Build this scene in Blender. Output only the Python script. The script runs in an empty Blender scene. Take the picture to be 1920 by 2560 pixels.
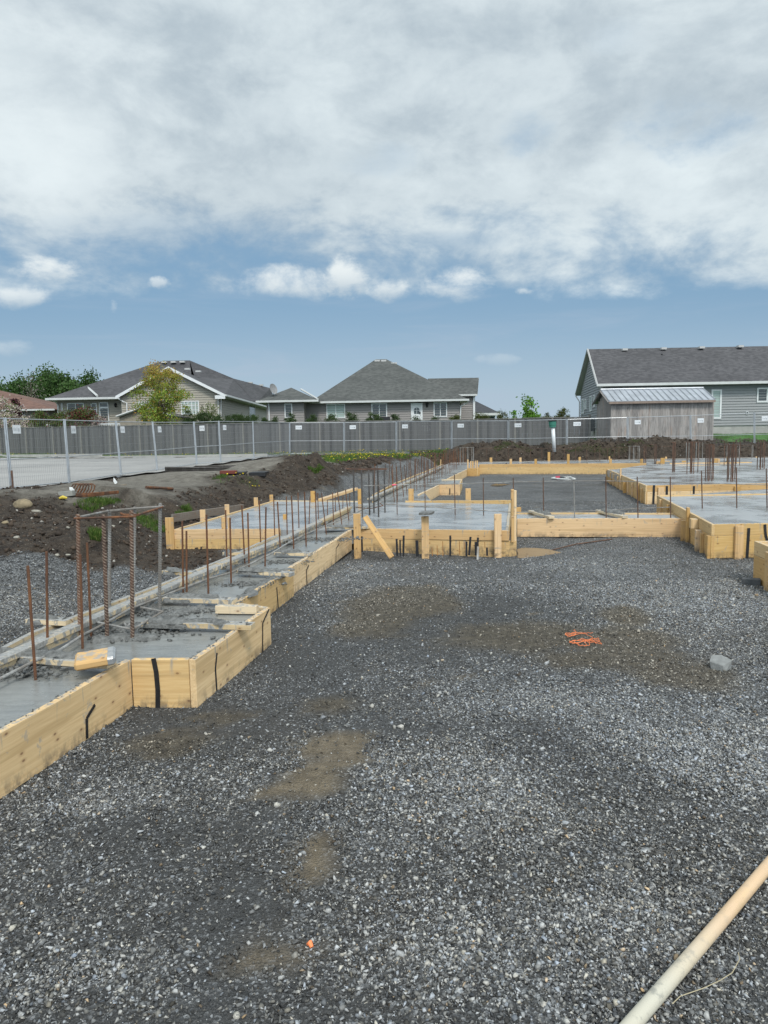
import bpy, bmesh, math, random
import numpy as np
from mathutils import Vector, Matrix

random.seed(7)
rng = np.random.default_rng(7)
sc = bpy.context.scene
COL = sc.collection
R = math.radians

# ------------------------------------------------------------------ camera
CAM = Vector((0, 0, 1.55))
PITCH, ROLL, FPX = R(5.85), R(1.0), 1776.0
cF = Vector((0, math.cos(PITCH), -math.sin(PITCH)))
cU0 = Vector((0, math.sin(PITCH), math.cos(PITCH)))
cR0 = Vector((1, 0, 0))
cR = cR0 * math.cos(ROLL) - cU0 * math.sin(ROLL)
cU = cU0 * math.cos(ROLL) + cR0 * math.sin(ROLL)
cam_d = bpy.data.cameras.new("camera")
cam = bpy.data.objects.new("camera", cam_d)
COL.objects.link(cam)
M = Matrix((( cR.x, cU.x, -cF.x, CAM.x), (cR.y, cU.y, -cF.y, CAM.y), (cR.z, cU.z, -cF.z, CAM.z), (0, 0, 0, 1)))
cam.matrix_world = M
cam_d.sensor_fit = 'VERTICAL'
cam_d.sensor_height = 24.0
cam_d.lens = 24.0 * FPX / 2560.0
cam_d.clip_start = 0.05
cam_d.clip_end = 3000
sc.camera = cam

def ray(px, py):
    return cF + cR * ((px - 960) / FPX) + cU * ((1280 - py) / FPX)
def at_z(px, py, z):
    d = ray(px, py); return CAM + d * ((z - CAM.z) / d.z)
def at_y(px, py, Y):
    d = ray(px, py); return CAM + d * (Y / d.y)

# ------------------------------------------------------------------ world, sun, exposure
def N(nt, typ, **kw):
    n = nt.nodes.new(typ)
    for k, v in kw.items():
        if k.startswith('i_'):
            n.inputs[k[2:].replace('_', ' ')].default_value = v
        else:
            setattr(n, k, v)
    return n
class Sh:
    """small helper for chaining shader maths"""
    def __init__(s, nt): s.nt = nt
    def _set(s, sock, v):
        if isinstance(v, bpy.types.NodeSocket): s.nt.links.new(v, sock)
        else: sock.default_value = v
    def m(s, op, a, b=None, c=None, clamp=False):
        n = s.nt.nodes.new('ShaderNodeMath'); n.operation = op; n.use_clamp = clamp
        s._set(n.inputs[0], a)
        if b is not None: s._set(n.inputs[1], b)
        if c is not None: s._set(n.inputs[2], c)
        return n.outputs[0]
    def ramp(s, v, lo, hi, a=0.0, b=1.0, smooth=True):
        n = s.nt.nodes.new('ShaderNodeMapRange')
        n.interpolation_type = 'SMOOTHSTEP' if smooth else 'LINEAR'
        s._set(n.inputs[0], v); n.inputs[1].default_value = lo; n.inputs[2].default_value = hi
        n.inputs[3].default_value = a; n.inputs[4].default_value = b
        return n.outputs[0]
    def mix(s, f, a, b, mode='MIX'):
        n = s.nt.nodes.new('ShaderNodeMix'); n.data_type = 'RGBA'; n.blend_type = mode
        s._set(n.inputs[0], f)
        for k, v in ((6, a), (7, b)):
            if isinstance(v, tuple): v = (v[0], v[1], v[2], 1)
            s._set(n.inputs[k], v)
        return n.outputs[2]
    def noise(s, vec, scale, detail=4, rough=.55, dist=0.0, dim='3D'):
        n = s.nt.nodes.new('ShaderNodeTexNoise'); n.noise_dimensions = dim
        if vec is not None: s.nt.links.new(vec, n.inputs['Vector'])
        n.inputs['Scale'].default_value = scale; n.inputs['Detail'].default_value = detail
        n.inputs['Roughness'].default_value = rough; n.inputs['Distortion'].default_value = dist
        return n.outputs['Fac']
    def voro(s, vec, scale, feature='F1', out='Distance'):
        n = s.nt.nodes.new('ShaderNodeTexVoronoi'); n.feature = feature
        if vec is not None: s.nt.links.new(vec, n.inputs['Vector'])
        n.inputs['Scale'].default_value = scale
        return n.outputs[out]
    def mapping(s, vec, scale=(1, 1, 1), loc=(0, 0, 0)):
        n = s.nt.nodes.new('ShaderNodeMapping'); s.nt.links.new(vec, n.inputs[0])
        n.inputs['Scale'].default_value = scale; n.inputs['Location'].default_value = loc
        return n.outputs[0]
    def comb(s, x, y, z):
        n = s.nt.nodes.new('ShaderNodeCombineXYZ')
        for i, v in enumerate((x, y, z)): s._set(n.inputs[i], v)
        return n.outputs[0]
    def attr(s, name, out='Fac'):
        n = s.nt.nodes.new('ShaderNodeAttribute'); n.attribute_name = name
        return n.outputs[out]
    def bump(s, h, strength, dist, normal=None):
        n = s.nt.nodes.new('ShaderNodeBump'); s.nt.links.new(h, n.inputs['Height'])
        n.inputs['Strength'].default_value = strength; n.inputs['Distance'].default_value = dist
        if normal is not None: s.nt.links.new(normal, n.inputs['Normal'])
        return n.outputs[0]

SUN_EL, SUN_AZ = R(50), R(165)         # azimuth measured from +Y towards +X
sun_dir = Vector((math.sin(SUN_AZ) * math.cos(SUN_EL), math.cos(SUN_AZ) * math.cos(SUN_EL), math.sin(SUN_EL)))
world = bpy.data.worlds.new("World"); sc.world = world; world.use_nodes = True
wt = world.node_tree; wt.nodes.clear(); S = Sh(wt)
wout = wt.nodes.new('ShaderNodeOutputWorld'); wbg = wt.nodes.new('ShaderNodeBackground')
wt.links.new(wbg.outputs[0], wout.inputs[0])
sky = N(wt, 'ShaderNodeTexSky', sky_type='NISHITA', sun_disc=False, sun_elevation=SUN_EL, sun_rotation=SUN_AZ)
sky.air_density = 1.3; sky.dust_density = 1.5
tc = wt.nodes.new('ShaderNodeTexCoord'); sep = wt.nodes.new('ShaderNodeSeparateXYZ')
wt.links.new(tc.outputs['Generated'], sep.inputs[0])
X_, Y_, Z_ = sep.outputs
ya = S.m('MAXIMUM', S.m('ABSOLUTE', Y_), 0.12)
u_ = S.m('DIVIDE', X_, ya); v_ = S.m('DIVIDE', Z_, ya)
zz = S.m('MAXIMUM', S.m('ADD', Z_, 0.16), 0.05)
plane = S.comb(S.m('DIVIDE', X_, zz), S.m('DIVIDE', Y_, zz), 0.0)
sph = tc.outputs['Generated']
def duv(px, py):
    d = ray(px, py); return d.x / d.y, d.z / d.y
n_big = S.noise(S.mapping(plane, (1, 1.0, 1), (3.1, 1.7, 0)), 0.9, 6, .55, .3)
n_med = S.noise(S.mapping(plane, (1, 1.0, 1), (8.3, 4.4, 2)), 2.3, 7, .58, .5)
n_puff = S.noise(S.mapping(sph, (1, 1, 1.9)), 7.0, 8, .6, .25)
n_fine = S.noise(S.mapping(sph, (1, 1, 2.4)), 20, 7, .62, .2)
n_cu = S.m('ADD', S.m('MULTIPLY', S.noise(S.mapping(sph, (1, 1, 1.5)), 13, 9, .62, .15), .75), S.m('MULTIPLY', n_puff, .25))
# thin blue-grey veil between the clouds, over the clear Nishita sky
veil = S.mix(S.ramp(v_, 0.0, 0.22), (.40, .51, .62), (.20, .34, .50))
veil = S.mix(S.ramp(v_, 0.25, 0.7), veil, (.30, .41, .53))
nish = S.mix(1.0, sky.outputs[0], (.055, .06, .06), 'MULTIPLY')
base = S.mix(.82, nish, veil)
streak = S.noise(S.mapping(sph, (1, 1, 9)), 3.2, 6, .6, .6)
base = S.mix(S.m('MULTIPLY', S.ramp(streak, .48, .75), S.ramp(v_, .30, .05, 0, .55)), base, (.36, .44, .54))
# main deck of cloud
edge = S.m('ADD', S.m('SUBTRACT', v_, .232), S.m('MULTIPLY', S.m('SUBTRACT', n_puff, .5), .34))
edge = S.m('ADD', edge, S.m('MULTIPLY', S.m('SUBTRACT', n_cu, .5), .30))
edge = S.m('ADD', edge, S.m('MULTIPLY', S.m('SUBTRACT', n_big, .5), .22))
edge = S.m('ADD', edge, S.m('MULTIPLY', u_, .03))
edge = S.m('SUBTRACT', edge, S.ramp(v_, .215, .15, 0, .25)); deck = S.ramp(edge, -.09, .10)
def ell(px, py, rx, ry, soft=.9, amp=.9, nz=None):
    u0, v0 = duv(px, py); a = rx / FPX; b = ry / FPX
    du = S.m('DIVIDE', S.m('SUBTRACT', u_, u0), a); dv = S.m('DIVIDE', S.m('SUBTRACT', v_, v0), b)
    r2 = S.m('ADD', S.m('MULTIPLY', du, du), S.m('MULTIPLY', dv, dv))
    e = S.m('SUBTRACT', 1.0, r2)
    e = S.m('ADD', e, S.m('MULTIPLY', S.m('SUBTRACT', nz if nz is not None else n_puff, .5), amp * 4))
    return S.ramp(e, 0.0, soft), dv
for (px, py, rx, ry, s) in ((1790, 300, 230, 95, .9), (1310, 335, 90, 55, .7), (960, 400, 120, 40, .4), (1560, 90, 120, 60, .3), (1120, 600, 160, 26, .45), (430, 560, 300, 40, .3)):
    h, _ = ell(px, py, rx, ry, 2.0, 1.6, n_cu)
    deck = S.m('MULTIPLY', deck, S.m('SUBTRACT', 1.0, S.m('MULTIPLY', h, s * .75)))
tone = S.m('ADD', S.m('MULTIPLY', S.ramp(n_big, .32, .66), .45), S.m('MULTIPLY', S.ramp(n_puff, .36, .64), .40))
tone = S.m('ADD', tone, S.m('MULTIPLY', S.m('SUBTRACT', n_cu, .5), 1.1))
tone = S.m('ADD', tone, .08, clamp=True)
cl = S.mix(tone, (.35, .42, .475), (.65, .72, .745))
lft, _ = ell(-60, 260, 560, 560, 1.4, .35)
cl = S.mix(S.m('MULTIPLY', lft, .5), cl, (.74, .80, .815))
low, _ = ell(1500, 560, 700, 110, 1.4, .35)
cl = S.mix(S.m('MULTIPLY', low, .6), cl, (.64, .71, .735))
low2, _ = ell(260, 640, 520, 110, 1.5, .25)
cl = S.mix(S.m('MULTIPLY', low2, .5), cl, (.31, .40, .49))
col = S.mix(S.m('MULTIPLY', deck, .96), base, cl)
# separate cumulus puffs under the deck
for (px, py, rx, ry, op) in ((700, 708, 130, 46, .95), (870, 690, 60, 42, .9), (975, 720, 55, 28, .8), (1140, 715, 105, 42, .98),
                             (125, 675, 100, 34, .9), (60, 740, 80, 28, .7), (402, 705, 30, 15, .6), (285, 765, 12, 24, .3), (1316, 727, 26, 8, .5),
                             (30, 868, 70, 22, .35), (1240, 898, 50, 14, .2)):
    c, dv = ell(px, py, rx * 1.0, ry * 1.15, 1.3, 1.15 if rx > 100 else 1.55 if rx > 45 else 2.6, n_cu)
    pc = S.mix(S.ramp(dv, -1.1, .5), (.42, .50, .56), (.72, .765, .77))
    col = S.mix(S.m('MULTIPLY', c, op), col, pc)
# clouds nearer the hidden sun are brighter
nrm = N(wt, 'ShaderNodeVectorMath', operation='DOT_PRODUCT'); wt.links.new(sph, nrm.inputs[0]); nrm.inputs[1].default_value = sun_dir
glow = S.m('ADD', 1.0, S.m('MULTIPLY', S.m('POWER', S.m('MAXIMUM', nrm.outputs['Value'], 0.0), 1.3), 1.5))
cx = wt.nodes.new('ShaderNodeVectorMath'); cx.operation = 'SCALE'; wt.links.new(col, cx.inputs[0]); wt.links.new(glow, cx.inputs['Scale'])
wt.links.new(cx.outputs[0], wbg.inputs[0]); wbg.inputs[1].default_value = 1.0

sd = bpy.data.lights.new("sun", 'SUN'); sd.energy = 2.0; sd.angle = R(12); sd.color = (1, .95, .87)
so = bpy.data.objects.new("sun", sd); COL.objects.link(so)
so.rotation_euler = (-sun_dir).to_track_quat('-Z', 'Y').to_euler()
sc.view_settings.view_transform = 'Standard'; sc.view_settings.look = 'None'
sc.view_settings.exposure = 0.28; sc.view_settings.gamma = 1.0
sc.cycles.max_bounces = 6; sc.cycles.diffuse_bounces = 3; sc.cycles.glossy_bounces = 3
sc.cycles.use_denoising = True

# ------------------------------------------------------------------ noise and terrain
def vnoise(x, y, seed=0):
    xi = np.floor(x).astype(np.int64); yi = np.floor(y).astype(np.int64)
    xf = x - xi; yf = y - yi
    def h(a, b):
        n = (a * 374761393 + b * 668265263 + seed * 1442695041) & 0xffffffff
        n = ((n ^ (n >> 13)) * 1274126177) & 0xffffffff
        return ((n ^ (n >> 16)) & 0xffff) / 65535.0
    u = xf * xf * (3 - 2 * xf); v = yf * yf * (3 - 2 * yf)
    return (h(xi, yi) * (1 - u) + h(xi + 1, yi) * u) * (1 - v) + (h(xi, yi + 1) * (1 - u) + h(xi + 1, yi + 1) * u) * v
def fbm(x, y, oct=4, seed=0, gain=.5):
    s = 0; a = 1; t = 0
    for o in range(oct):
        s = s + a * vnoise(x * 2 ** o, y * 2 ** o, seed + o * 17); t += a; a *= gain
    return s / t
def sstep(a, b, x):
    t = np.clip((x - a) / (b - a), 0, 1); return t * t * (3 - 2 * t)

PAD = np.array([(-4.2, -6), (-4.0, 4), (-3.5, 7), (-2.75, 9.1), (-3.15, 10.5), (-3.0, 12), (-2.6, 15.6), (-1.0, 18), (0.6, 22), (1.9, 27), (2.6, 31), (3.2, 34.6), (60, 34.6), (60, -6)], float)
def inside(px, py, poly):
    r = np.zeros(px.shape, bool); n = len(poly); j = n - 1
    for i in range(n):
        xi, yi = poly[i]; xj, yj = poly[j]
        with np.errstate(divide='ignore', invalid='ignore'):
            c = ((yi > py) != (yj > py)) & (px < (xj - xi) * (py - yi) / (yj - yi + 1e-12) + xi)
        r ^= c; j = i
    return r
DIRTP = None; SANDP = None
def sdist(px, py, poly):
    """distance outside the polygon, negative inside"""
    d = np.full(px.shape, 1e9); n = len(poly)
    for i in range(n):
        a = poly[i]; b = poly[(i + 1) % n]; ab = b - a
        t = np.clip(((px - a[0]) * ab[0] + (py - a[1]) * ab[1]) / (ab @ ab), 0, 1)
        d = np.minimum(d, np.hypot(px - a[0] - t * ab[0], py - a[1] - t * ab[1]))
    return np.where(inside(px, py, poly), -d, d)

# control points of the upper level (x, y, z), thin plate spline
cps = []
for px, py, Y in ((29, 1224, 18), (174, 1209.6, 20.2), (303, 1189, 23.7), (393.5, 1177.5, 26.4), (492, 1162, 30), (635, 1147, 34),
                  (0, 1142, 43), (494, 1143, 37), (0, 1133, 50), (350, 1137, 46), (700, 1134, 42), (970, 1144, 30), (1150, 1128, 40),
                  (60, 1238, 13.0), (300, 1216, 15), (560, 1205, 18.5)):
    p = at_y(px, py, Y); cps.append((p.x, p.y, p.z))
cps += [(-7, 9, .40), (-9, 13, .58), (-14, 14, .5), (-7, 4, .25), (-16, 22, .5), (-25, 30, .65), (5, 36, .62), (12, 36, .7), (18, 36, .8), (15, 42, 1.25), (22, 44, 1.4),
        (11.5, 42, .85), (5, 42, .82), (0, 55, 1.0), (-20, 60, 1.2), (20, 55, 1.6), (60, 60, 1.6), (-60, 60, 1.2), (-60, 20, .5), (0, 120, 1.2), (60, 20, 0.6), (-60, -10, .3), (60, -10, .3), (200, 200, 1.5), (-200, 200, 1.5)]
cps = np.array(cps)
def tps_k(r2): return np.where(r2 > 1e-9, r2 * np.log(r2 + 1e-12), 0)
_n = len(cps)
K = tps_k((cps[:, None, 0] - cps[None, :, 0]) ** 2 + (cps[:, None, 1] - cps[None, :, 1]) ** 2) + np.eye(_n) * 2.0
P = np.c_[np.ones(_n), cps[:, :2]]
A = np.block([[K, P], [P.T, np.zeros((3, 3))]])
_w = np.linalg.solve(A, np.r_[cps[:, 2], 0, 0, 0])
def upper(x, y):
    x = np.clip(x, -90, 90); y = np.clip(y, -15, 160)
    s = _w[_n] + _w[_n + 1] * x + _w[_n + 2] * y
    for i in range(_n):
        s = s + _w[i] * tps_k((x - cps[i, 0]) ** 2 + (y - cps[i, 1]) ** 2)
    return np.clip(s, 0, 2.2)
def bump2(x, y, cx_, cy_, rx, ry, h, rot=0.0, p=1.0):
    dx = x - cx_; dy = y - cy_
    c, s = math.cos(rot), math.sin(rot)
    a = (dx * c + dy * s) / rx; b = (-dx * s + dy * c) / ry
    return h * np.exp(-(a * a + b * b) ** p)
DIRT_MOUNDS = [  # x, y, rx, ry, h, rot
    (-3.1, 19.6, 1.9, 1.5, .50, .3), (-1.4, 20.2, 1.3, 1.1, .28, 0), (-4.6, 17.6, 1.0, .8, .22, 0),
    (-6.6, 12.2, 1.6, .9, .20, 0), (-5.6, 13.6, .7, .8, .20, 0), (-3.7, 13.0, .9, .7, .16, 0), (-4.0, 9.9, .8, 1.3, .30, .2),
    (1.0, 24.2, .9, 1.0, .45, 0), (0.2, 27, 1.3, 1.5, .1, 0),
    (4.9, 35.6, 1.9, 1.2, .75, 0), (7.2, 35.8, 1.6, 1.2, .42, 0), (9.1, 35.6, 1.5, 1.1, .40, 0), (11.0, 35.6, 1.2, 1.1, .66, 0), (12.7, 35.4, 1.3, 1.1, .70, 0),
    (14.2, 35.4, 1.0, 1.0, .70, 0), (15.8, 35.2, .9, .9, .74, 0), (19.0, 34.9, 1.2, 1.0, .6, 0), (21.5, 35.3, 1.5, 1.0, .7, 0)]
DIPS = [(0.3, 9.55, 1.5, .55, -.06), (2.6, 10.2, .75, .5, -.075), (1.6, 9.6, .9, .5, -.04)]
def terrain(x, y, fine=True):
    x = np.asarray(x, float); y = np.asarray(y, float)
    d = sdist(x, y, PAD) + (fbm(x * .8, y * .8, 3, 5) - .5) * .7
    w = np.where(y < 13, 3.2, 1.9) - np.where(y > 30, .7, 0)
    s = sstep(0.0, 1.0, d / w)
    up = upper(x, y)
    h = up * s
    mm = np.zeros_like(h)
    for (a, b, rx, ry, hh, rot) in DIRT_MOUNDS: mm = mm + bump2(x, y, a, b, rx, ry, hh, rot)
    mm = mm * np.where(y > 30, .86, 1.0); h = h + mm * sstep(-.2, .9, d)
    for (a, b, rx, ry, hh) in DIPS: h = h + bump2(x, y, a, b, rx, ry, hh)
    flatroad = road_mask(x, y)
    rough = sstep(.1, 1.0, d) * sstep(110, 50, y) * (1 - flatroad)
    tall = np.clip(.55 + mm * 2.0, 0, 1.4)
    if fine:
        if SANDP is not None: rough = rough * (1 - .85 * sstep(.5, -.2, sdist(x, y, SANDP)))
        h = h + rough * tall * ((fbm(x * 1.6, y * 1.6, 5, 11, .6) - .5) * .38 + (fbm(x * 6, y * 6, 3, 23, .7) - .5) * .14)
        h = h + (1 - rough) * (1 - flatroad) * ((fbm(x * .7, y * .7, 3, 31) - .5) * .03 + (fbm(x * 3.2, y * 3.2, 4, 37, .6) - .5) * .026)
    return h
_rp = [(-60, 44.5), (-60, 12), (-13.5, 15.6)] + [tuple(at_y(px, py, Y)[:2]) for px, py, Y in ((20, 1228, 17.6), (300, 1195, 23.0), (420, 1178, 26.0), (560, 1160, 30.2), (660, 1146, 34.5))] + [(-5.5, 36.6), (-10, 37.0), (-17, 39.5), (-27, 43.2)]
ROADP = np.array(_rp, float)
def road_mask(x, y):
    return sstep(.5, -.1, sdist(x, y, ROADP))
def gp(px, py, tmax=80.0):
    """ground point seen at a pixel"""
    d = ray(px, py)
    t = np.linspace(1.0, tmax, 3000)
    xs = CAM.x + d.x * t; ys = CAM.y + d.y * t; zs = CAM.z + d.z * t
    h = terrain(xs, ys, False)
    k = np.argmax(h >= zs)
    if h[k] < zs[k]: k = len(t) - 1
    return Vector((xs[k], ys[k], float(h[k])))
def tz(x, y): return float(terrain(np.array([x]), np.array([y]))[0])

# ------------------------------------------------------------------ object helpers
def tag(o, label=None, cat=None, group=None, kind=None):
    if label: o['label'] = label
    if cat: o['category'] = cat
    if group: o['group'] = group
    if kind: o['kind'] = kind
    return o
def thing(name, loc, label, cat, group=None, rotz=0.0):
    o = bpy.data.objects.new(name, None); COL.objects.link(o)
    o.empty_display_size = .1
    o.location = loc; o.rotation_euler = (0, 0, rotz)
    return tag(o, label, cat, group)
def mworld(o):
    m = o.matrix_basis.copy()
    m = Matrix.Translation(o.location) @ o.rotation_euler.to_matrix().to_4x4() if o.parent is None else mworld(o.parent) @ o.matrix_basis
    return m
class MB:
    def __init__(s): s.v = []; s.f = []
    def add(s, verts, faces):
        b = len(s.v); s.v += [tuple(v) for v in verts]; s.f += [tuple(i + b for i in f) for f in faces]; return s
    def box(s, lo, hi, M=None, bev=0.0):
        x0, y0, z0 = lo; x1, y1, z1 = hi
        v = [Vector(p) for p in ((x0, y0, z0), (x1, y0, z0), (x1, y1, z0), (x0, y1, z0), (x0, y0, z1), (x1, y0, z1), (x1, y1, z1), (x0, y1, z1))]
        if M is not None: v = [M @ p for p in v]
        return s.add(v, [(0, 3, 2, 1), (4, 5, 6, 7), (0, 1, 5, 4), (1, 2, 6, 5), (2, 3, 7, 6), (3, 0, 4, 7)])
    def tube(s, pts, r, n=8, rib=0.0, pitch=.012, cap=True):
        pts = [Vector(p) for p in pts]
        rr = r if isinstance(r, (list, tuple)) else [r] * len(pts)
        if rib > 0:
            np_, nr = [], []
            for i in range(len(pts) - 1):
                L = (pts[i + 1] - pts[i]).length; k = max(2, int(L / pitch * 2))
                for j in range(k):
                    t = j / k; np_.append(pts[i].lerp(pts[i + 1], t)); nr.append(rr[i] * (1 + (rib if j % 2 else 0)))
            np_.append(pts[-1]); nr.append(rr[-1]); pts, rr = np_, nr
        rings = []; up = Vector((0, 0, 1)); prev = None
        for i, p in enumerate(pts):
            a = pts[max(0, i - 1)]; b = pts[min(len(pts) - 1, i + 1)]; d = (b - a).normalized()
            if prev is None:
                e = d.cross(up) if abs(d.z) < .9 else d.cross(Vector((1, 0, 0)))
            else:
                e = prev - d * prev.dot(d)
            e.normalize(); prev = e; g = d.cross(e)
            rings.append([p + (e * math.cos(2 * math.pi * k / n) + g * math.sin(2 * math.pi * k / n)) * rr[i] for k in range(n)])
        f = []
        for i in range(len(pts) - 1):
            for k in range(n):
                f.append((i * n + k, i * n + (k + 1) % n, (i + 1) * n + (k + 1) % n, (i + 1) * n + k))
        if cap: f.append(tuple(range(n - 1, -1, -1))); f.append(tuple(range((len(pts) - 1) * n, len(pts) * n)))
        return s.add([q for rg in rings for q in rg], f)
    def build(s, name, mat, parent=None, smooth=False, offset=None, bevel=0.0):
        """verts are in world space; parent's transform is removed"""
        me = bpy.data.meshes.new(name)
        vs = s.v
        if parent is not None:
            inv = mworld(parent).inverted(); vs = [tuple(inv @ Vector(v)) for v in vs]
        me.from_pydata(vs, [], s.f); me.update()
        if smooth: me.polygons.foreach_set('use_smooth', [True] * len(me.polygons))
        o = bpy.data.objects.new(name, me); COL.objects.link(o)
        if mat: me.materials.append(mat)
        if parent is not None: o.parent = parent
        if bevel > 0:
            b = o.modifiers.new('bevel', 'BEVEL'); b.width = bevel; b.segments = 1; b.limit_method = 'ANGLE'
        return o

def mat_new(name):
    m = bpy.data.materials.new(name); m.use_nodes = True
    nt = m.node_tree; nt.nodes.clear()
    o = nt.nodes.new('ShaderNodeOutputMaterial'); b = nt.nodes.new('ShaderNodeBsdfPrincipled')
    nt.links.new(b.outputs[0], o.inputs[0])
    return m, nt, b, Sh(nt)
def simple(name, col, rough=.6, metal=0.0, var=.15, scale=6.0, bump=0.0, bscale=40, spec=.5):
    m, nt, b, s = mat_new(name)
    t = nt.nodes.new('ShaderNodeTexCoord').outputs['Object']
    n = s.noise(t, scale, 5, .6)
    c = s.mix(s.ramp(n, .3, .7), tuple(c * (1 - var) for c in col), tuple(min(1, c * (1 + var)) for c in col))
    nt.links.new(c, b.inputs['Base Color'])
    b.inputs['Roughness'].default_value = rough; b.inputs['Metallic'].default_value = metal
    b.inputs['Specular IOR Level'].default_value = spec
    if bump: nt.links.new(s.bump(s.noise(t, bscale, 5, .6), bump, .01), b.inputs['Normal'])
    return m

# --- wood for the forms: grain runs along local X
def wood_mat(name, c0, c1, knots=True, stain=.5, weather=0.0):
    m, nt, b, s = mat_new(name)
    tcn = nt.nodes.new('ShaderNodeTexCoord'); oi = nt.nodes.new('ShaderNodeObjectInfo')
    off = s.comb(s.m('MULTIPLY', oi.outputs['Random'], 37.0), s.m('MULTIPLY', oi.outputs['Random'], 11.0), 0.0)
    va = nt.nodes.new('ShaderNodeVectorMath'); va.operation = 'ADD'
    nt.links.new(tcn.outputs['Object'], va.inputs[0]); nt.links.new(off, va.inputs[1]); t = va.outputs[0]
    warp = s.noise(s.mapping(t, (1.2, 4, 4)), 1.0, 3, .5)
    sp = nt.nodes.new('ShaderNodeSeparateXYZ'); nt.links.new(t, sp.inputs[0])
    zz = s.m('ADD', sp.outputs[2], s.m('MULTIPLY', warp, .16))
    g = s.m('SINE', s.m('MULTIPLY', zz, 190.0))
    g2 = s.noise(s.mapping(t, (2.0, 60, 60)), 1.5, 5, .65)
    fac = s.m('ADD', s.m('MULTIPLY', s.ramp(g, -1, 1), .22), s.m('MULTIPLY', s.ramp(g2, .3, .7), .6))
    c = s.mix(fac, c0, c1)
    tone = s.noise(s.mapping(t, (.5, 1, 1.2)), 1.6, 3, .5)
    c = s.mix(s.m('MULTIPLY', s.ramp(tone, .35, .7), .35), c, tuple(v * .72 for v in c0))
    if knots:
        vn_ = nt.nodes.new('ShaderNodeTexVoronoi'); vn_.voronoi_dimensions = '2D'; spk_ = nt.nodes.new('ShaderNodeSeparateXYZ'); nt.links.new(t, spk_.inputs[0]); nt.links.new(s.comb(spk_.outputs[0], s.m('MULTIPLY', s.m('ADD', spk_.outputs[2], spk_.outputs[1]), 1.7), 0.0), vn_.inputs['Vector']); vn_.inputs['Scale'].default_value = 4.2; vd = vn_.outputs['Distance']
        kn = s.ramp(vd, .055, .025)
        c = s.mix(s.m('MULTIPLY', kn, .85), c, (.10, .05, .025))
        hal = s.ramp(vd, .13, .05, 0, .35); c = s.mix(hal, c, (.36, .19, .08))
    hv = nt.nodes.new('ShaderNodeHueSaturation'); nt.links.new(s.m('ADD', .84, s.m('MULTIPLY', oi.outputs['Random'], .28)), hv.inputs['Value']); nt.links.new(s.m('SUBTRACT', 1.1, s.m('MULTIPLY', oi.outputs['Random'], .3)), hv.inputs['Saturation']); nt.links.new(c, hv.inputs['Color']); c = hv.outputs[0]
    # long darker grain streaks
    g3 = s.noise(s.mapping(t, (.7, 22, 22)), 1.0, 4, .6, .6); c = s.mix(s.ramp(g3, .52, .66, 0, .38), c, tuple(v * .62 for v in c0))
    spd = nt.nodes.new('ShaderNodeSeparateXYZ'); nt.links.new(tcn.outputs['Object'], spd.inputs[0])
    dn_ = s.noise(s.comb(s.m('MULTIPLY', sp.outputs[0], 16.0), 0.0, s.m('MULTIPLY', sp.outputs[2], 1.5)), 1.0, 4, .6)
    drip = s.m('MULTIPLY', s.ramp(dn_, .56, .63), s.ramp(spd.outputs[2], -.13, -.01)); c = s.mix(s.m('MULTIPLY', drip, .65), c, (.25, .245, .23))
    # grey cement splashes and dirt
    st = s.noise(t, 9, 6, .65, .4)
    geo = nt.nodes.new('ShaderNodeNewGeometry'); sn = nt.nodes.new('ShaderNodeSeparateXYZ'); nt.links.new(geo.outputs['Normal'], sn.inputs[0])
    upf = s.ramp(sn.outputs[2], .5, .9)
    sidem = s.ramp(st, .60 if stain > .8 else .63, .68, 0, stain)
    topm = s.m('MULTIPLY', s.ramp(s.noise(t, 22, 5, .7), .44 if stain < .8 else .36, .58), upf)
    c = s.mix(s.m('MAXIMUM', sidem, s.m('MULTIPLY', topm, min(1, stain * 1.6))), c, (.27, .27, .26))
    # mud and damp staining on the low edge of the boards
    sps = nt.nodes.new('ShaderNodeSeparateXYZ'); nt.links.new(geo.outputs['Position'], sps.inputs[0])
    md = s.m('MULTIPLY', s.ramp(sps.outputs[2], .11, -.03), s.ramp(s.noise(s.mapping(t, (1, 1, .6)), 13, 6, .7), .42, .6))
    c = s.mix(s.m('MULTIPLY', md, .8), c, (.10, .085, .07))
    if weather: c = s.mix(s.m('MULTIPLY', s.ramp(g2, .25, .75), weather), c, (.20, .19, .18))
    nt.links.new(c, b.inputs['Base Color']); b.inputs['Roughness'].default_value = .72
    b.inputs['Specular IOR Level'].default_value = .25
    nt.links.new(s.bump(s.m('ADD', s.m('MULTIPLY', g2, .6), s.m('MULTIPLY', st, .4)), .25, .004), b.inputs['Normal'])
    return m
M_wood = wood_mat('spruce', (.59, .385, .17), (.75, .54, .275))
M_wood2 = wood_mat('spruce_warm', (.54, .325, .13), (.69, .455, .205))
M_woodc = wood_mat('spruce_splashed', (.55, .41, .23), (.68, .54, .33), stain=1.0)
M_oldwood = wood_mat('grey_wood', (.17, .13, .10), (.27, .22, .17), stain=.2, weather=.6)

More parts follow.
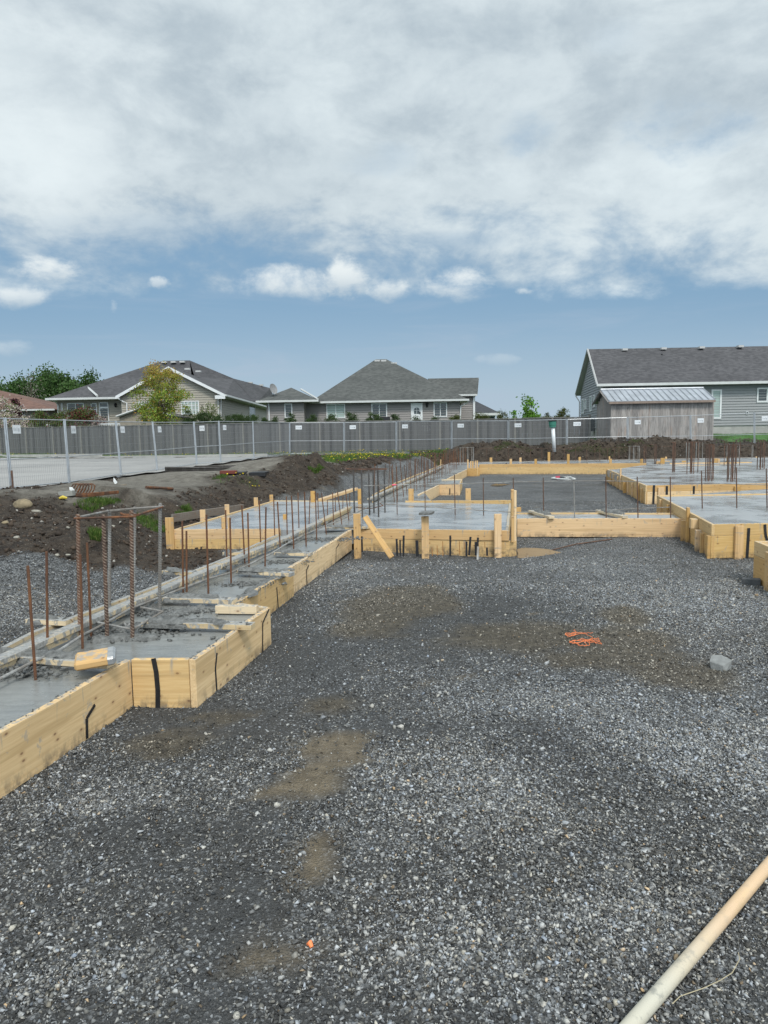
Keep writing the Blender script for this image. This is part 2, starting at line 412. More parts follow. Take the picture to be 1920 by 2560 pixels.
def caked(m, amount=.8, col=(.33, .335, .33)):
    m = m.copy(); m.name = 'cement_caked_timber'; nt = m.node_tree; s = Sh(nt); b = nt.nodes['Principled BSDF']
    src = b.inputs['Base Color'].links[0].from_socket; t = nt.nodes.new('ShaderNodeTexCoord').outputs['Object']
    geo = nt.nodes.new('ShaderNodeNewGeometry'); sn = nt.nodes.new('ShaderNodeSeparateXYZ'); nt.links.new(geo.outputs['Normal'], sn.inputs[0])
    up = s.ramp(sn.outputs[2], .3, .8); n = s.noise(t, 14, 7, .7, .6); n2 = s.noise(t, 3, 3, .5)
    f = s.m('MAXIMUM', s.m('MULTIPLY', up, s.ramp(n, .66 - .3 * amount, .58, 0, 1) if False else s.ramp(n, .38, .52, .35, 1.0)), s.ramp(s.m('ADD', n, s.m('MULTIPLY', s.m('SUBTRACT', n2, .5), .5)), .56 - .1 * amount, .60 - .1 * amount))
    c = s.mix(s.m('MULTIPLY', f, .92), src, s.mix(s.ramp(s.noise(t, 40, 5, .7), .35, .65), tuple(v * .55 for v in col), col)); nt.links.new(c, b.inputs['Base Color']); return m
def concrete_mat(name, c0, c1, wet):
    m, nt, b, s = mat_new(name)
    t = nt.nodes.new('ShaderNodeTexCoord').outputs['Object']
    n1 = s.noise(t, 1.3, 6, .6, .5); n2 = s.noise(s.mapping(t, (1, 6, 1)), 5, 6, .65, .3); n3 = s.noise(t, 60, 4, .7)
    f = s.m('ADD', s.m('MULTIPLY', s.ramp(n1, .3, .7), .6), s.m('MULTIPLY', s.ramp(n2, .3, .7), .4))
    c = s.mix(f, c0, c1); n4 = s.noise(s.mapping(t, (1, 1.6, 1)), 2.6, 7, .7, 1.2); c = s.mix(s.ramp(n4, .58, .70, 0, .35), c, tuple(v * .5 for v in c0)); c = s.mix(s.m('MULTIPLY', s.ramp(n3, .3, .8), .25), c, tuple(v * .6 for v in c0))
    nt.links.new(c, b.inputs['Base Color'])
    nt.links.new(s.ramp(n1, .35, .65, wet, wet + .32), b.inputs['Roughness'])
    hh = s.m('ADD', s.m('MULTIPLY', n2, 1.0), s.m('MULTIPLY', n3, .12))
    nt.links.new(s.bump(hh, .25, .01), b.inputs['Normal'])
    return m
M_cake = caked(M_woodc, .9); M_cake2 = caked(M_woodc, -.1)
M_conc = concrete_mat('wet_concrete', (.20, .21, .215), (.36, .37, .375), .09)
M_conc2 = concrete_mat('footing_concrete', (.13, .135, .13), (.26, .265, .255), .10)
def lump_mat():
    m, nt, b, s = mat_new('cement_lumps')
    t = nt.nodes.new('ShaderNodeTexCoord').outputs['Object']
    n = s.noise(t, 25, 6, .7); n2 = s.noise(t, 90, 4, .7)
    nt.links.new(s.mix(s.ramp(n, .3, .7), (.080, .081, .077), (.20, .202, .195)), b.inputs['Base Color'])
    b.inputs['Roughness'].default_value = .5
    nt.links.new(s.bump(s.m('ADD', n, s.m('MULTIPLY', n2, .5)), .9, .02), b.inputs['Normal'])
    return m
M_lump = lump_mat()
def rust_mat(name, a, b_, c_=(.05, .03, .022)):
    m, nt, b, s = mat_new(name)
    t = nt.nodes.new('ShaderNodeTexCoord').outputs['Object']
    n = s.noise(s.mapping(t, (1, 1, .35)), 22, 6, .65); n2 = s.noise(s.mapping(t, (1, 1, .3)), 5, 4, .6)
    c = s.mix(s.ramp(n, .35, .65), a, b_); c = s.mix(s.ramp(n2, .38, .6, .1, .85), c, c_)
    nt.links.new(c, b.inputs['Base Color']); b.inputs['Roughness'].default_value = .85
    nt.links.new(s.bump(n, .4, .003), b.inputs['Normal'])
    return m
M_rust = rust_mat('rust', (.11, .042, .02), (.235, .095, .032))
M_rustd = rust_mat('rust_dark', (.09, .05, .035), (.17, .085, .05))
M_steel = rust_mat('cement_coated_steel', (.20, .20, .195), (.34, .34, .33), (.15, .13, .11))
M_black = simple('black_strap', (.018, .018, .02), .5, .2, .3, 20)
M_galv = simple('galvanised', (.46, .48, .50), .42, .75, .12, 4)
M_white = simple('white_trim', (.64, .65, .66), .45, 0, .04, 3)
M_pvc = simple('white_pvc', (.62, .64, .65), .4, 0, .05, 5)

# ------------------------------------------------------------------ merged scatter (numpy)
def proto_stone(seed, n=9, flat=.62):
    r = np.random.default_rng(seed); p = r.normal(size=(n, 3)); p /= np.linalg.norm(p, axis=1)[:, None]
    p *= r.uniform(.8, 1.1, (n, 1)); p[:, 2] *= flat; p[:, 1] *= r.uniform(.65, .95)
    bm = bmesh.new()
    for q in p: bm.verts.new(q)
    res = bmesh.ops.convex_hull(bm, input=bm.verts)
    geom = [g for g in res.get('geom_interior', []) if isinstance(g, bmesh.types.BMVert)]
    if geom: bmesh.ops.delete(bm, geom=geom, context='VERTS')
    bmesh.ops.triangulate(bm, faces=bm.faces[:]); bm.verts.index_update()
    v = np.array([q.co[:] for q in bm.verts]); f = np.array([[a.index for a in fc.verts] for fc in bm.faces]); bm.free()
    return v, f
def rots(n, tilt=.5, r=rng):
    a = r.uniform(0, 2 * np.pi, n); tx = r.normal(0, tilt, n); ty = r.normal(0, tilt, n)
    ca, sa = np.cos(a), np.sin(a); cx_, sx = np.cos(tx), np.sin(tx); cy_, sy = np.cos(ty), np.sin(ty)
    Rz = np.zeros((n, 3, 3)); Rz[:, 0, 0] = ca; Rz[:, 0, 1] = -sa; Rz[:, 1, 0] = sa; Rz[:, 1, 1] = ca; Rz[:, 2, 2] = 1
    Rx = np.zeros((n, 3, 3)); Rx[:, 0, 0] = 1; Rx[:, 1, 1] = cx_; Rx[:, 1, 2] = -sx; Rx[:, 2, 1] = sx; Rx[:, 2, 2] = cx_
    Ry = np.zeros((n, 3, 3)); Ry[:, 1, 1] = 1; Ry[:, 0, 0] = cy_; Ry[:, 0, 2] = sy; Ry[:, 2, 0] = -sy; Ry[:, 2, 2] = cy_
    return Ry @ Rx @ Rz
def scatter(name, protos, pos, scl, rot, colr, mat, parent=None, smooth=False):
    n = len(pos); which = rng.integers(0, len(protos), n)
    Vs, Fs, Cs = [], [], []; base = 0
    for k, (v, f) in enumerate(protos):
        ix = np.where(which == k)[0]
        if not len(ix): continue
        s = scl[ix]; s = s[:, None, None] if s.ndim == 1 else s[:, None, :]
        vv = np.einsum('nij,nvj->nvi', rot[ix], v[None] * s) + pos[ix][:, None, :]
        ff = f[None] + (np.arange(len(ix)) * len(v))[:, None, None] + base
        Vs.append(vv.reshape(-1, 3)); Fs.append(ff.reshape(-1, f.shape[1]))
        Cs.append(np.repeat(colr[ix], len(v), axis=0)); base += len(ix) * len(v)
    V = np.concatenate(Vs); F = np.concatenate(Fs); C = np.concatenate(Cs)
    if parent is not None:
        inv = np.array(mworld(parent).inverted()); V = V @ inv[:3, :3].T + inv[:3, 3]
    me = bpy.data.meshes.new(name)
    me.vertices.add(len(V)); me.vertices.foreach_set('co', V.astype(np.float32).ravel())
    k = F.shape[1]
    me.loops.add(F.size); me.loops.foreach_set('vertex_index', F.astype(np.int32).ravel())
    me.polygons.add(len(F)); me.polygons.foreach_set('loop_start', np.arange(0, F.size, k, dtype=np.int32))
    if smooth: me.polygons.foreach_set('use_smooth', np.ones(len(F), bool))
    me.update(calc_edges=True)
    a = me.color_attributes.new('tint', 'FLOAT_COLOR', 'POINT')
    a.data.foreach_set('color', np.c_[C, np.ones(len(C))].astype(np.float32).ravel())
    me.materials.append(mat)
    o = bpy.data.objects.new(name, me); COL.objects.link(o)
    if parent is not None: o.parent = parent
    return o
def tint_mat(name, rough=.85, bump=0.0, bscale=200, trans=0.0, spec=.3):
    m, nt, b, s = mat_new(name)
    c = s.attr('tint', 'Color'); 
    if bump:
        t = nt.nodes.new('ShaderNodeTexCoord').outputs['Object']
        n = s.noise(t, bscale, 3, .6)
        c = s.mix(s.ramp(n, .3, .7, 0, .35), c, (.03, .03, .03))
    nt.links.new(c, b.inputs['Base Color']); b.inputs['Roughness'].default_value = rough
    b.inputs['Specular IOR Level'].default_value = spec
    if trans:
        tr = nt.nodes.new('ShaderNodeBsdfTranslucent'); nt.links.new(c, tr.inputs[0])
        mx = nt.nodes.new('ShaderNodeMixShader'); mx.inputs[0].default_value = trans
        nt.links.new(b.outputs[0], mx.inputs[1]); nt.links.new(tr.outputs[0], mx.inputs[2])
        nt.links.new(mx.outputs[0], nt.nodes['Material Output'].inputs[0])
    return m
M_stone = tint_mat('stone_tint', .8, .3, 160)
M_leaf = tint_mat('leaf_tint', .6, 0, trans=.35)
M_grassb = tint_mat('grass_tint', .6, 0, trans=.35)
STONES_S = [proto_stone(70 + i, 7, .55 + .12 * (i % 3)) for i in range(10)]
STONES = [proto_stone(i, 8 + i % 3, .55 + .12 * (i % 3)) for i in range(8)]


# ------------------------------------------------------------------ ground
def wellipse(px, py, rx, ry):
    c = at_z(px, py, 0); a = at_z(px, py - ry, 0); b = at_z(px, py + ry, 0)
    return c.x, c.y, rx * c.y / FPX, abs(a.y - b.y) / 2
MUD = [wellipse(*a) for a in ((825, 1885, 72, 52), (865, 1850, 50, 32), (770, 1965, 110, 42), (700, 1990, 60, 16), (800, 2160, 46, 50), (690, 2168, 14, 8), (800, 2098, 26, 12))]
OLIVE = [wellipse(*a) for a in ((1000, 1500, 130, 34), (930, 1560, 120, 40), (1300, 1590, 220, 40), (1560, 1620, 160, 60), (1700, 1690, 130, 34), (1470, 1650, 120, 30), (420, 1860, 110, 40), (560, 1790, 90, 20), (1060, 1500, 90, 40), (1560, 1540, 70, 24), (830, 1760, 90, 30))]
DARK = [wellipse(*a) for a in ((520, 1830, 260, 80), (760, 1640, 200, 110), (1040, 1640, 150, 50), (300, 2050, 300, 90), (1060, 1540, 220, 60), (700, 1500, 60, 60), (620, 2350, 160, 120), (1350, 1820, 120, 60))]
LIGHT = [wellipse(*a) for a in ((1450, 1760, 300, 40), (1760, 1850, 260, 120), (1720, 1480, 260, 60), (1500, 1420, 160, 30), (1150, 2000, 260, 160), (1100, 2350, 260, 160), (1500, 2300, 260, 160), (200, 2450, 240, 70), (250, 2010, 160, 26), (860, 1560, 90, 16), (900, 1420, 70, 14))]
def esum(lst, x, y, p=1.6):
    m = np.zeros_like(x)
    for (a, b, rx, ry) in lst: m = np.maximum(m, np.exp(-(((x - a) / rx) ** 2 + ((y - b) / ry) ** 2) ** p))
    return m
def masks(x, y):
    global DIRTP, SANDP
    if DIRTP is None:
        DIRTP = np.array([(-11, 9.5)] + [tuple(gp(*q).xy) for q in ((-150, 1420), (0, 1402), (90, 1385), (170, 1395), (240, 1425), (330, 1420), (395, 1440), (470, 1440), (540, 1405))] + [tuple(at_z(*q).xy) for q in ((560, 1398, 0.), (550, 1330, 0.), (432, 1322, .2))] + [tuple(gp(*q).xy) for q in ((540, 1283), (690, 1244), (790, 1236), (845, 1205), (880, 1185), (940, 1168))]
                         + [tuple(at_y(*q).xy) for q in ((1040, 1140, 31.5), (1060, 1140, 35), (700, 1140, 36.5), (0, 1140, 44), (-900, 1140, 44))], float)
        SANDP = np.array([tuple(gp(*q).xy) for q in ((-40, 1240), (110, 1238), (180, 1246), (300, 1230), (380, 1246), (500, 1220), (540, 1190), (690, 1160), (860, 1152), (800, 1143), (667, 1145), (560, 1159), (420, 1177), (300, 1194), (100, 1220), (-100, 1236))], float)
    nz = fbm(x * 3, y * 3, 4, 51, .6) - .5; nb = fbm(x * .9, y * .9, 4, 57) - .5
    d = sdist(x, y, PAD) + nb * .8
    dl_ = sstep(.12, -.12, sdist(x, y, DIRTP) + nz * .5); dr_ = sstep(-.5, -.1, d + nz * .3) * (y > 32.9) * (x > 1.5); dirt = np.maximum(dl_, dr_)
    gm = bump2(x, y, 1.0, 24.2, 1.1, 1.2, 1) ; dirt = dirt * (1 - sstep(.35, .6, gm))
    mud = sstep(.24, .42, esum(MUD, x, y) + nz * .7 + (fbm(x * 14, y * 14, 3, 63, .7) - .5) * .7) 
    olive = sstep(.22, .62, esum(OLIVE, x, y, 1.0) + nz * .8 + nb * .4)
    light = np.clip(.40 + .62 * esum(LIGHT, x, y, 1) - .34 * esum(DARK, x, y, 1) + nb * 1.0 + nz * .55 - .10 * sstep(.4, -1.6, x) * sstep(7, 4, y), 0, 1)
    sand = sstep(.35, -.35, sdist(x, y, SANDP) + nz * 1.2)
    return dirt, mud, olive, light, sand
xs = np.unique(np.round(np.concatenate([np.arange(-19, 21.01, .13), -19 - np.geomspace(.2, 900, 45), 21 + np.geomspace(.2, 900, 45)]), 3))
ys = np.unique(np.round(np.concatenate([np.arange(-5, 8, .10), np.arange(8, 38, .12), np.arange(38, 60, .5), 60 + np.geomspace(.6, 1400, 40)]), 3))
GX, GY = np.meshgrid(xs, ys); masks(np.zeros(2), np.zeros(2))
GZ = terrain(GX, GY)
rm = road_mask(GX, GY); GZ = GZ - .05 * rm
dirt, mud, olive, light, sand = masks(GX, GY)
nx, ny = len(xs), len(ys)
V = np.c_[GX.ravel(), GY.ravel(), GZ.ravel()]
ii = (np.arange(ny - 1)[:, None] * nx + np.arange(nx - 1)[None]).ravel()
F = np.c_[ii, ii + 1, ii + nx + 1, ii + nx]
me = bpy.data.meshes.new('ground')
me.vertices.add(len(V)); me.vertices.foreach_set('co', V.astype(np.float32).ravel())
me.loops.add(F.size); me.loops.foreach_set('vertex_index', F.astype(np.int32).ravel())
me.polygons.add(len(F)); me.polygons.foreach_set('loop_start', np.arange(0, F.size, 4, dtype=np.int32))
me.polygons.foreach_set('use_smooth', np.ones(len(F), bool)); me.update(calc_edges=True)
for nm, arr in (('dirt', dirt), ('mud', mud), ('olive', olive), ('light', light), ('sand', sand)):
    a = me.attributes.new(nm, 'FLOAT', 'POINT'); a.data.foreach_set('value', arr.astype(np.float32).ravel())
m, nt, b, s = mat_new('ground_mix')
t = nt.nodes.new('ShaderNodeTexCoord').outputs['Object']
vn = nt.nodes.new('ShaderNodeTexVoronoi'); nt.links.new(t, vn.inputs['Vector']); vn.inputs['Scale'].default_value = 105
vn2 = nt.nodes.new('ShaderNodeTexVoronoi'); nt.links.new(t, vn2.inputs['Vector']); vn2.inputs['Scale'].default_value = 30
sc1 = nt.nodes.new('ShaderNodeSeparateColor'); nt.links.new(vn.outputs['Color'], sc1.inputs[0])
sc2 = nt.nodes.new('ShaderNodeSeparateColor'); nt.links.new(vn2.outputs['Color'], sc2.inputs[0])
nzf = s.noise(t, 220, 4, .7); nzm = s.noise(t, 14, 5, .65); nzl = s.noise(t, 1.1, 5, .6)
spq = nt.nodes.new('ShaderNodeSeparateXYZ'); nt.links.new(t, spq.inputs[0]); sp0_ = spq.outputs[1]
g = s.mix(s.ramp(nzf, .3, .7), (.023, .0235, .024), (.098, .10, .10))
lt = s.attr('light')
# pale chips, more of them where the loose stone lies
chip = s.ramp(s.m('ADD', sc1.outputs[0], s.m('MULTIPLY', lt, .55)), .80, 1.08)
g = s.mix(chip, g, s.mix(sc1.outputs[1], (.08, .085, .09), (.40, .41, .415)))
chip2 = s.ramp(s.m('ADD', sc2.outputs[0], s.m('MULTIPLY', lt, .45)), .95, 1.15)
g = s.mix(s.m('MULTIPLY', chip2, .22), g, s.mix(sc2.outputs[1], (.10, .105, .11), (.36, .37, .375)))
nzw = s.noise(t, .55, 6, .65, .8); g = s.mix(s.m('MULTIPLY', s.ramp(nzl, .35, .65), .35), g, (.042, .040, .037)); g = s.mix(s.ramp(nzw, .48, .68, 0, .32), g, s.mix(s.ramp(nzm, .3, .7), (.046, .037, .026), (.10, .084, .062)))
stk = s.noise(s.mapping(t, (.45, 1.6, 1)), 1.3, 6, .65, .7); g = s.mix(s.m('MULTIPLY', s.ramp(stk, .50, .68), s.ramp(sp0_, 10.5, 13, 0, .6)), g, (.15, .155, .155))
ol = s.mix(s.ramp(nzm, .3, .7), (.050, .040, .026), (.125, .104, .072))
g = s.mix(s.m('MULTIPLY', s.attr('olive'), .8), g, ol)
md = s.mix(s.ramp(nzm, .3, .7), (.125, .098, .062), (.21, .168, .112))
g = s.mix(s.m('MULTIPLY', s.attr('mud'), .85), g, md)
dn = s.noise(t, 4.5, 7, .7, .5); dn2 = s.noise(t, 30, 5, .7)
dcol = s.mix(s.ramp(dn, .32, .68), (.018, .0125, .009), (.080, .060, .043))
dcol = s.mix(s.m('MULTIPLY', s.ramp(dn2, .45, .75), .5), dcol, (.13, .098, .07))
dcol = s.mix(s.ramp(s.noise(t, 60, 2, .5), .66, .74), dcol, (.30, .28, .25))
g = s.mix(s.attr('dirt'), g, dcol)
sn_ = s.mix(s.ramp(dn, .3, .7), (.15, .135, .11), (.30, .28, .24))
g = s.mix(s.m('MULTIPLY', s.attr('sand'), .85), g, sn_)
# distant meadow beyond the houses
sp = nt.nodes.new('ShaderNodeSeparateXYZ'); nt.links.new(t, sp.inputs[0])
g = s.mix(s.ramp(sp.outputs[1], 40.5, 43.0), g, s.mix(nzm, (.035, .075, .015), (.07, .13, .03)))
nt.links.new(g, b.inputs['Base Color'])
wet = s.ramp(nzl, .5, .7, 0, .3)
nt.links.new(s.m('SUBTRACT', .85, s.m('MULTIPLY', wet, s.m('SUBTRACT', 1.0, s.attr('dirt')))), b.inputs['Roughness'])
b.inputs['Specular IOR Level'].default_value = .35
bh = s.m('ADD', s.m('MULTIPLY', vn.outputs['Distance'], .6), s.m('MULTIPLY', nzf, .35))
bn = s.bump(bh, 1.0, .02)
bn = s.bump(s.m('MULTIPLY', s.m('ADD', dn, s.m('MULTIPLY', dn2, .4)), s.m('ADD', .08, s.attr('dirt'))), .9, .10, bn)
nt.links.new(bn, b.inputs['Normal'])
me.materials.append(m)
ground = bpy.data.objects.new('ground', me); COL.objects.link(ground); tag(ground, kind='structure')

# road sheet, kerb
def sheet(name, poly, lift, mat, step=.6, kind='structure', flat=None, fine=False, edge=0.0):
    poly = np.array(poly, float); x0, y0 = poly.min(0); x1, y1 = poly.max(0)
    gx = np.arange(x0, x1 + step, step); gy = np.arange(y0, y1 + step, step)
    X, Y = np.meshgrid(gx, gy); Zh = terrain(X, Y, fine) + lift if flat is None else np.full(X.shape, flat)
    sd_ = sdist(X, Y, poly) + (fbm(X * 1.5, Y * 1.5, 3, 91) - .5) * edge
    ins = sd_ < 0; n_ = len(gx); vs = np.c_[X.ravel(), Y.ravel(), Zh.ravel()]
    q = ins[:-1, :-1] & ins[1:, :-1] & ins[:-1, 1:] & ins[1:, 1:]
    jj = (np.arange(len(gy) - 1)[:, None] * n_ + np.arange(n_ - 1)[None])[q]
    fs = np.c_[jj, jj + 1, jj + n_ + 1, jj + n_]
    used = np.unique(fs); rem = -np.ones(len(vs), int); rem[used] = np.arange(len(used))
    me = bpy.data.meshes.new(name); me.from_pydata(vs[used].tolist(), [], rem[fs].tolist()); me.update()
    me.polygons.foreach_set('use_smooth', [True] * len(me.polygons))
    me.materials.append(mat); o = bpy.data.objects.new(name, me); COL.objects.link(o); tag(o, kind=kind); return o
m, nt, b, s = mat_new('asphalt'); t = nt.nodes.new('ShaderNodeTexCoord').outputs['Object']
n1 = s.noise(t, .25, 6, .6, .4); n2 = s.noise(s.mapping(t, (.25, 1.2, 1)), 1.2, 5, .6); n3 = s.noise(t, 60, 3, .6)
c = s.mix(s.ramp(n1, .3, .7), (.25, .245, .235), (.34, .33, .315)); c = s.mix(s.m('MULTIPLY', s.ramp(n2, .45, .7), .5), c, (.19, .183, .175))
c = s.mix(s.m('MULTIPLY', n3, .3), c, (.10, .10, .10)); nt.links.new(c, b.inputs['Base Color']); b.inputs['Roughness'].default_value = .8
road = sheet('road', ROADP, .012, m, .4, edge=.3)
M_kerb = simple('kerb_concrete', (.38, .375, .35), .85, 0, .15, 2)
kb = MB(); kp = [at_y(0 - 400, 1145, 47.5)] + [at_y(px, py, Y) for px, py, Y in ((0, 1142.5, 43.2), (250, 1143.3, 39.6), (494, 1143.5, 37.3), (667, 1142, 36.9))]
for a, c_ in zip(kp[:-1], kp[1:]):
    L = (c_ - a).length; ang = math.atan2(c_.y - a.y, c_.x - a.x)
    z = tz((a.x + c_.x) / 2, (a.y + c_.y) / 2)
    kb.box((0, 0, -.1), (L + .02, .16, .13), Matrix.Translation((a.x, a.y, z)) @ Matrix.Rotation(ang, 4, 'Z'))
kerb = kb.build('kerb', M_kerb); tag(kerb, kind='structure')

# ------------------------------------------------------------------ loose gravel (uncountable)
def gravel(name, n, y0, y1, smin, smax, wfun, prob, mat, tone, margin=1.7, seed=1, sink=.25):
    r = np.random.default_rng(seed)
    # density even over the ground
    yy = np.sqrt(r.uniform(y0 * y0, y1 * y1, n)); xx = r.uniform(-1, 1, n) * (yy * .56 + margin)
    k = r.uniform(0, 1, n) < prob(xx, yy); xx, yy = xx[k], yy[k]
    keep = wfun(xx, yy); xx, yy = xx[keep], yy[keep]; n = len(xx)
    sz = smin * (smax / smin) ** (r.uniform(0, 1, n) ** 1.9)
    z = terrain(xx, yy) + sz * sink
    _, mud_, olive_, light_, _ = masks(xx, yy)
    v = tone(r, n, light_)
    hue = r.normal(0, 1, n)[:, None] * np.array([[.05, .015, -.05]])
    c = v[:, None] * (np.array([[.975, 1.0, 1.01]]) + hue)
    tintb = np.clip(olive_ * .8 + mud_ * .5, 0, 1)[:, None]
    c = c * (1 - tintb) + tintb * v[:, None] * np.array([[.95, .85, .68]])
    wv = np.clip((fbm(xx * .8, yy * .8, 4, 133) - .45) * 3.5, 0, 1)[:, None] * .28; c = c * (1 - wv) + wv * c * np.array([[1.0, .90, .74]])
    warm = r.uniform(0, 1, n) < .02; c[warm] *= np.array([[1.25, .95, .65]])
    pos = np.c_[xx, yy, z]
    return scatter(name, STONES_S if smax < .0148 else STONES, pos, np.repeat(sz[:, None], 3, 1) * r.uniform(.8, 1.2, (n, 3)), rots(n, .35, r), np.clip(c, .01, .8), mat)
FOOT = []   # polygons covered by footings, filled below, no gravel there
def free(x, y):
    k = np.ones(x.shape, bool)
    for p in FOOT: k &= ~inside(x, y, p)
    return k

# ------------------------------------------------------------------ timber helpers
def frame_m(p, d, up=Vector((0, 0, 1))):
    d = Vector(d).normalized(); n = Vector(up).cross(d).normalized(); u = d.cross(n)
    return Matrix(((d.x, n.x, u.x, p[0]), (d.y, n.y, u.y, p[1]), (d.z, n.z, u.z, p[2]), (0, 0, 0, 1)))
def place(name, mb, mat, Mw, parent=None, bevel=.003):
    me = bpy.data.meshes.new(name); me.from_pydata(mb.v, [], mb.f); me.update(); me.materials.append(mat)
    o = bpy.data.objects.new(name, me); COL.objects.link(o)
    if parent is not None:
        o.parent = parent; o.matrix_basis = mworld(parent).inverted() @ Mw
    else: o.matrix_basis = Mw
    if bevel:
        b = o.modifiers.new('bevel', 'BEVEL'); b.width = bevel; b.segments = 1
    return o
def plank_mb(L, w, h, jag=0.0, seed=0):
    """board along +X from 0..L, y 0..w, z -h..0, slightly crooked"""
    r = random.Random(seed); mb = MB(); n = max(2, int(L / .35) + 1); v = []; f = []
    for i in range(n + 1):
        x = L * i / n; wob = (math.sin(i * 1.7 + seed) * .003 + r.uniform(-.0015, .0015)) if 0 < i < n else 0
        v += [(x, wob, -h), (x, w + wob, -h), (x, w + wob, wob * .6), (x, wob, wob * .6)]
    for i in range(n):
        a = 4 * i; c = a + 4
        f += [(a, c, c + 3, a + 3), (a + 1, a + 2, c + 2, c + 1), (a + 3, c + 3, c + 2, a + 2), (a, a + 1, c + 1, c)]
    f += [(0, 3, 2, 1), (4 * n, 4 * n + 1, 4 * n + 2, 4 * n + 3)]
    mb.add(v, f); return mb
_seed = [0]
def board(parent, p0, p1, h, thick, side=1, mat=None, name='form_board', ext0=0.0, ext1=0.0):
    """outer top edge runs p0->p1; thickness goes to side (+1 = left of travel)"""
    _seed[0] += 1
    p0 = Vector(p0); p1 = Vector(p1); d = (p1 - p0).normalized(); p0 = p0 - d * ext0; p1 = p1 + d * ext1
    mb = plank_mb((p1 - p0).length, thick, h, 0, _seed[0])
    Mw = frame_m(p0, d)
    if side < 0: Mw = Mw @ Matrix.Translation((0, -thick, 0))
    return place(name, mb, mat or M_wood, Mw, parent)
def strapmb(parent, pts, w=.016, t=.003, name='strap', mat=None, n=None):
    """thin steel strap following points on a board face, n = face normal"""
    mb = MB(); pts = [Vector(p) for p in pts]; n = Vector(n).normalized()
    for a, b in zip(pts[:-1], pts[1:]):
        d = (b - a).normalized(); s_ = d.cross(n).normalized() * w / 2; o0 = n * .002; o1 = n * (.002 + t)
        v = [a - s_ + o0, a + s_ + o0, b + s_ + o0, b - s_ + o0, a - s_ + o1, a + s_ + o1, b + s_ + o1, b - s_ + o1]
        mb.add(v, [(0, 1, 2, 3), (4, 7, 6, 5), (0, 4, 5, 1), (1, 5, 6, 2), (2, 6, 7, 3), (3, 7, 4, 0)])
    return mb.build(name, mat or M_black, parent)
def on_plane(px, py, p, n):
    d = ray(px, py); t = (Vector(p) - CAM).dot(n) / d.dot(n); return CAM + d * t
def stake(parent, px0, px1, py_top, Y, zb=-.03, t=.038, mat=None, py_bot=None, name='stake', rot=0.0):
    a = at_y(px0, py_top, Y); b_ = at_y(px1, py_top, Y); w = b_.x - a.x
    if py_bot is not None: zb = at_y((px0 + px1) / 2, py_bot, Y).z
    H = (a.z + b_.z) / 2 - zb
    mb = MB().box((0, 0, -w), (H, t, 0)); _seed[0] += 1
    # local X runs up the stake so that the grain does too
    Mw = Matrix(((0, 0, -1, a.x), (0, 1, 0, Y), (1, 0, 0, zb), (0, 0, 0, 1)))
    if rot: Mw = Matrix.Translation((a.x, Y, zb)) @ Matrix.Rotation(rot, 4, 'Z') @ Matrix.Translation((-a.x, -Y, -zb)) @ Mw
    return place(name, mb, mat or M_wood2, Mw, parent)

ZL, ZH = .287, .425
def Z(z, pts): return [at_z(px, py, z) for px, py in pts]
def poly_slab(name, label, pts, ztop, mat, group=None, thick=.2, cat='footing', parentless=True):
    pts2 = [(p[0], p[1]) for p in pts]; FOOT.append(np.array(pts2))
    # subdivided top with small ripples
    P = np.array(pts2); x0, y0 = P.min(0); x1, y1 = P.max(0)
    mb = MB(); n = len(pts2)
    mb.add([(x, y, ztop) for x, y in pts2] + [(x, y, ztop - thick) for x, y in pts2],
           [tuple(range(n)), tuple(range(2 * n - 1, n - 1, -1))] + [(i, i + n, (i + 1) % n + n, (i + 1) % n) for i in range(n)])
    o = mb.build(name, mat)
    # local origin near the slab so object coordinates stay small
    tag(o, label, cat, group); return o

# ================= left strip footing =================
inA = Z(ZL, [(0, 1832.5), (326.7, 1649.2)]); dA = (inA[1] - inA[0]).normalized(); inA0 = inA[0] - dA * 1.6
cor1 = at_z(487.8, 1649.5, ZL); corR = at_z(471, 1648.6, ZL)
B1 = at_z(675.8, 1519.3, ZL)
C0, C1, C2, C3 = Z(ZL, [(587, 1511), (733, 1419.5), (727, 1420.6), (879, 1324)])
D = Z(ZL, [(0, 1618), (80, 1577), (404, 1457), (566, 1392), (690, 1336)]); dD = (D[1] - D[0]).normalized(); D0 = D[0] - dD * 1.5
grpF = 'timber formwork around the wet footings'
t1 = thing('formwork', (inA[1].x, inA[1].y, 0), 'nearest long pale form board running out of the left edge of the photo', 'formwork', grpF)
board(t1, inA0, inA[1], .295, .038, 1)
nrmA = Vector((dA.y, -dA.x, 0))
fa = lambda px, py: on_plane(px, py, inA[1], nrmA)
strapmb(t1, [fa(236, 1762), fa(215.5, 1796), fa(216.5, 1846)], .018, n=nrmA)
t2 = thing('formwork', (cor1.x, cor1.y, 0), 'boxed jog of form boards in the left foreground, black strap on its front', 'formwork', grpF)
board(t2, inA[1] + Vector((.002, 0, 0)), corR, .295, .038, 1, M_wood)
board(t2, cor1, B1, .295, .04, 1, M_wood)
board(t2, B1 + Vector((-.04, .0, 0)), C0 + Vector((.0, .03, 0)), .29, .038, -1, M_woodc)
nf = Vector((0, -1, 0)); dr = (corR - inA[1]).normalized(); nR = Vector((dr.y, -dr.x, 0))
fr = lambda px, py: on_plane(px, py, corR, nR)
strapmb(t2, [fr(384, 1645.5), fr(391, 1680), fr(395, 1725), fr(395, 1772)], .028, n=nR)
dB = (B1 - cor1).normalized(); nB = Vector((dB.y, -dB.x, 0)); fb = lambda px, py: on_plane(px, py, cor1, nB)
strapmb(t2, [fb(541, 1632), fb(537, 1672), fb(541, 1733)], .018, n=nB)
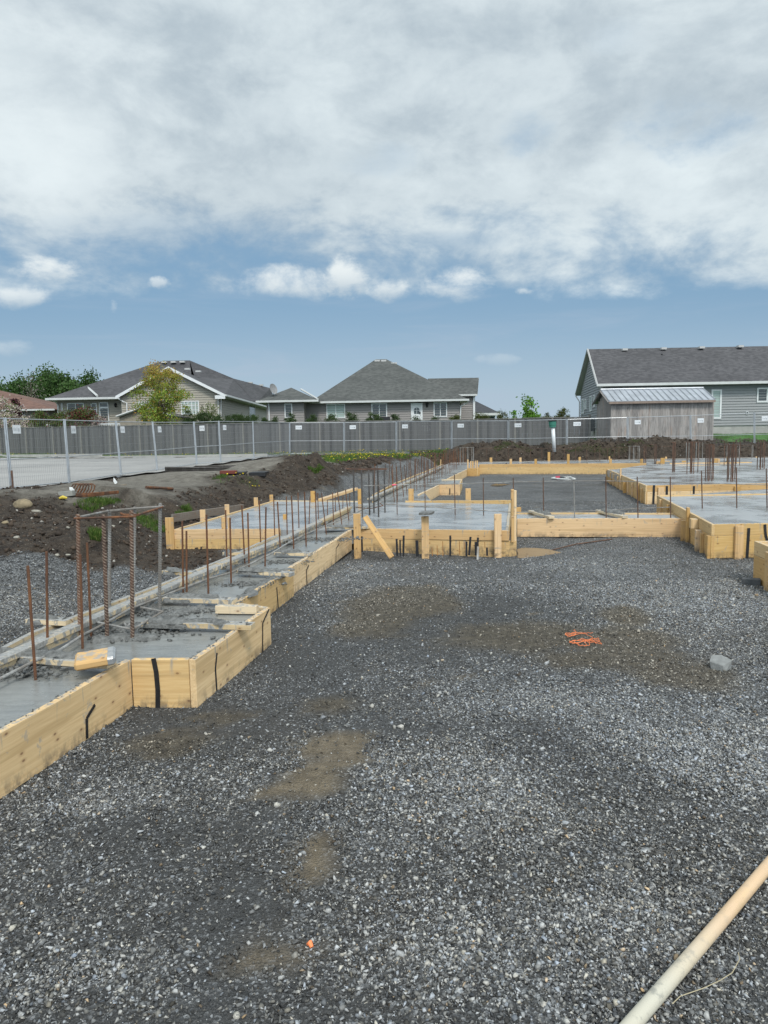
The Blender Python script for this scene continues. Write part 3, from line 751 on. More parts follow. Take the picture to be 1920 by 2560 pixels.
strapmb(t2, [fb(690, 1499) if False else fb(672, 1522), fb(656, 1557), fb(655.5, 1637)], .012, n=nB)
t3 = thing('formwork', (C1.x, C1.y, 0), 'form boards spliced in line beyond the boxed jog, leading to the middle pad', 'formwork', grpF)
board(t3, C0, C1, .29, .038, 1)
dC = (C3 - C2).normalized(); C2b = C2 + Vector((dC.y, -dC.x, 0)) * -.042
board(t3, C2 - Vector((dC.y, -dC.x, 0)) * .004, C3, .29, .038, 1, ext0=.15)
nC = Vector((dC.y, -dC.x, 0)); fc = lambda px, py: on_plane(px, py, C3, nC)
d0 = (C1 - C0).normalized(); n0 = Vector((d0.y, -d0.x, 0)); fc0 = lambda px, py: on_plane(px, py, C1, n0)
strapmb(t3, [fc0(691, 1468), fc0(695, 1521)], .018, n=n0)
strapmb(t3, [fc(771.5, 1413), fc(765.5, 1426), fc(767, 1460)], .014, n=nC)
strapmb(t3, [fc(847, 1360), fc(839.8, 1371), fc(839.5, 1406)], .012, n=nC)
t4 = thing('formwork', (D[2].x, D[2].y, 0), 'cement-caked outer form boards along the earth bank side of the left footing', 'formwork', grpF)
pr = D0
for i, q in enumerate(D[1:]):
    board(t4, q, pr, .2, .038, -1 if False else 1, M_cake2); pr = q
# concrete of the strip
strip_poly = [inA0, inA[1], cor1, B1, C0, C1, C3, D[4], D[3], D[2], D[1], D0]
def inset(p, dx): return (p.x + dx, p.y)
sp_ = [inset(inA0, -.03), (inA[1].x - .03, inA[1].y + .03), (cor1.x - .03, cor1.y + .035), (B1.x - .03, B1.y - .03), (C0.x - .03, C0.y), (C1.x - .07, C1.y), (C3.x - .035, C3.y + .0)] + [inset(q, .03) for q in (D[4], D[3], D[2], D[1], D0)]
poly_slab('concrete_footing', 'freshly poured grey concrete strip inside the left form boards', sp_, .262, M_conc2, 'wet concrete footings')

# ================= middle pad crossing the strip =================
LP = Z(ZL, [(431.8, 1324), (700, 1322)]); LPb = Z(ZL, [(685.5, 1250.5), (904, 1252)])
MP = Z(ZL, [(884, 1321.5), (1272.6, 1326.7), (1277.5, 1258)])
PB = at_z(1013, 1252, .30), at_z(1277.4, 1250.5, .31)
t5 = thing('formwork', (LP[0].x, LP[0].y, 0), 'two-board form of the pad jutting left towards the earth bank', 'formwork', grpF)
board(t5, LP[0], LP[1], .14, .038, 1, M_wood2); q0, q1 = LP[0] - Vector((0, 0, .143)), LP[1] - Vector((0, 0, .143)); board(t5, q0 + Vector((0, -.002, 0)), q1 + Vector((0, -.002, 0)), .24, .038, 1, M_wood)
board(t5, LPb[0], LP[0] + Vector((0, .04, 0)), .20, .04, 1, M_wood)
board(t5, LPb[0], LPb[1], .15, .038, -1, M_woodc)
YL = LP[0].y
for a, b_, tp, yy, zb in ((412, 432, 1294, YL - .04, -.05), (552.5, 563, 1293, YL - .04, -.08), (568, 574.5, 1294, YL - .045, 0)):
    stake(t5, a, b_, tp, yy, zb)
def lerpY(px, a, b_):   # depth where a pixel column crosses a line on plan
    n = Vector(((b_ - a).y, -(b_ - a).x, 0)); d = ray(px, 1280); t = (a - CAM).dot(n) / d.dot(n); return (CAM + d * t).y
for a, b_, tp in ((499, 512, 1274.5), (561, 572, 1261), (634, 644, 1244), (673.5, 682, 1237)):
    stake(t5, a, b_, tp, lerpY((a + b_) / 2, LP[0], LPb[0]) + .05, 0)
stake(t5, 776, 786.6, 1227.5, LPb[1].y + .05, 0)
stake(t5, 707, 715, 1285.6, 11.6, .2)
nfr = Vector((0, -1, 0)); fl = lambda px, py: on_plane(px, py, LP[0] - Vector((0, .004, 0)), nfr)
for x, y0, y1, w in ((503, 1351, 1380, .024), (508.5, 1351, 1380, .024), (517, 1352, 1386, .02), (524, 1350, 1386, .02), (528, 1344, 1386, .02), (613, 1346, 1366, .026), (637, 1338, 1360, .03)):
    strapmb(t5, [fl(x, y0), fl(x + (8 if x == 528 else 0), y1)], w, n=nfr)
t6 = thing('formwork', (MP[1].x, MP[1].y, 0), 'two-board form across the middle pad front, with several black straps and rust runs', 'formwork', grpF)
board(t6, MP[0], MP[1], .14, .038, 1, M_wood2)
board(t6, MP[0] + Vector((0, -.003, -.142)), MP[1] + Vector((.10, -.003, -.142)), .27, .038, 1, M_wood)
board(t6, MP[1] + Vector((0, .04, 0)), MP[2], .14, .038, 1, M_woodc)
board(t6, MP[1] + Vector((.0, .04, -.142)), MP[2] - Vector((0, 0, .142)), .2, .038, 1, M_wood)
board(t6, PB[0] - Vector((.0, 0, 0)), PB[1], .075, .038, 1, M_wood)
Ym = MP[1].y
for a, b_, tp, yy in ((883, 901, 1284.5, Ym - .04), (1053.5, 1072, 1291, Ym - .045), (1236, 1254, 1285, Ym - .045)):
    stake(t6, a, b_, tp, yy, -.10)
stake(t6, 1278, 1285, 1223, Ym + .25, py_bot=1358); stake(t6, 1285.5, 1291.5, 1226, Ym + .1, py_bot=1356, mat=M_wood)
stake(t6, 1291, 1303, 1268, 13.4, .1); stake(t6, 1278.5, 1286, 1291, Ym - .03, py_bot=1356)
for a, b_, tp in ((1021, 1034, 1222), (1164, 1177, 1221)): stake(t6, a, b_, tp, PB[0].y + .05, 0)
fm = lambda px, py: on_plane(px, py, MP[1] - Vector((0, .005, 0)), nfr)
def mk(x, y): return 880 + x * .2532, 1290 + y * .2532
for pts, w in (((( 95, 200), (98, 355)), .03), (((440, 225), (447, 395)), .028), (((474, 235), (478, 395)), .022), (((510, 192), (507, 400)), .028), (((640, 240), (645, 402)), .040), (((970, 192), (970, 400)), .026),
               (((1130, 252), (1130, 395)), .028), (((1170, 205), (1155, 388)), .030), (((1222, 255), (1222, 390)), .034), (((1243, 212), (1240, 300)), .028), (((1331, 310), (1334, 392)), .026)):
    strapmb(t6, [fm(*mk(*p)) for p in pts], w, n=nfr)
strapmb(t6, [fm(*mk(1243, 300)) + Vector((0, -.01, 0)), at_y(*mk(1240, 480), Ym - .42)], .03, n=nfr, mat=M_steel)
M_runs = simple('rust_run', (.30, .14, .04), .8, 0, .3, 30)
for x, y0, y1 in ((895, 248, 395), (1060, 250, 380), (1108, 255, 330), (790, 310, 395), (840, 290, 390), (1310, 255, 320)):
    strapmb(t6, [fm(*mk(x, y0)), fm(*mk(x + 3, y1))], .010, .0006, 'rust_run', M_runs, n=nfr)
# pad concrete
sp_ = [(LP[0].x + .04, LP[0].y + .036), (LP[1].x, LP[1].y + .036), (C3.x - .04, C3.y + .02), (MP[0].x, MP[0].y + .036), (MP[1].x - .03, MP[1].y + .036), (MP[2].x - .02, MP[2].y), (PB[0].x + .02, PB[0].y + .03), (LPb[1].x, PB[0].y + .03), (LPb[1].x, LPb[1].y), (LPb[0].x + .04, LPb[0].y)]
poly_slab('concrete_footing', 'wide wet concrete pad under the second rebar cage, with stakes along its front', sp_, .268, M_conc, 'wet concrete footings')

# ================= cross strip =================
CS = Z(ZL, [(1293, 1296.5), (1717, 1296)]); CB = at_z(1293, 1280.5, ZL), at_z(1650, 1282, ZL)
t7 = thing('formwork', (CS[0].x, CS[0].y, 0), 'long single form board crossing the site between the middle pad and right pad', 'formwork', grpF)
board(t7, CS[0], CS[1], .287, .038, 1, M_wood2)
board(t7, CB[0], CB[1], .14, .038, -1, M_wood, ext1=.4)
fx = lambda px, py: on_plane(px, py, CS[0], Vector((0, -1, 0)))
for x, y0, y1 in ((1318.5, 1316, 1340), (1493, 1312, 1340), (1682, 1311, 1346)): strapmb(t7, [fx(x + 1.5, y0), fx(x, y1)], .022, n=nfr)
poly_slab('concrete_footing', 'narrow wet concrete strip between the crossing form boards', [(CS[0].x, CS[0].y + .036), (CS[1].x, CS[1].y + .036), (CB[1].x + .3, CB[1].y - .01), (CB[0].x, CB[0].y - .01)], .262, M_conc, 'wet concrete footings')

# ================= right pads =================
R2 = Z(ZH, [(1642, 1238), (1779, 1311)]); R2e = R2[1] + Vector((3.2, .0, 0))
t8 = thing('formwork', (R2[1].x, R2[1].y, 0), 'corner of a two-board form around the nearer right pad, studs up its side', 'formwork', grpF)
m1 = R2[0].lerp(R2[1], .55)
board(t8, R2[0], R2[1], .14, .038, 1, M_wood); board(t8, R2[0] - Vector((0, 0, .142)), R2[1] - Vector((0, 0, .142)), .285, .038, 1, M_wood2)
board(t8, R2[1] + Vector((.04, 0, 0)), R2e, .14, .038, 1, M_wood); board(t8, R2[1] + Vector((.0, -.003, -.142)), R2e + Vector((0, -.003, -.142)), .287, .038, 1, M_wood)
def side_stake(tt, A, B, f, w, z0, z1, out=.04, mat=None, n='stake'):
    p = A.lerp(B, f); d = (B - A).normalized(); nn = Vector((d.y, -d.x, 0)); nn = nn if nn.x < 0 else -nn
    mb = MB().box((0, 0, -w), (z1 - z0, out, 0)); q = p + nn * (out + .002); q.z = z0
    Mw = Matrix(((0, nn.x * -1, -d.x, q.x), (0, -nn.y, -d.y, q.y), (1, 0, 0, z0), (0, 0, 0, 1)))
    return place(n, mb, mat or M_wood2, Mw, tt)
for f, w, z0, z1, o in ((.12, .09, -.02, .40, .04), (.30, .05, -.02, .38, .04), (.68, .09, -.02, .50, .04), (.66, .05, -.02, .30, .09), (.86, .09, -.02, .28, .07), (.90, .05, -.02, .26, .04), (.98, .09, -.02, .28, .04)):
    side_stake(t8, R2[0], R2[1], f, w, z0, z1, o)
side_stake(t8, R2[0], R2[1], .80, .12, .27, .40, .09, M_wood, 'block')
Yr = R2[1].y; stake(t8, 1840, 1861, 1315, Yr - .045, -.02)
f2 = lambda px, py: on_plane(px, py, R2[1] - Vector((0, .004, 0)), nfr)
strapmb(t8, [f2(1872, 1320), f2(1867, 1398)], .035, n=nfr); strapmb(t8, [f2(1912, 1311), f2(1914, 1338), f2(1918, 1352)], .03, n=nfr)
dR = (R2[1] - R2[0]).normalized(); nR2 = Vector((dR.y, -dR.x, 0)); nR2 = nR2 if nR2.x < 0 else -nR2
fs = lambda px, py: on_plane(px, py, R2[0], nR2)
for pts in (((1724, 1290), (1726, 1355)), ((1676, 1262), (1678, 1300))): strapmb(t8, [fs(*p) for p in pts], .014, n=nR2)
R1 = Z(ZH, [(1517, 1172.5), (1614, 1213.7)]); R1e = R1[1] + Vector((6.0, .0, 0))
poly_slab('concrete_footing', 'nearer of the two big wet concrete pads on the right, crossed by dowels', [(R2[1].x + .03, R2[1].y + .036), (R2e.x, R2e.y + .036), (R2e.x + 2, R1[1].y - .6), (R2[0].x + .03, R2[0].y), ], .40, M_conc, 'wet concrete footings')
board(t8, R2[0] + Vector((.04, .0, 0)), R2[0] + Vector((4.4, .0, 0)), .12, .038, -1, M_wood)
t9 = thing('formwork', (R1[1].x, R1[1].y, 0), 'far two-board form behind the nearer right pad, many studs on its left side', 'formwork', grpF)
board(t9, R1[0], R1[1], .14, .038, 1, M_wood); board(t9, R1[0] - Vector((0, 0, .142)), R1[1] - Vector((0, 0, .142)), .285, .038, 1, M_wood2)
board(t9, R1[1] + Vector((.04, 0, 0)), R1e, .14, .038, 1, M_wood2); board(t9, R1[1] + Vector((0, -.003, -.142)), R1e + Vector((0, -.003, -.142)), .287, .038, 1, M_wood)
for f, w, z1, o in ((.02, .09, .46, .04), (.16, .09, .38, .04), (.26, .05, .36, .04), (.40, .09, .36, .05), (.47, .09, .62, .04), (.60, .09, .30, .08), (.66, .09, .36, .04), (.76, .05, .36, .04), (.88, .09, .40, .04), (.95, .05, .34, .04)):
    side_stake(t9, R1[0], R1[1], f, w, -.02, z1, o)
Y1 = R1[1].y; f1 = lambda px, py: on_plane(px, py, R1[1] - Vector((0, .004, 0)), nfr)
for x, dx, y0, y1, w in ((1635, -2, 1213, 1260, .05), (1667, 0, 1215, 1237, .05), (1735, -1, 1215, 1237, .045), (1866, -1, 1229, 1237, .06)): strapmb(t9, [f1(x, y0), f1(x + dx, y1)], w, n=nfr)
stake(t9, 1646, 1661, 1219, Y1 - .045, .0); stake(t9, 1837, 1852, 1216, Y1 - .045, .1)
FS = Z(.43, [(1198, 1160.5), (1540, 1159)]); FSe = FS[1] + Vector((1.2, 0, 0))
sp_ = [(R1[1].x + .03, R1[1].y + .036), (R1e.x, R1e.y + .036), (R1e.x + 1, R1[0].y), (R1[0].x, R1[0].y + .1)]
poly_slab('concrete_footing', 'farther big wet concrete pad on the right with a cluster of rusty rebar cages', sp_, .402, M_conc, 'wet concrete footings')
# nearest box at the right edge
BX = Z(.42, [(1885.7, 1352.4), (1925, 1368)])
dX = (BX[1] - BX[0]).normalized(); BXe = BX[0] + dX * 1.5
t10 = thing('formwork', (BX[0].x, BX[0].y, 0), 'corner of a form box cut off by the right photo edge, beside the dark paver', 'formwork', grpF)
board(t10, BX[0], BXe, .14, .04, 1, M_wood); board(t10, BX[0] - Vector((0, 0, .142)), BXe - Vector((0, 0, .142)), .30, .04, 1, M_wood2)
board(t10, BX[0] + Vector((.04, -.04, 0)), BX[0] + Vector((1.8, -.04, 0)), .14, .04, 1, M_wood); board(t10, BX[0] + Vector((.04, -.04, -.142)), BX[0] + Vector((1.8, -.04, -.142)), .28, .04, 1, M_wood)
side_stake(t10, BX[0], BXe, .30, .09, -.02, .38, .05); side_stake(t10, BX[0], BXe, .47, .06, -.03, .41, .05)
FOOT.append(np.array([(BX[0].x, BX[0].y), (BX[0].x + 2, BX[0].y), (BXe.x + 2, BXe.y), (BXe.x, BXe.y)]))

# ================= far strip and far jogs =================
t11 = thing('formwork', (FS[0].x, FS[0].y, 0), 'farthest two-board form stretching across the back of the site below the dirt piles', 'formwork', grpF)
board(t11, FS[0], FSe, .14, .038, 1, M_wood2); board(t11, FS[0] + Vector((0, -.003, -.142)), FSe + Vector((0, -.003, -.142)), .30, .038, 1, M_wood)
def gk(x, y): return 1140 + x * .2411, 1100 + y * .2411
Yf = FS[0].y
for x0, x1, yt, yb in ((557, 581, 196, 345), (815, 840, 196, 335), (1153, 1178, 146, 352)):
    a = gk(x0, yt); b_ = gk(x1, yb); stake(t11, a[0], b_[0], a[1], Yf - .045, -.02)
for x0, x1, yt in ((350, 376, 182), (658, 680, 182), (952, 977, 125), (1272, 1295, 175), (1585, 1600, 170)):
    a = gk(x0, yt); b_ = gk(x1, 0); stake(t11, a[0], b_[0], a[1], Yf + 3.2, .2)
a = gk(1590, 195); b_ = gk(1617, 0); stake(t11, a[0], b_[0], a[1], Yf - .045, .2)
ff = lambda px, py: on_plane(px, py, FS[0] - Vector((0, .005, 0)), nfr)
for x, y0, y1 in ((318, 255, 280), (500, 280, 315), (520, 238, 262), (772, 255, 305), (936, 287, 350), (1068, 245, 312), (1219, 288, 348), (1360, 235, 305)):
    strapmb(t11, [ff(*gk(x, y0)), ff(*gk(x, y1))], .05, n=nfr)
poly_slab('concrete_footing', 'far strip of wet concrete just in front of the long dirt pile', [(FS[0].x - 1.5, Yf + .036), (FSe.x + 12, Yf + .036), (FSe.x + 14, Yf + 3.2), (FS[0].x - .9, Yf + 3.2)], .395, M_conc, 'wet concrete footings')
board(t11, Vector((FS[0].x - .9, Yf + 3.2, .42)), Vector((FSe.x + 12, Yf + 3.2, .42)), .1, .04, 1, M_oldwood)
J = Z(ZL, [(1062, 1229.5), (1099, 1212), (1150, 1211.3), (1151, 1202), (1118, 1197), (1167.5, 1174)])
t12 = thing('formwork', (J[1].x, J[1].y, 0), 'boxed jog of form boards just beyond the back board of the middle pad', 'formwork', grpF)
board(t12, J[0], J[1], .287, .038, 1, M_wood, ext0=.8); board(t12, J[1], J[2], .30, .038, 1, M_wood2)
J3 = Vector((J[2].x + .35, J[2].y + 2.6, ZL)); board(t12, J[2], J3, .287, .038, 1, M_wood)
board(t12, J3, Vector((J[4].x - .2, J3.y, ZL)), .12, .038, 1, M_woodc)
strapmb(t12, [at_y(1124.5, 1221, J[1].y - .01), at_y(1124.5, 1237, J[1].y - .01)], .03, n=nfr)
t13 = thing('formwork', (J[5].x, J[5].y, 0), 'distant form boards of the left footing ending in a small square box', 'formwork', grpF)
Jb = Z(ZL, [(1120, 1196.5), (1167.5, 1173.5)]); BB = Z(.33, [(1167.8, 1170.5), (1195, 1170.5)])
board(t13, Jb[0], Jb[1], .287, .038, 1, M_wood)
board(t13, BB[0], BB[1], .35, .038, 1, M_wood2); board(t13, BB[1], BB[1] + Vector((.3, 2.0, 0)), .35, .038, 1, M_wood)
for x0, x1, yt in ((1168, 1171.5, 1149), (1175, 1178.5, 1153), (1180, 1184, 1153), (1187, 1190, 1152), (1191.5, 1195, 1151.5)):
    stake(t13, x0, x1, yt, BB[0].y + .06, .2)
stake(t13, 1194, 1199, 1169, BB[0].y - .04, -.02)
D2 = Z(ZL, [(930, 1237), (986, 1207.5), (1080, 1171), (1150, 1141)])
t14 = thing('formwork', (D2[1].x, D2[1].y, 0), 'outer form boards of the left footing beyond the middle pad, beside the gravel heap', 'formwork', grpF)
pr = D2[0]
for q in D2[1:]: board(t14, q, pr, .25, .038, 1, M_wood); pr = q
for x, yt, w in ((1102, 1149, 2.5), (1106, 1150, 2), (1117, 1155, 2.5), (1120, 1133, 2.6), (1131, 1149, 2.4), (1141, 1143, 2.4), (1147, 1144, 2.3), (1087, 1157, 2.6)):
    Yx = lerpY(x, D2[1], D2[3]); stake(t14, x - w / 2, x + w / 2, yt, Yx + .1, .0)
poly_slab('concrete_footing', 'distant stretch of the left concrete strip leading to the back corner', [(D2[0].x + .03, PB[0].y + .05), (J[0].x, PB[0].y + .05), (J[0].x, J[0].y), (J[1].x - .03, J[1].y + .04), (J[2].x - .03, J[2].y + .04), (J3.x - .03, J3.y - .03), (J[4].x, J3.y), (Jb[0].x - .03, Jb[0].y), (Jb[1].x - .03, Jb[1].y), (BB[0].x, BB[0].y + .05), (BB[1].x, BB[1].y + .05), (BB[1].x + .3, Yf + 3), (D2[3].x + .05, D2[3].y), (D2[2].x + .05, D2[2].y), (D2[1].x + .05, D2[1].y)], .262, M_conc2, 'wet concrete footings')
# jumble of far boards at the back right
t15 = thing('formwork', (12, 27, 0), 'jumble of small far forms and stub boards behind the rebar cages at back right', 'formwork', grpF)
def hk(x, y): return 1500 + x * .2532, 1060 + y * .2532
for x0, x1, yt, yb, Y in ((555, 605, 367, 410, 30), (600, 640, 335, 410, 29.8), (640, 690, 365, 415, 30.2), (645, 662, 323, 345, 33), (1120, 1165, 340, 390, 30), (1165, 1185, 342, 420, 29.7), (1255, 1268, 322, 420, 30), (1500, 1530, 380, 428, 29), (398, 425, 345, 400, 29.6), (810, 850, 362, 380, 29), (1540, 1560, 320, 350, 33)):
    a = hk(x0, yt); b_ = hk(x1, yb); stake(t15, a[0], b_[0], a[1], Y, py_bot=b_[1])
for x0, x1, yt, yb, Y in ((690, 1100, 385, 410, 28.2), (740, 1180, 412, 432, 26.5), (1185, 1500, 380, 412, 28.0), (1180, 1659, 412, 436, 26.2), (1460, 1659, 352, 366, 33), (1530, 1700, 385, 410, 29)):
    a = at_y(*hk(x0, yt), Y); b_ = at_y(*hk(x1, yt), Y); hh = (yb - yt) * .2532 * Y / FPX
    b_.z = a.z; board(t15, a, b_, hh, .038, 1, random.choice([M_wood, M_wood2]))
poly_slab('concrete_footing', 'back right spread of wet concrete behind the far pad', [(R1[0].x + .1, R1[0].y + .12), (R1e.x + 6, R1[0].y + .12), (R1e.x + 10, Yf - 1.5), (FSe.x + .3, Yf - 1.5)], .37, M_conc, 'wet concrete footings')

# ================= boards lying on top =================
def flat_board(label, a, b_, w, t, z0, mat, name='spreader_board', cat='board', group=None, tilt=0.0):
    """board lying flat; a,b: ends of its near lower edge"""
    a = Vector((a[0], a[1], z0)); b_ = Vector((b_[0], b_[1], z0)); d = (b_ - a).normalized()
    if d.x < 0: a, b_ = b_, a; d = -d
    mb = plank_mb((b_ - a).length, w, t, 0, random.randint(0, 99)); _seed[0] += 1
    Mw = frame_m(a + Vector((0, 0, t)), d)
    o = place(name, mb, mat, Mw, None); tag(o, label, cat, group); return o
gs = 'short boards laid across the form tops'
SPR = [((-60, 1650), (268, 1674), 'spreader board under the loose wood block, nearest across the left footing'),
       ((352, 1569), (627.6, 1577), 'cement-smeared spreader board resting on the boxed jog beside the front rebar cage'),
       ((404, 1506), (583, 1512), 'short spreader board ending on the footing just behind the boxed jog'),
       ((590, 1435), (726, 1443), 'spreader board whose end overhangs the splice in the inner form'),
       ((684, 1389), (776, 1391), 'spreader board between the form splice and the pad'),
       ((813, 1325), (934, 1322), 'spreader board against the first tall stake, leaning offcut at its end'),
       ((63, 1561), (164, 1566), 'broken-ended spreader board on the outer form at far left'),
       ((404, 1436), (487, 1441), 'spreader board on the outer form below the earth bank'),
       ((556, 1389), (604, 1389), 'stubby spreader board on the outer form in front of the left pad')]
LUMPS = []
for (a, b_, lab) in SPR:
    pa = at_z(a[0], a[1], ZL); pb = at_z(b_[0], b_[1], ZL)
    flat_board(lab, pa, pb, .089, .038, ZL + .001, M_cake2, group=gs); LUMPS.append((pa + Vector((0, .05, .038)), pb + Vector((0, .05, .038)), .035, .8))
pa = at_z(545, 1511, ZL); pb = at_z(664, 1519, ZL)
o = flat_board('thick cement-coated block lying along the back of the boxed jog', at_z(538, 1536, ZL - .02), at_z(641, 1537.5, ZL - .02), .06, .06, ZL - .015, M_woodc, name='timber_block')
for (px, py, pb_) in ((1384, 1296, 'short block laid across the crossing form board, lumps of cement on it'), (1567, 1295, 'second short block across the crossing form board, to the right')):
    q = at_z(px, py, ZL); mb = MB().box((0, 0, -.038), (1.0, .089, 0)); 
    o = place('spreader_board', mb, M_woodc, frame_m(q + Vector((0, -.06, .04)), Vector((-.12, 1, 0))), None); tag(o, pb_, 'board', gs)
    LUMPS.append((q + Vector((-.03, .15, .04)), q + Vector((-.12, .8, .04)), .05, 1.0))
kg = 'keyway boards laid end to end along the left footing'
KEY = [((-70, 1679), (352, 1497), .36, 'nearest keyway board, white with cement, entering from the left edge'), ((354, 1496), (556, 1411), .36, 'keyway board beside the front rebar cage, second from the camera'), ((560, 1408), (712, 1346), .36, 'keyway board third from the camera, level with the left pad'),
       ((714, 1346), (806, 1301), .36, 'keyway board ending under the cluster of dowels at the pad front'), ((808, 1300), (880, 1266), .36, 'clean-edged keyway board on top of the middle pad'), ((928, 1245), (1080, 1178), .36, 'keyway board beyond the second rebar cage'), ((1083, 1177), (1152, 1147), .36, 'farthest keyway board among the dense dowels')]
for (a, b_, z, lab) in KEY:
    pa = at_z(a[0], a[1], z); pb = at_z(b_[0], b_[1], z); d = (pb - pa).normalized()
    mb = plank_mb((pb - pa).length, .085, .038, 0, 3); mb2 = plank_mb((pb - pa).length - .1, .05, .04, 0, 4)
    for v, in [((x, y + .015, zz_ - .04),) for x, y, zz_ in mb2.v]: pass
    base_n = len(mb.v); mb.add([(x + .05, y + .015, zz_ - .039) for x, y, zz_ in mb2.v], mb2.f)
    o = place('keyway_board', mb, M_woodc if 'clean' in lab else M_cake, frame_m(pa, d) , None); tag(o, lab, 'board', kg)
    LUMPS.append((pa + Vector((0, .05, -.07)), pa.lerp(pb, .25) + Vector((0, .05, -.07)), .03, .7))
pa = at_y(807, 1247, 12.6); pb = at_y(895, 1219, 14.2)
o = flat_board('raised sloping board propped beside the second rebar cage', pa, pb, .1, .05, 0, M_wood2, name='raised_board'); o.matrix_basis = frame_m(pa, pb - pa)
st = stake(None, 894, 905, 1222, 14.1, .1); st.name = 'support_post'; tag(st, 'short post holding up the raised board by the second rebar cage', 'post')
# leaning offcut against the pad form
pa = at_y(919, 1289.5, Ym + .0) + Vector((0, .02, 0)); pb = at_y(986, 1391, Ym - .28)
mb = MB().box((0, 0, -.075), ((pb - pa).length, .03, 0)); Mw = frame_m(pb, pa - pb, Vector((.75, 0, .2)))
o = place('leaning_board', mb, M_wood2, Mw, None); tag(o, 'narrow offcut leaning against the front of the middle pad form', 'board')
# plank lying against the bank behind the left pad
pa = at_y(433, 1290, 12.2); pb = at_y(610, 1264, 14.6)
mb = MB().box((0, 0, -.14), ((pb - pa).length, .04, 0)); o = place('weathered_plank', mb, M_oldwood, frame_m(pa + Vector((0, 0, .03)), pb - pa), None); tag(o, 'grey weathered plank on edge behind the stakes of the left pad', 'plank')
# cap block on the middle stake
c0 = at_y(1047, 1288, Ym - .12); mb = MB()
mb.box((0, 0, 0), (.085, .24, .035)); mb.box((.088, 0, .004), (.17, .24, .038))
o = place('wood_block', mb, M_lump, Matrix.Translation(c0) @ Matrix.Rotation(-.25, 4, 'Z'), None); tag(o, 'pair of cement-coated block offcuts balanced on top of the central stake', 'wood block')
# wood block near the camera
ce = at_z(240, 1650, .36); mb = MB().box((-.105, -.075, 0), (.105, .075, .05))
o = place('wood_block', mb, M_wood2, Matrix.Translation((ce.x, ce.y, .345)) @ Matrix.Rotation(.33, 4, 'Z') @ Matrix.Rotation(.16, 4, 'X') @ Matrix.Rotation(-.08, 4, 'Y'), None, .012)
tag(o, 'chunky pale wood offcut with a grey cement corner, lying on the nearest form', 'wood block')
mb = MB().box((-.03, -.0755, -.0005), (.03, .0755, .0405))
capm = place('cement_patch', MB().box((.055, -.0765, -.001), (.1065, .0765, .0515)), M_conc, o.matrix_basis, o, .012)

# cement lumps along the spreaders and the cage
def lump_run(a, b_, r, dens, rr):
    L = (b_ - a).length; out = []
    for k in range(int(L / .016 * dens)):
        t = rr.random(); p = a.lerp(b_, t) + Vector((rr.gauss(0, .004), rr.gauss(0, .02), rr.gauss(0, .003))); out.append((p, rr.uniform(.3, 1.0) * r * .55))
    return out
rr = random.Random(5); pts_ = []
for (a, b_, r_, dn_) in LUMPS: pts_ += lump_run(a, b_, r_, dn_, rr)
for c_, n_, sx, sy, z in (((-1.75, 4.75), 240, .22, .18, .275), ((-1.62, 5.3), 140, .25, .12, .275), ((-2.15, 3.9), 160, .2, .10, .285), ((-1.25, 6.35), 120, .20, .1, .27), ((-1.05, 7.5), 120, .15, .1, .27), ((-.75, 9.2), 160, .3, .15, .27)):
    for _ in range(n_ * 3): pts_.append((Vector((c_[0] + rr.gauss(0, sx * .8), c_[1] + rr.gauss(0, sy * .6), z - .004)), .004 + .022 * rr.random() ** 3))
# splashes on the top edges of the inner forms
for a, b_ in ((inA0, inA[1]), (cor1, B1), (C0, C1), (C1, C3)):
    for _ in range(int((b_ - a).length * 60)):
        t = rr.random(); p = a.lerp(b_, t); n_ = Vector((-(b_ - a).y, (b_ - a).x, 0)).normalized()
        pts_.append((p + n_ * rr.uniform(.012, .05) + Vector((0, 0, .0)), rr.uniform(.003, .010)))
for _ in range(500):
    t = rr.random(); p = C0.lerp(C1, t); n_ = Vector((-(C1 - C0).y, (C1 - C0).x, 0)).normalized(); pts_.append((p + n_ * rr.uniform(.0, .10) - Vector((0, 0, .005)), rr.uniform(.006, .02)))
pos = np.array([p[:] for p, _ in pts_]); szs = np.array([s_ for _, s_ in pts_])
def ridge(a, b_, w, h, seed):
    r = np.random.default_rng(seed); L = (b_ - a).length; nx_ = max(6, int(L / .012)); ny_ = 9; d = (b_ - a).normalized(); n = Vector((-d.y, d.x, 0)); vs = []; fs = []
    xs_ = np.linspace(0, L, nx_); 
    for i, x in enumerate(xs_):
        wl = w * (.55 + .8 * float(vnoise(np.array([x * 9.]), np.array([seed * 3.1]))[0])) * (1 if 2 < i < nx_ - 3 else .4); off = (float(vnoise(np.array([x * 5.]), np.array([seed * 7.7]))[0]) - .5) * w * .7
        for j in range(ny_):
            t_ = j / (ny_ - 1) * 2 - 1; hh = h * math.sqrt(max(0, 1 - t_ * t_)) * (.25 + 1.3 * float(fbm(np.array([x * 22.]), np.array([t_ * 1.8 + seed]), 3, 3, .7)[0])) * (1 if 1 < i < nx_ - 2 else .2)
            p = a + d * x + n * (off + t_ * wl / 2); vs.append((p.x, p.y, p.z + hh - .004))
    for i in range(nx_ - 1):
        for j in range(ny_ - 1): k = i * ny_ + j; fs.append((k, k + ny_, k + ny_ + 1, k + 1))
    return vs, fs
rb_ = MB(); seed_ = 1
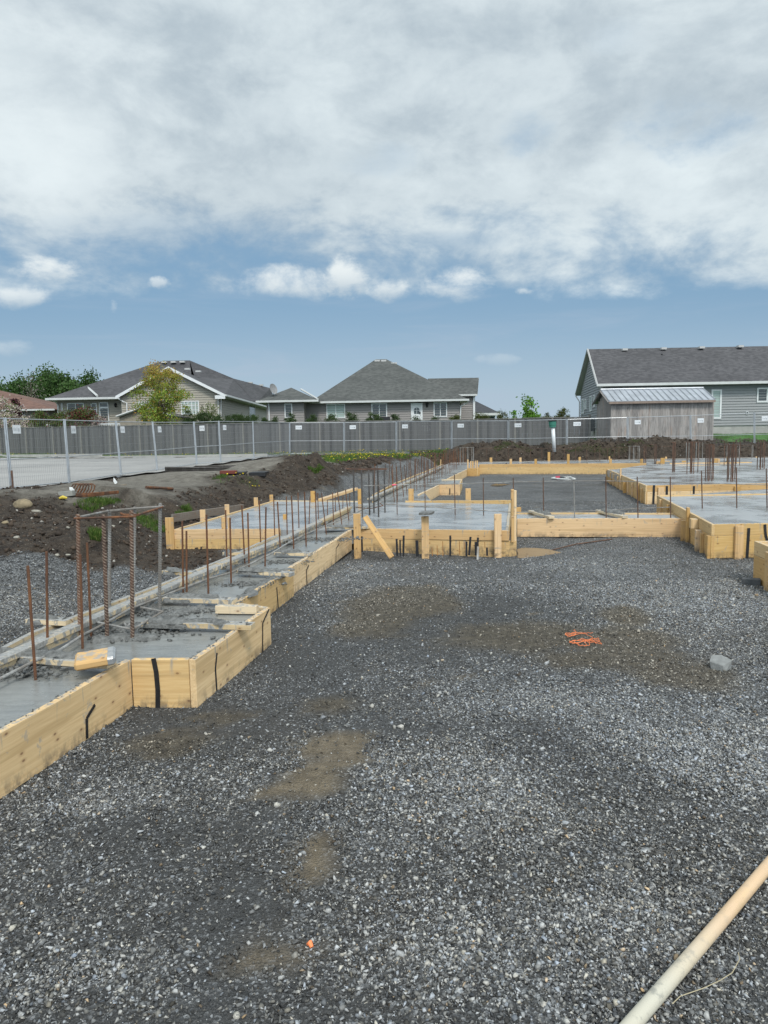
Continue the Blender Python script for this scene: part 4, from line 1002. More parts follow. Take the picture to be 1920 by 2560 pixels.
for (a, b_, r_, dn_) in LUMPS:
    seed_ += 1
    if r_ > .04: rb_.add(*ridge(a, b_, .12, .045, seed_)); continue
    L_ = (b_ - a).length
    if dn_ == .7: rb_.add(*ridge(a, a.lerp(b_, .35), .09, .04, seed_)); continue
    rb_.add(*ridge(a.lerp(b_, .04), a.lerp(b_, .80), .085, .030, seed_))
    rb_.add(*ridge(a.lerp(b_, .0) + Vector((0, -.05, -.03)), a.lerp(b_, .45) + Vector((0, -.05, -.03)), .05, .03, seed_ + 40))
n_ = Vector((-(C1 - C0).y, (C1 - C0).x, 0)).normalized(); rb_.add(*ridge(C0 + n_ * .05 - Vector((0, 0, .01)), C1 + n_ * .05 - Vector((0, 0, .01)), .12, .022, 77))
for q0, q1, w_, h_ in (((-1.95, 4.55), (-1.50, 4.62), .16, .035), ((-1.85, 4.75), (-1.45, 5.5), .10, .03), ((-2.2, 5.4), (-1.8, 5.5), .12, .04)):
    rb_.add(*ridge(Vector((q0[0], q0[1], .265)), Vector((q1[0], q1[1], .265)), w_, h_, int(w_ * 1000 + q0[1] * 10)))
ro = rb_.build('cement_slop', M_lump, None, True); tag(ro, kind='stuff')
o = scatter('cement_lumps', STONES, pos, np.c_[szs * 1.3, szs * 1.3, szs * .8], rots(len(pos), .2), np.full((len(pos), 3), .15), M_lump, smooth=True); tag(o, kind='stuff')

# ================= rebar =================
gD1 = 'rusty dowels standing in two rows along the left footing'
def bar(name, label, base, top, r, mat, cat='rebar', group=None, rib=0.0, n=6, sink=.06, parent=None, pitch=.012):
    d = (top - base).normalized(); b0 = base - d * sink
    mb = MB().tube([b0, top], r, n, rib, pitch)
    if parent is not None: return mb.build(name, mat, parent)
    o = bpy.data.objects.new(name, None)
    me = bpy.data.meshes.new(name); me.from_pydata([tuple(Vector(v) - base) for v in mb.v], [], mb.f); me.update(); me.materials.append(mat)
    o = bpy.data.objects.new(name, me); o.location = base; COL.objects.link(o); tag(o, label, cat, group); return o
DOW = [(69.4, 1414.2, 89, 1700), (116.4, 1378, 119, 1632), (200.8, 1385.3, 206.6, 1621.6), (217.6, 1356.5, 228, 1594), (455.6, 1303, 458, 1485), (466, 1327, 467, 1487), (515.7, 1286.5, 521, 1484),
       (564, 1275, 567, 1398), (575, 1294, 578, 1459), (604.5, 1263.4, 612, 1409), (619.5, 1281.7, 622.8, 1423.5), (648, 1251.8, 651.7, 1361), (664.9, 1268, 662.7, 1415.8), (684.4, 1249, 686.9, 1343.5),
       (693.6, 1254.7, 701, 1375.3), (716, 1241, 718, 1337.7), (728.7, 1239, 734.5, 1376), (745, 1231.6, 747.5, 1321), (761, 1229.6, 765.4, 1365.7), (775, 1241, 772.7, 1310.7), (788.5, 1228.7, 791.8, 1351),
       (794.3, 1232.5, 796, 1299), (804, 1232.5, 816, 1335.8), (818.4, 1249, 818.8, 1288.5), (831.5, 1231.6, 834, 1314.5), (838, 1240, 838.7, 1280), (843.5, 1228.7, 855, 1313.6), (857.6, 1237, 857, 1272),
       (863.8, 1224, 872.4, 1303), (874.5, 1232, 874.5, 1265), (882.7, 1220, 888, 1282.7)]
DOWLAB = ['nearest rusty dowel, leaning, at the left edge of the photo', 'straight rusty dowel with a grey tip, second from the left edge', 'rusty dowel just left of the front rebar cage, overlapping a taller bar', 'rusty dowel with a grey tip immediately left of the front rebar cage']
for i, (tx, ty, bx, by) in enumerate(DOW):
    b0 = at_z(bx, by, .262); tp = at_y(tx, ty, b0.y)
    lab = DOWLAB[i] if i < 4 else 'thin rusty dowel in the left footing rows between the front cage and second cage'
    near = b0.y < 9
    bar('rebar_dowel', lab, b0, tp, .0078 if near else .008, M_rust, 'rebar', gD1, .12 if near else 0, 8 if near else 6, pitch=.011)
# continuing rows towards the back corner
ax0, ax1 = at_z(935, 1247, .262), at_z(1160, 1152, .262)
bx0, bx1 = at_z(985, 1255, .262), at_z(1172, 1156, .262)
rr = random.Random(11)
for (a, b_, n_) in ((ax0, ax1, 40), (bx0, bx1, 40)):
    for k in range(n_):
        t = (k + rr.uniform(-.25, .25)) / n_; p = a.lerp(b_, max(0, t)); p.z = .262
        h_ = rr.uniform(.66, .82); q = p + Vector((rr.gauss(0, .035), rr.gauss(0, .02), h_))
        bar('rebar_dowel', 'thin rusty dowel in the dense far rows beyond the second rebar cage', p, q, .009, M_rust if rr.random() < .6 else M_rustd, 'rebar', 'dense far dowels of the left footing')
# dowel line crossing the site, with two tie bars
XD = [(993, 1181, 1287, 'leftmost dowel of the wired line crossing the wet pads'), (1063, 1188, 1280, 'second dowel of the wired crossing line, behind the capped stake'), (1138, 1186, 1289, 'third dowel of the wired crossing line, on the middle pad'), (1209, 1194.5, 1290, 'fourth dowel of the wired crossing line, on the middle pad'),
      (1285, 1194.5, 1292, 'dowel of the crossing line behind the tall paired stakes'), (1359, 1194, 1293, 'dowel of the crossing line by the cement-lumped block'), (1436.5, 1202, 1294, 'thin grey dowel of the crossing line, paler than the others'),
      (1515.4, 1192, 1294.6, 'dowel of the crossing line in front of the far pad corner'), (1595, 1191.7, 1294.6, 'dowel of the crossing line near the second short block'), (1676.7, 1191.7, 1294.6, 'dowel of the crossing line at the right pad corner'),
      (1755.7, 1176.5, 1271, 'first dowel on the nearer right pad'), (1842, 1168, 1270, 'middle dowel on the nearer right pad'), (1917.7, 1171, 1270, 'dowel at the right edge of the photo on the nearer pad')]
for i, (x, ty, by, lab) in enumerate(XD):
    b0 = at_z(x, by, .262 if i < 10 else .40); tp = at_y(x - (1 if i % 2 else 2), ty, b0.y)
    bar('rebar_dowel', lab, b0, tp, .0085, M_steel if i == 6 else M_rustd, 'rebar', 'wired dowels crossing the site')
YX = at_z(1209, 1290, .262).y - .02
def tie(label, pts, r=.006, mat=None, Y=None):
    mb = MB().tube([at_y(x, y, Y or YX) for x, y in pts], r, 6); o = mb.build('tie_bar', mat or M_steel); tag(o, label, 'rebar')
tie('upper horizontal tie bar of the crossing dowel line', [(909, 1214.5), (993, 1212), (1062, 1211), (1140, 1209.7), (1285, 1205), (1400, 1202.5), (1515, 1202), (1640, 1205), (1756, 1208), (1842, 1210), (1921, 1212.5), (1990, 1214)], .007)
tie('lower horizontal tie bar of the crossing dowel line', [(961.5, 1260), (1062, 1266.5), (1137, 1272), (1285, 1281), (1400, 1280), (1515, 1275.5), (1640, 1269), (1756, 1265.5), (1917, 1262.6), (1990, 1261)], .007)
MR = simple('pink_tape', (.65, .06, .12), .5)
mb = MB().tube([at_y(980, 1212.3, YX), at_y(991, 1212.1, YX)], .011, 8); o = mb.build('marker_tape', MR); tag(o, 'pink marker tape wrapped on the upper tie bar', 'tape')
# long bar lying beside the keyway boards
mb = MB().tube([at_z(x, y, .325) for x, y in ((-60, 1722), (0, 1697), (80, 1656), (150, 1625), (203, 1590), (260, 1560), (323, 1523), (395, 1495), (404, 1491), (520, 1447), (577, 1432), (625, 1410), (680, 1383), (716, 1360), (760, 1338), (804, 1318))], .009, 8, .06)
o = mb.build('long_bar', M_steel); tag(o, 'cement-whitened long bar lying beside the keyway boards', 'rebar')
mb = MB().tube([at_z(x, y, .325) for x, y in ((806, 1317), (850, 1300), (905, 1275), (960, 1252), (1040, 1212))], .009, 6)
o = mb.build('long_bar', M_steel); tag(o, 'second length of long bar continuing across the middle pad', 'rebar')

def ribbed(m, lite):
    m = m.copy(); m.name = 'ribbed_bar'; nt = m.node_tree; s = Sh(nt); b = nt.nodes['Principled BSDF']; src = b.inputs['Base Color'].links[0].from_socket
    t = nt.nodes.new('ShaderNodeTexCoord').outputs['Object']; sp = nt.nodes.new('ShaderNodeSeparateXYZ'); nt.links.new(t, sp.inputs[0])
    w = s.m('SINE', s.m('MULTIPLY', s.m('ADD', sp.outputs[2], s.m('MULTIPLY', sp.outputs[0], .8)), 2 * math.pi / .021)); n = s.noise(t, 30, 4, .6)
    nt.links.new(s.mix(s.m('MULTIPLY', s.ramp(w, .1, .8), s.ramp(n, .3, .6, .2, .9)), src, lite), b.inputs['Base Color']); return m
M_rbA = ribbed(M_rustd, (.26, .20, .155)); M_rbB = ribbed(M_steel, (.11, .105, .10))
# column cages
def cage(label, bars, ring, r, mats, ringm, lower=None, group='rebar column cages', rib=.14, rr_=.008):
    """bars: list (x,y,z0,z1), ring: points"""
    cx_ = sum(b[0] for b in bars) / len(bars); cy_ = sum(b[1] for b in bars) / len(bars)
    t = thing('rebar_cage', (cx_, cy_, bars[0][2]), label, 'rebar cage', group)
    for i, (x, y, z0, z1, *tt) in enumerate(bars):
        tx, ty = (tt + [0, 0])[:2] if tt else (0, 0)
        MB().tube([Vector((x, y, z0 - .05)), Vector((x + tx, y + ty, z1))], r, 8 if rib else 6, rib, .018).build('vertical_bar', mats[i % len(mats)], t)
    if ring: MB().tube(ring, rr_, 6).build('tie_ring', ringm, t)
    if lower: MB().tube(lower, rr_, 6).build('tie_ring', M_steel, t)
    return t
def zb(px, Y, z): p = at_y(px, 1300, Y); return (p.x, p.y)
yf, yb = 4.58, 5.45
bars = []
for bx, tx, ty, Y in ((199.6, 194.4, 1285.6, yf + .05), (267.6, 258.3, 1287, yf), (330.3, 328.4, 1275.5, yf), (277, 274, 1277, yb), (336, 337, 1266.8, yb), (402, 400.7, 1258, yb)):
    tp = at_y(tx, ty, Y); b0 = at_y(bx, 1600, Y); bars.append((b0.x, Y, .262, tp.z, tp.x - b0.x, 0))
rz = 1.085
ring = [at_y(186, 1296, yf + .05), at_y(258, 1294, yf - .02), at_y(340, 1291, yf - .02)]
t = cage('nearest tall rebar cage of six thick ribbed bars tied at the top, left foreground', bars, ring, .0125, [M_rbA, M_rbA, M_rbA, M_rbB, M_rbB, M_rbB], M_rust)
MB().tube([at_y(301, 1283, yf + .1), at_y(310, 1287, yf + .1), at_y(345, 1287, yf + .1), at_y(408, 1267, yb - .02)], .008, 8).build('tie_ring', M_rust, t)
MB().tube([at_y(187, 1295, yf + .06), at_y(272, 1277, yb - .03), at_y(336, 1271, yb - .03), at_y(410, 1266, yb - .03)], .008, 8).build('tie_ring', M_steel, t)
MB().tube([at_z(203, 1543, .34), at_z(240, 1555, .33), at_z(318, 1571, .33), at_z(335, 1572, .33), at_z(407, 1529, .33), at_z(352, 1518, .34)], .008, 8).build('tie_ring', M_steel, t)
MB().tube([at_z(311, 1557, .33), at_z(316, 1566, .33), at_z(325, 1560, .34)], .007, 6).build('tie_hook', M_steel, t)
Y2a, Y2b = 11.7, 12.4
bars = [(at_y(906, 1290, Y2a).x, Y2a, .262, at_y(906, 1176, Y2a).z), (at_y(946.5, 1289, Y2a).x, Y2a, .262, at_y(946, 1176, Y2a).z), (at_y(924, 1283, Y2a + .35).x, Y2a + .35, .262, at_y(924, 1176, Y2a + .35).z), (at_y(962.5, 1284, Y2b).x, Y2b, .262, at_y(962, 1176, Y2b).z), (at_y(886, 1283, Y2b).x, Y2b, .262, at_y(886, 1173, Y2b).z), (at_y(935, 1280, Y2b).x, Y2b, .262, at_y(935, 1174, Y2b).z)]
M_drk = rust_mat('dark_steel', (.055, .052, .05), (.11, .10, .095), (.04, .035, .03))
t = cage('second rebar cage of dark thick bars standing on the middle pad', bars, [at_y(862, 1171, Y2b), at_y(968, 1171.5, Y2b), at_y(966, 1173.5, Y2a), at_y(866, 1174, Y2a), at_y(862, 1171, Y2b)], .0125, [M_drk], M_rustd)
MB().tube([at_z(890, 1268, .32), at_z(925, 1272, .32), at_z(958, 1264, .32), at_z(945, 1254, .32)], .008, 6).build('tie_ring', M_rust, t)
def far_cage(label, xs, ytop, ybot, Y, dY, mat, ringm, r=.012, spread=None):
    bars = []
    for i, x in enumerate(xs):
        yy = Y + dY * (i % 2); p = at_y(x, 1200, yy); bars.append((p.x, yy, at_y(x, ybot, yy).z, at_y(x, ytop - 1, yy).z))
    x0, x1 = min(xs) - 2, max(xs) + 2
    cage(label, bars, [at_y(x0, ytop, Y), at_y(x1, ytop, Y), at_y(x1 - 1, ytop, Y + dY), at_y(x0 + 1, ytop, Y + dY), at_y(x0, ytop, Y)], r, [mat], ringm, rib=0)
far_cage('tall brown rebar cage rising from the far left dowels', [1054, 1060, 1071, 1089], 1134, 1180, 21, .6, M_rustd, M_rustd)
far_cage('pale grey cage at the back corner where the left footing ends', [1158, 1170, 1180, 1184, 1151], 1119, 1160, 30.5, .7, M_steel, M_steel, .014)
def hx(xs): return [1500 + x * .2532 for x in xs]
far_cage('pale grey rebar cage on the far strip below the dirt pile', hx([282, 290, 325, 338, 370, 384]), 1115.5, 1152, 31, .7, M_steel, M_steel)
far_cage('brown rebar cage right of the pale grey one on the far strip', hx([430, 447, 536, 550]), 1111.5, 1166, 28.5, .8, M_rustd, M_rustd, .016)
far_cage('slim brown cage standing at the back edge of the far right pad', hx([714, 722, 734]), 1106, 1179, 21.5, .4, M_rustd, M_rustd, .014)
far_cage('brown cage left of the dense cluster on the far right pad', hx([856, 888, 897, 905, 922, 963]), 1105, 1186, 20.5, .8, M_rustd, M_rustd)
far_cage('biggest dense cluster of rusty bars on the far right pad', hx([1040, 1058, 1072, 1085, 1103, 1116]), 1112, 1204, 17.2, .7, M_rustd, M_rust)
far_cage('rusty cage just right of the densest cluster', hx([1256, 1268, 1292, 1305, 1311, 1330]), 1112, 1206, 17.0, .7, M_rustd, M_rust)
far_cage('brown cage behind the cluster near the green lawn', hx([1220, 1252, 1308, 1340, 1372]), 1105, 1168, 26, .9, M_rustd, M_rustd)
far_cage('rusty cage at the right edge by the end dirt pile', hx([1547, 1574, 1580, 1600, 1616]), 1101, 1179, 22.5, .8, M_rustd, M_rustd, .014)
far_cage('pale bars of a cage in front of the shed', hx([845, 870, 942, 968, 1004]), 1106, 1146, 31, .8, M_steel, M_rustd)
far_cage('pale bars of a cage in front of the lawn', hx([1245, 1366, 1490, 1500]), 1113, 1144, 32, .8, M_steel, M_rustd)
# dowels along the far strip
rr = random.Random(3)
for k, x in enumerate([205, 318, 421, 543, 656, 773, 890, 1008, 1125, 1240, 1355, 1440, 1490, 1572, 1640, 1690]):
    px = 1140 + x * .2411; b0 = at_z(px, 1152.5, .40); tp = at_y(px, 1121 + rr.uniform(-2, 2), b0.y)
    bar('rebar_dowel', 'slim dark dowel in the row along the far strip below the dirt piles', b0, tp, .009, M_rustd, 'rebar', 'dowels along the far strip')
mb = MB().tube([at_y(1200, 1121, 30.8), at_y(1300, 1122, 30.8), at_y(1400, 1121, 30.8), at_y(1540, 1119, 30.8), at_y(1680, 1116, 30.8)], .006, 5)
o = mb.build('tie_bar', M_rustd); tag(o, 'thin tie bar wired along the far strip dowels', 'rebar')
# rebar lying on the gravel by the puddle
mb = MB().tube([gp(1376, 1378) + Vector((0, 0, .01)), gp(1440, 1366) + Vector((0, 0, .03)), gp(1530, 1350) + Vector((0, 0, .012))], .009, 6)
o = mb.build('loose_rebar', M_rustd); tag(o, 'single rusty bar lying on the gravel beside the puddle', 'rebar')

# ================= small things on the gravel =================
def puddle_m():
    m, nt, b, s = mat_new('muddy_water'); b.inputs['Base Color'].default_value = (.105, .092, .07, 1)
    b.inputs['Roughness'].default_value = .06; b.inputs['Specular IOR Level'].default_value = .5
    t = nt.nodes.new('ShaderNodeTexCoord').outputs['Object']; nt.links.new(s.bump(s.noise(t, 6, 2), .05, .01), b.inputs['Normal']); return m
M_pud = puddle_m()
pc = [at_z(x, y, -.035)[:2] for x, y in ((1291, 1395), (1291, 1372), (1312, 1369), (1345, 1370), (1378, 1373), (1404, 1380), (1398, 1387), (1372, 1391), (1335, 1395))]
sheet('puddle_water', pc, 0, M_pud, .02, 'structure', flat=-.036, edge=.22)
pc = [at_z(x, y, 0)[:2] for x, y in ((1225, 1214), (1235, 1210), (1268, 1210), (1280, 1214), (1260, 1217), (1238, 1217))]
sheet('puddle_water', pc, 0, M_pud, .12, 'structure', flat=.006, edge=.5)
# concrete chunk
c = gp(1801, 1672); bm_v = [(-.075, -.05, 0), (.04, -.085, 0), (.085, .03, 0), (-.06, .06, 0), (-.085, -.035, .07), (.03, -.075, .055), (.095, .02, .075), (.01, .06, .10), (-.075, .05, .095)]
bm = bmesh.new(); [bm.verts.new(v) for v in bm_v]; bmesh.ops.convex_hull(bm, input=bm.verts); me = bpy.data.meshes.new('concrete_chunk'); bm.to_mesh(me); bm.free()
me.materials.append(simple('chunk_grey', (.20, .205, .20), .9, 0, .15, 20, .4, 80)); o = bpy.data.objects.new('concrete_chunk', me); COL.objects.link(o); o.location = c + Vector((0, 0, -.005)); o.rotation_euler = (0.05, -.05, -.5); o.scale = (.76, .8, .84)
bv = o.modifiers.new('bevel', 'BEVEL'); bv.width = .006; tag(o, 'pale grey broken concrete chunk lying alone on the gravel at right', 'concrete chunk')
# dark paver against the right form box
c = gp(1882, 1462); o = place('paver_block', MB().box((-.10, -.05, -.01), (.07, .05, .062)), simple('paver', (.075, .08, .085), .8, 0, .2, 20, .3, 90), Matrix.Translation(c) @ Matrix.Rotation(-.45, 4, 'Z'), None, .004)
tag(o, 'dark grey paver block on the ground against the form box at the right edge', 'paver')
# orange string
M_or = simple('orange_string', (.72, .20, .07), .7)
c0 = gp(1460, 1600); rr = random.Random(2); mb = MB()
def ok(x, y): return 1380 + x * .3255, 1540 + y * .3255
for path in ([(315, 146), (260, 150), (215, 145), (150, 150), (105, 160), (120, 182), (160, 165), (240, 150), (290, 172), (320, 195), (365, 215), (380, 230), (340, 222), (300, 205), (240, 212), (190, 238), (215, 248), (285, 242), (290, 210), (240, 200), (180, 200), (135, 215), (160, 230), (220, 215), (300, 190), (355, 195), (362, 212), (300, 222), (230, 205), (160, 204), (138, 222), (190, 225), (260, 212), (330, 200)],
             [(170, 125), (185, 145), (140, 148), (105, 155), (100, 165), (150, 172), (200, 152)], [(340, 228), (300, 196), (250, 220), (270, 246), (205, 240), (170, 212), (230, 196), (330, 212), (360, 205)]):
    pts = [gp(*ok(x, y)) + Vector((0, 0, .012 + .006 * rr.random())) for x, y in path]
    fine = []
    for i in range(len(pts) - 1):
        for k in range(4):
            fine.append(pts[i].lerp(pts[i + 1], k / 4) + Vector((rr.gauss(0, .003), rr.gauss(0, .004), rr.gauss(0, .002))))
    mb.tube(fine, .002, 5)
o = mb.build('orange_string', M_or); tag(o, 'tangled orange mason string lying on the gravel', 'string')
c = gp(776, 2382); mb = MB().tube([c + Vector((-.008, .006, .006)), c + Vector((.0, .0, .016)), c + Vector((.006, -.010, .008))], [.005, .008, .006], 8)
o = mb.build('plastic_scrap', M_or); tag(o, 'tiny orange scrap on the gravel in the lower middle', 'scrap')
# wooden pole in the corner
def pole_m():
    m, nt, b, s = mat_new('pole_wood'); t = nt.nodes.new('ShaderNodeTexCoord').outputs['Object']
    sp = nt.nodes.new('ShaderNodeSeparateXYZ'); nt.links.new(t, sp.inputs[0])
    g = s.noise(s.mapping(t, (3, 60, 60)), 1.5, 5, .6); n = s.noise(t, 22, 6, .7); n2 = s.noise(s.mapping(t, (3, 8, 8)), 2, 4, .6)
    c = s.mix(g, (.50, .34, .20), (.62, .45, .29)); c = s.mix(s.m('MULTIPLY', s.ramp(n2, .4, .7), .5), c, (.60, .42, .20))
    f = s.m('MULTIPLY', s.ramp(sp.outputs[0], .95, .35), .9)
    c = s.mix(f, c, (.46, .45, .38)); c = s.mix(s.m('MULTIPLY', s.ramp(n, .5, .66), s.ramp(sp.outputs[0], .9, .2, .15, .8)), c, (.20, .20, .18))
    nt.links.new(c, b.inputs['Base Color']); b.inputs['Roughness'].default_value = .6; nt.links.new(s.bump(g, .2, .002), b.inputs['Normal']); return m
M_pole = pole_m()
pa = gp(1575, 2600) + Vector((0, 0, .026)); pb = gp(1945, 2160) + Vector((0, 0, .03)); d = (pb - pa).normalized(); pa = pa - d * .25; pb = pb + d * .5; L = (pb - pa).length
mb = MB(); n_ = 20; mb.tube([(L * k / n_, .0008 * math.sin(k * .5), .0006 * math.cos(k * .6)) for k in range(n_ + 1)], [.0215 - .002 * k / n_ for k in range(n_ + 1)], 24)
o = place('wooden_pole', mb, M_pole, frame_m(pa, d), None, 0); o.data.polygons.foreach_set('use_smooth', [True] * len(o.data.polygons)); tag(o, 'long pale wooden handle lying on the gravel across the bottom right corner', 'pole')
# dry grass stalk by the pole
M_straw = simple('straw', (.36, .31, .20), .8)
mb = MB().tube([gp(x, y) + Vector((0, 0, .02)) for x, y in ((1680, 2540), (1700, 2525), (1760, 2495), (1800, 2475), (1830, 2450), (1848, 2425), (1845, 2405))], .0012, 5); o = mb.build('grass_stalk', M_straw); tag(o, 'thin dry stalk lying just right of the wooden handle', 'stalk')
# grey hose loop with a red end, far gravel
M_hose = simple('hose_white', (.55, .56, .55), .5)
hp = [gp(x, y) + Vector((0, 0, .05)) for x, y in ((1380, 1199), (1395, 1197), (1425, 1196.5), (1437, 1201), (1420, 1202), (1395, 1201), (1380, 1199))]
t = thing('hose', gp(1400, 1200), 'loop of pale hose with a dark red fitting on the far gravel', 'hose')
MB().tube(hp, .035, 6).build('loop', M_hose, t); MB().tube([gp(1389, 1200) + Vector((0, 0, .06)), gp(1400, 1200) + Vector((0, 0, .07))], .075, 8).build('fitting', simple('red_fitting', (.35, .02, .05), .5), t)
MB().tube([gp(1400, 1200) + Vector((0, 0, .06)), gp(1412, 1201) + Vector((0, 0, .05))], .06, 8).build('nozzle', M_black, t)

# ================= bank: rocks, scraps, rebar stacks =================
M_rock = simple('rock', (.24, .225, .19), .9, 0, .3, 8, .6, 25); M_rockt = simple('rock_tan', (.20, .16, .10), .95, 0, .3, 8, .7, 25)
def rock(px, py, w, label, mat, flat=.6, seed=0, lift=.2):
    p = gp(px, py); s_ = w * p.y / FPX / 2
    v, f = proto_stone(40 + seed, 22, flat); me = bpy.data.meshes.new('rock'); me.from_pydata((v * s_).tolist(), [], f.tolist()); me.materials.append(mat)
    o = bpy.data.objects.new('rock', me); COL.objects.link(o); o.location = p + Vector((0, 0, s_ * lift))
    sb = o.modifiers.new('s', 'SUBSURF'); sb.levels = sb.render_levels = 1; sb.subdivision_type = 'CATMULL_CLARK'; b = o.modifiers.new('b', 'BEVEL'); b.width = s_ * .1
    tag(o, label, 'rock', 'rocks on the earth bank'); return o
def bk(x, y): return x * .2411, 1160 + y * .2411
rock(*bk(240, 470), 56, 'large tan boulder half buried at the top left of the bank', M_rockt, .7, 0, .4)
rock(*bk(375, 505), 30, 'pale grey rock right below the tan boulder', M_rock, .5, 1)
rock(*bk(690, 575), 16, 'rounded grey rock in the middle of the bank', M_rock, .6, 2)
rock(*bk(705, 665), 12, 'small rock below the rounded grey one', M_rock, .7, 3)
rock(*bk(1170, 655), 14, 'cream rock behind the cage bars', M_rock, .8, 4)
rock(*bk(555, 890), 30, 'flat pale slab of rock low on the bank', M_rock, .3, 5, .0)
rock(*bk(595, 960), 16, 'upright pale shard near the gravel edge of the bank', M_rock, .8, 6)
rock(*bk(180, 775), 22, 'pale rock above the gravel slope at left', M_rock, .5, 7)
rock(*bk(300, 815), 14, 'small pale rock left of centre on the bank', M_rock, .5, 8)
rock(*bk(705, 948), 16, 'flat light rock at the foot of the bank', M_rock, .4, 9, 0)
rock(*bk(60, 620), 24, 'brown rock at the left edge of the bank', M_rockt, .6, 10)
# stack of bent rebar by the temporary fence
gst = 'stacks of reinforcing steel beside the temporary fence'
def bkY(x, y, Y): return at_y(*bk(x, y), Y)
Ys = gp(190, 1246).y + .25
t = thing('rebar_bundle', bkY(700, 330, Ys), 'pile of rusty straight and hooped rebar behind the bank at left', 'rebar pile', gst)
mb = MB(); rr = random.Random(9)
for k in range(12):
    o_ = rr.uniform(-12, 12); mb.tube([bkY(350 + rr.uniform(-10, 60), 318 + o_, Ys + rr.uniform(0, .4)), bkY(760, 240 + o_ * .7 + 12, Ys + 1.0)], .009, 5)
for k in range(14):
    o_ = rr.uniform(-16, 22); mb.tube([bkY(680 + rr.uniform(0, 40), 325 + o_, Ys - .2), bkY(940, 318 + o_, Ys - .1), bkY(1230, 290 + o_ * .6, Ys + .3)], .010, 5)
mb.build('straight_bars', M_rust, t)
mb = MB()
for k in range(6):
    x0 = 735 + k * 30; h_ = 95; a = [bkY(x0 - 25, 300, Ys + .1), bkY(x0 - 5 + 10, 240, Ys + .1), bkY(x0 + 25, 208, Ys + .1), bkY(x0 + 70, 205, Ys + .1), bkY(x0 + 98, 222, Ys + .1), bkY(x0 + 92, 262, Ys + .1), bkY(x0 + 62, 308, Ys + .1)]
    mb.tube(a, .011, 6)
mb.build('bent_hoops', M_rust, t)
M_beam = simple('old_beam', (.20, .165, .12), .9, 0, .25, 3)
gb = 'old timbers under the rebar pile'
def beam(label, x0, y0, x1, y1, h, Y, Y1=None, mat=None):
    a = bkY(x0, y0, Y); b_ = bkY(x1, y1, Y1 or Y); hh = h * .2411 * Y / FPX
    o = place('timber_beam', MB().box((0, 0, -hh), ((b_ - a).length, .14, 0)), mat or M_beam, frame_m(a, b_ - a)); tag(o, label, 'timber', gb)
beam('grey timber beam right of the rebar hoops, white scrap on its end', 985, 238, 1285, 212, 50, Ys + 1.0)
beam('short brown timber left of the grey block under the rebar', 345, 325, 600, 300, 45, Ys - .2)
beam('grey square block end under the rebar pile', 600, 290, 745, 276, 55, Ys - .3, None, simple('grey_block', (.24, .24, .22), .9))
M_paper = simple('white_scrap', (.72, .73, .72), .6)
for pts, lab in ((((1178, 140), (1190, 155), (1216, 190), (1195, 215), (1175, 180)), 'white paper scrap standing on the timber beam'), (((718, 240), (745, 240), (778, 280), (770, 295), (720, 270)), 'pale triangular scrap on the rebar pile'),
                 (((1480, 285), (1500, 268), (1560, 275), (1580, 290), (1500, 293)), 'flat white scrap on the mud beyond the beam')):
    a = [bkY(x, y, Ys - .1 if lab.startswith('pale') else Ys + .95) for x, y in pts]; n_ = len(a); b2 = [p + Vector((0, .01, 0)) for p in a]
    mb = MB().add(a + b2, [tuple(range(n_)), tuple(range(2 * n_ - 1, n_ - 1, -1))] + [(i, (i + 1) % n_, (i + 1) % n_ + n_, i + n_) for i in range(n_)])
    o = mb.build('paper_scrap', M_paper); tag(o, lab, 'scrap')
p = gp(*bk(648, 372)); mb = MB().tube([p + Vector((-.05, 0, .02)), p + Vector((.01, 0, .04)), p + Vector((.07, .02, .02))], [.02, .03, .018], 8); o = mb.build('glove', simple('yellow_glove', (.5, .38, .05), .7)); tag(o, 'yellow work glove dropped behind the bank', 'glove')
for x, y, lab in ((1640, 262, 'rusty bar lying at the left end of the mud track'), ):
    mb = MB().tube([gp(*bk(1518, 258)) + Vector((0, 0, .03)), gp(*bk(1790, 275)) + Vector((0, 0, .03))], .03, 6); o = mb.build('loose_rebar', M_rust); tag(o, lab, 'rebar')
# long dark bundles of bars by the road
def pk(x, y): return 400 + x * .3376, 1120 + y * .3376
t = thing('rebar_bundle', at_y(*pk(300, 190), 23), 'long dark bundle of straight bars lying by the road', 'rebar bundle', gst); mb = MB(); rr = random.Random(4); YL0 = gp(480, 1184).y
for k in range(36):
    a = rr.uniform(0, 1); mb.tube([at_y(*pk(35 + rr.uniform(0, 20), 141 + a * 34), YL0 + rr.uniform(0, .4)), at_y(*pk(430, 144 + a * 22), YL0 + 1.3), at_y(*pk(860, 131 + a * 14), YL0 + 3 + rr.uniform(0, .3))], .012, 5)
mb.build('bars', M_drk, t); mb = MB()
for x in (340, 560, 720): q = at_y(*pk(x, 186), YL0 + .3); mb.box((q.x - .2, q.y - .05, q.z - .08), (q.x + .2, q.y + .6, q.z + .02))
mb.build('packing_blocks', M_black, t)
q = at_y(*pk(508, 176), YL0 + .2); o = place('red_block', MB().box((-.20, -.1, -.05), (.20, .1, .03)), simple('red', (.13, .03, .02), .8), Matrix.Translation(q)); tag(o, 'dull red block under the long dark bundle of bars', 'block')
t = thing('rebar_bundle', at_y(*pk(1000, 120), 28), 'thin farther bundle of dark bars lying towards the grass', 'rebar bundle', gst); mb = MB()
for k in range(16):
    a = rr.uniform(0, 1); mb.tube([at_y(*pk(250 + rr.uniform(0, 60), 132 + a * 8), 25.2), at_y(*pk(900, 124 + a * 12), 27), at_y(*pk(1240, 112 + a * 12), 28.5)], .012, 4)
mb.build('bars', M_drk, t)

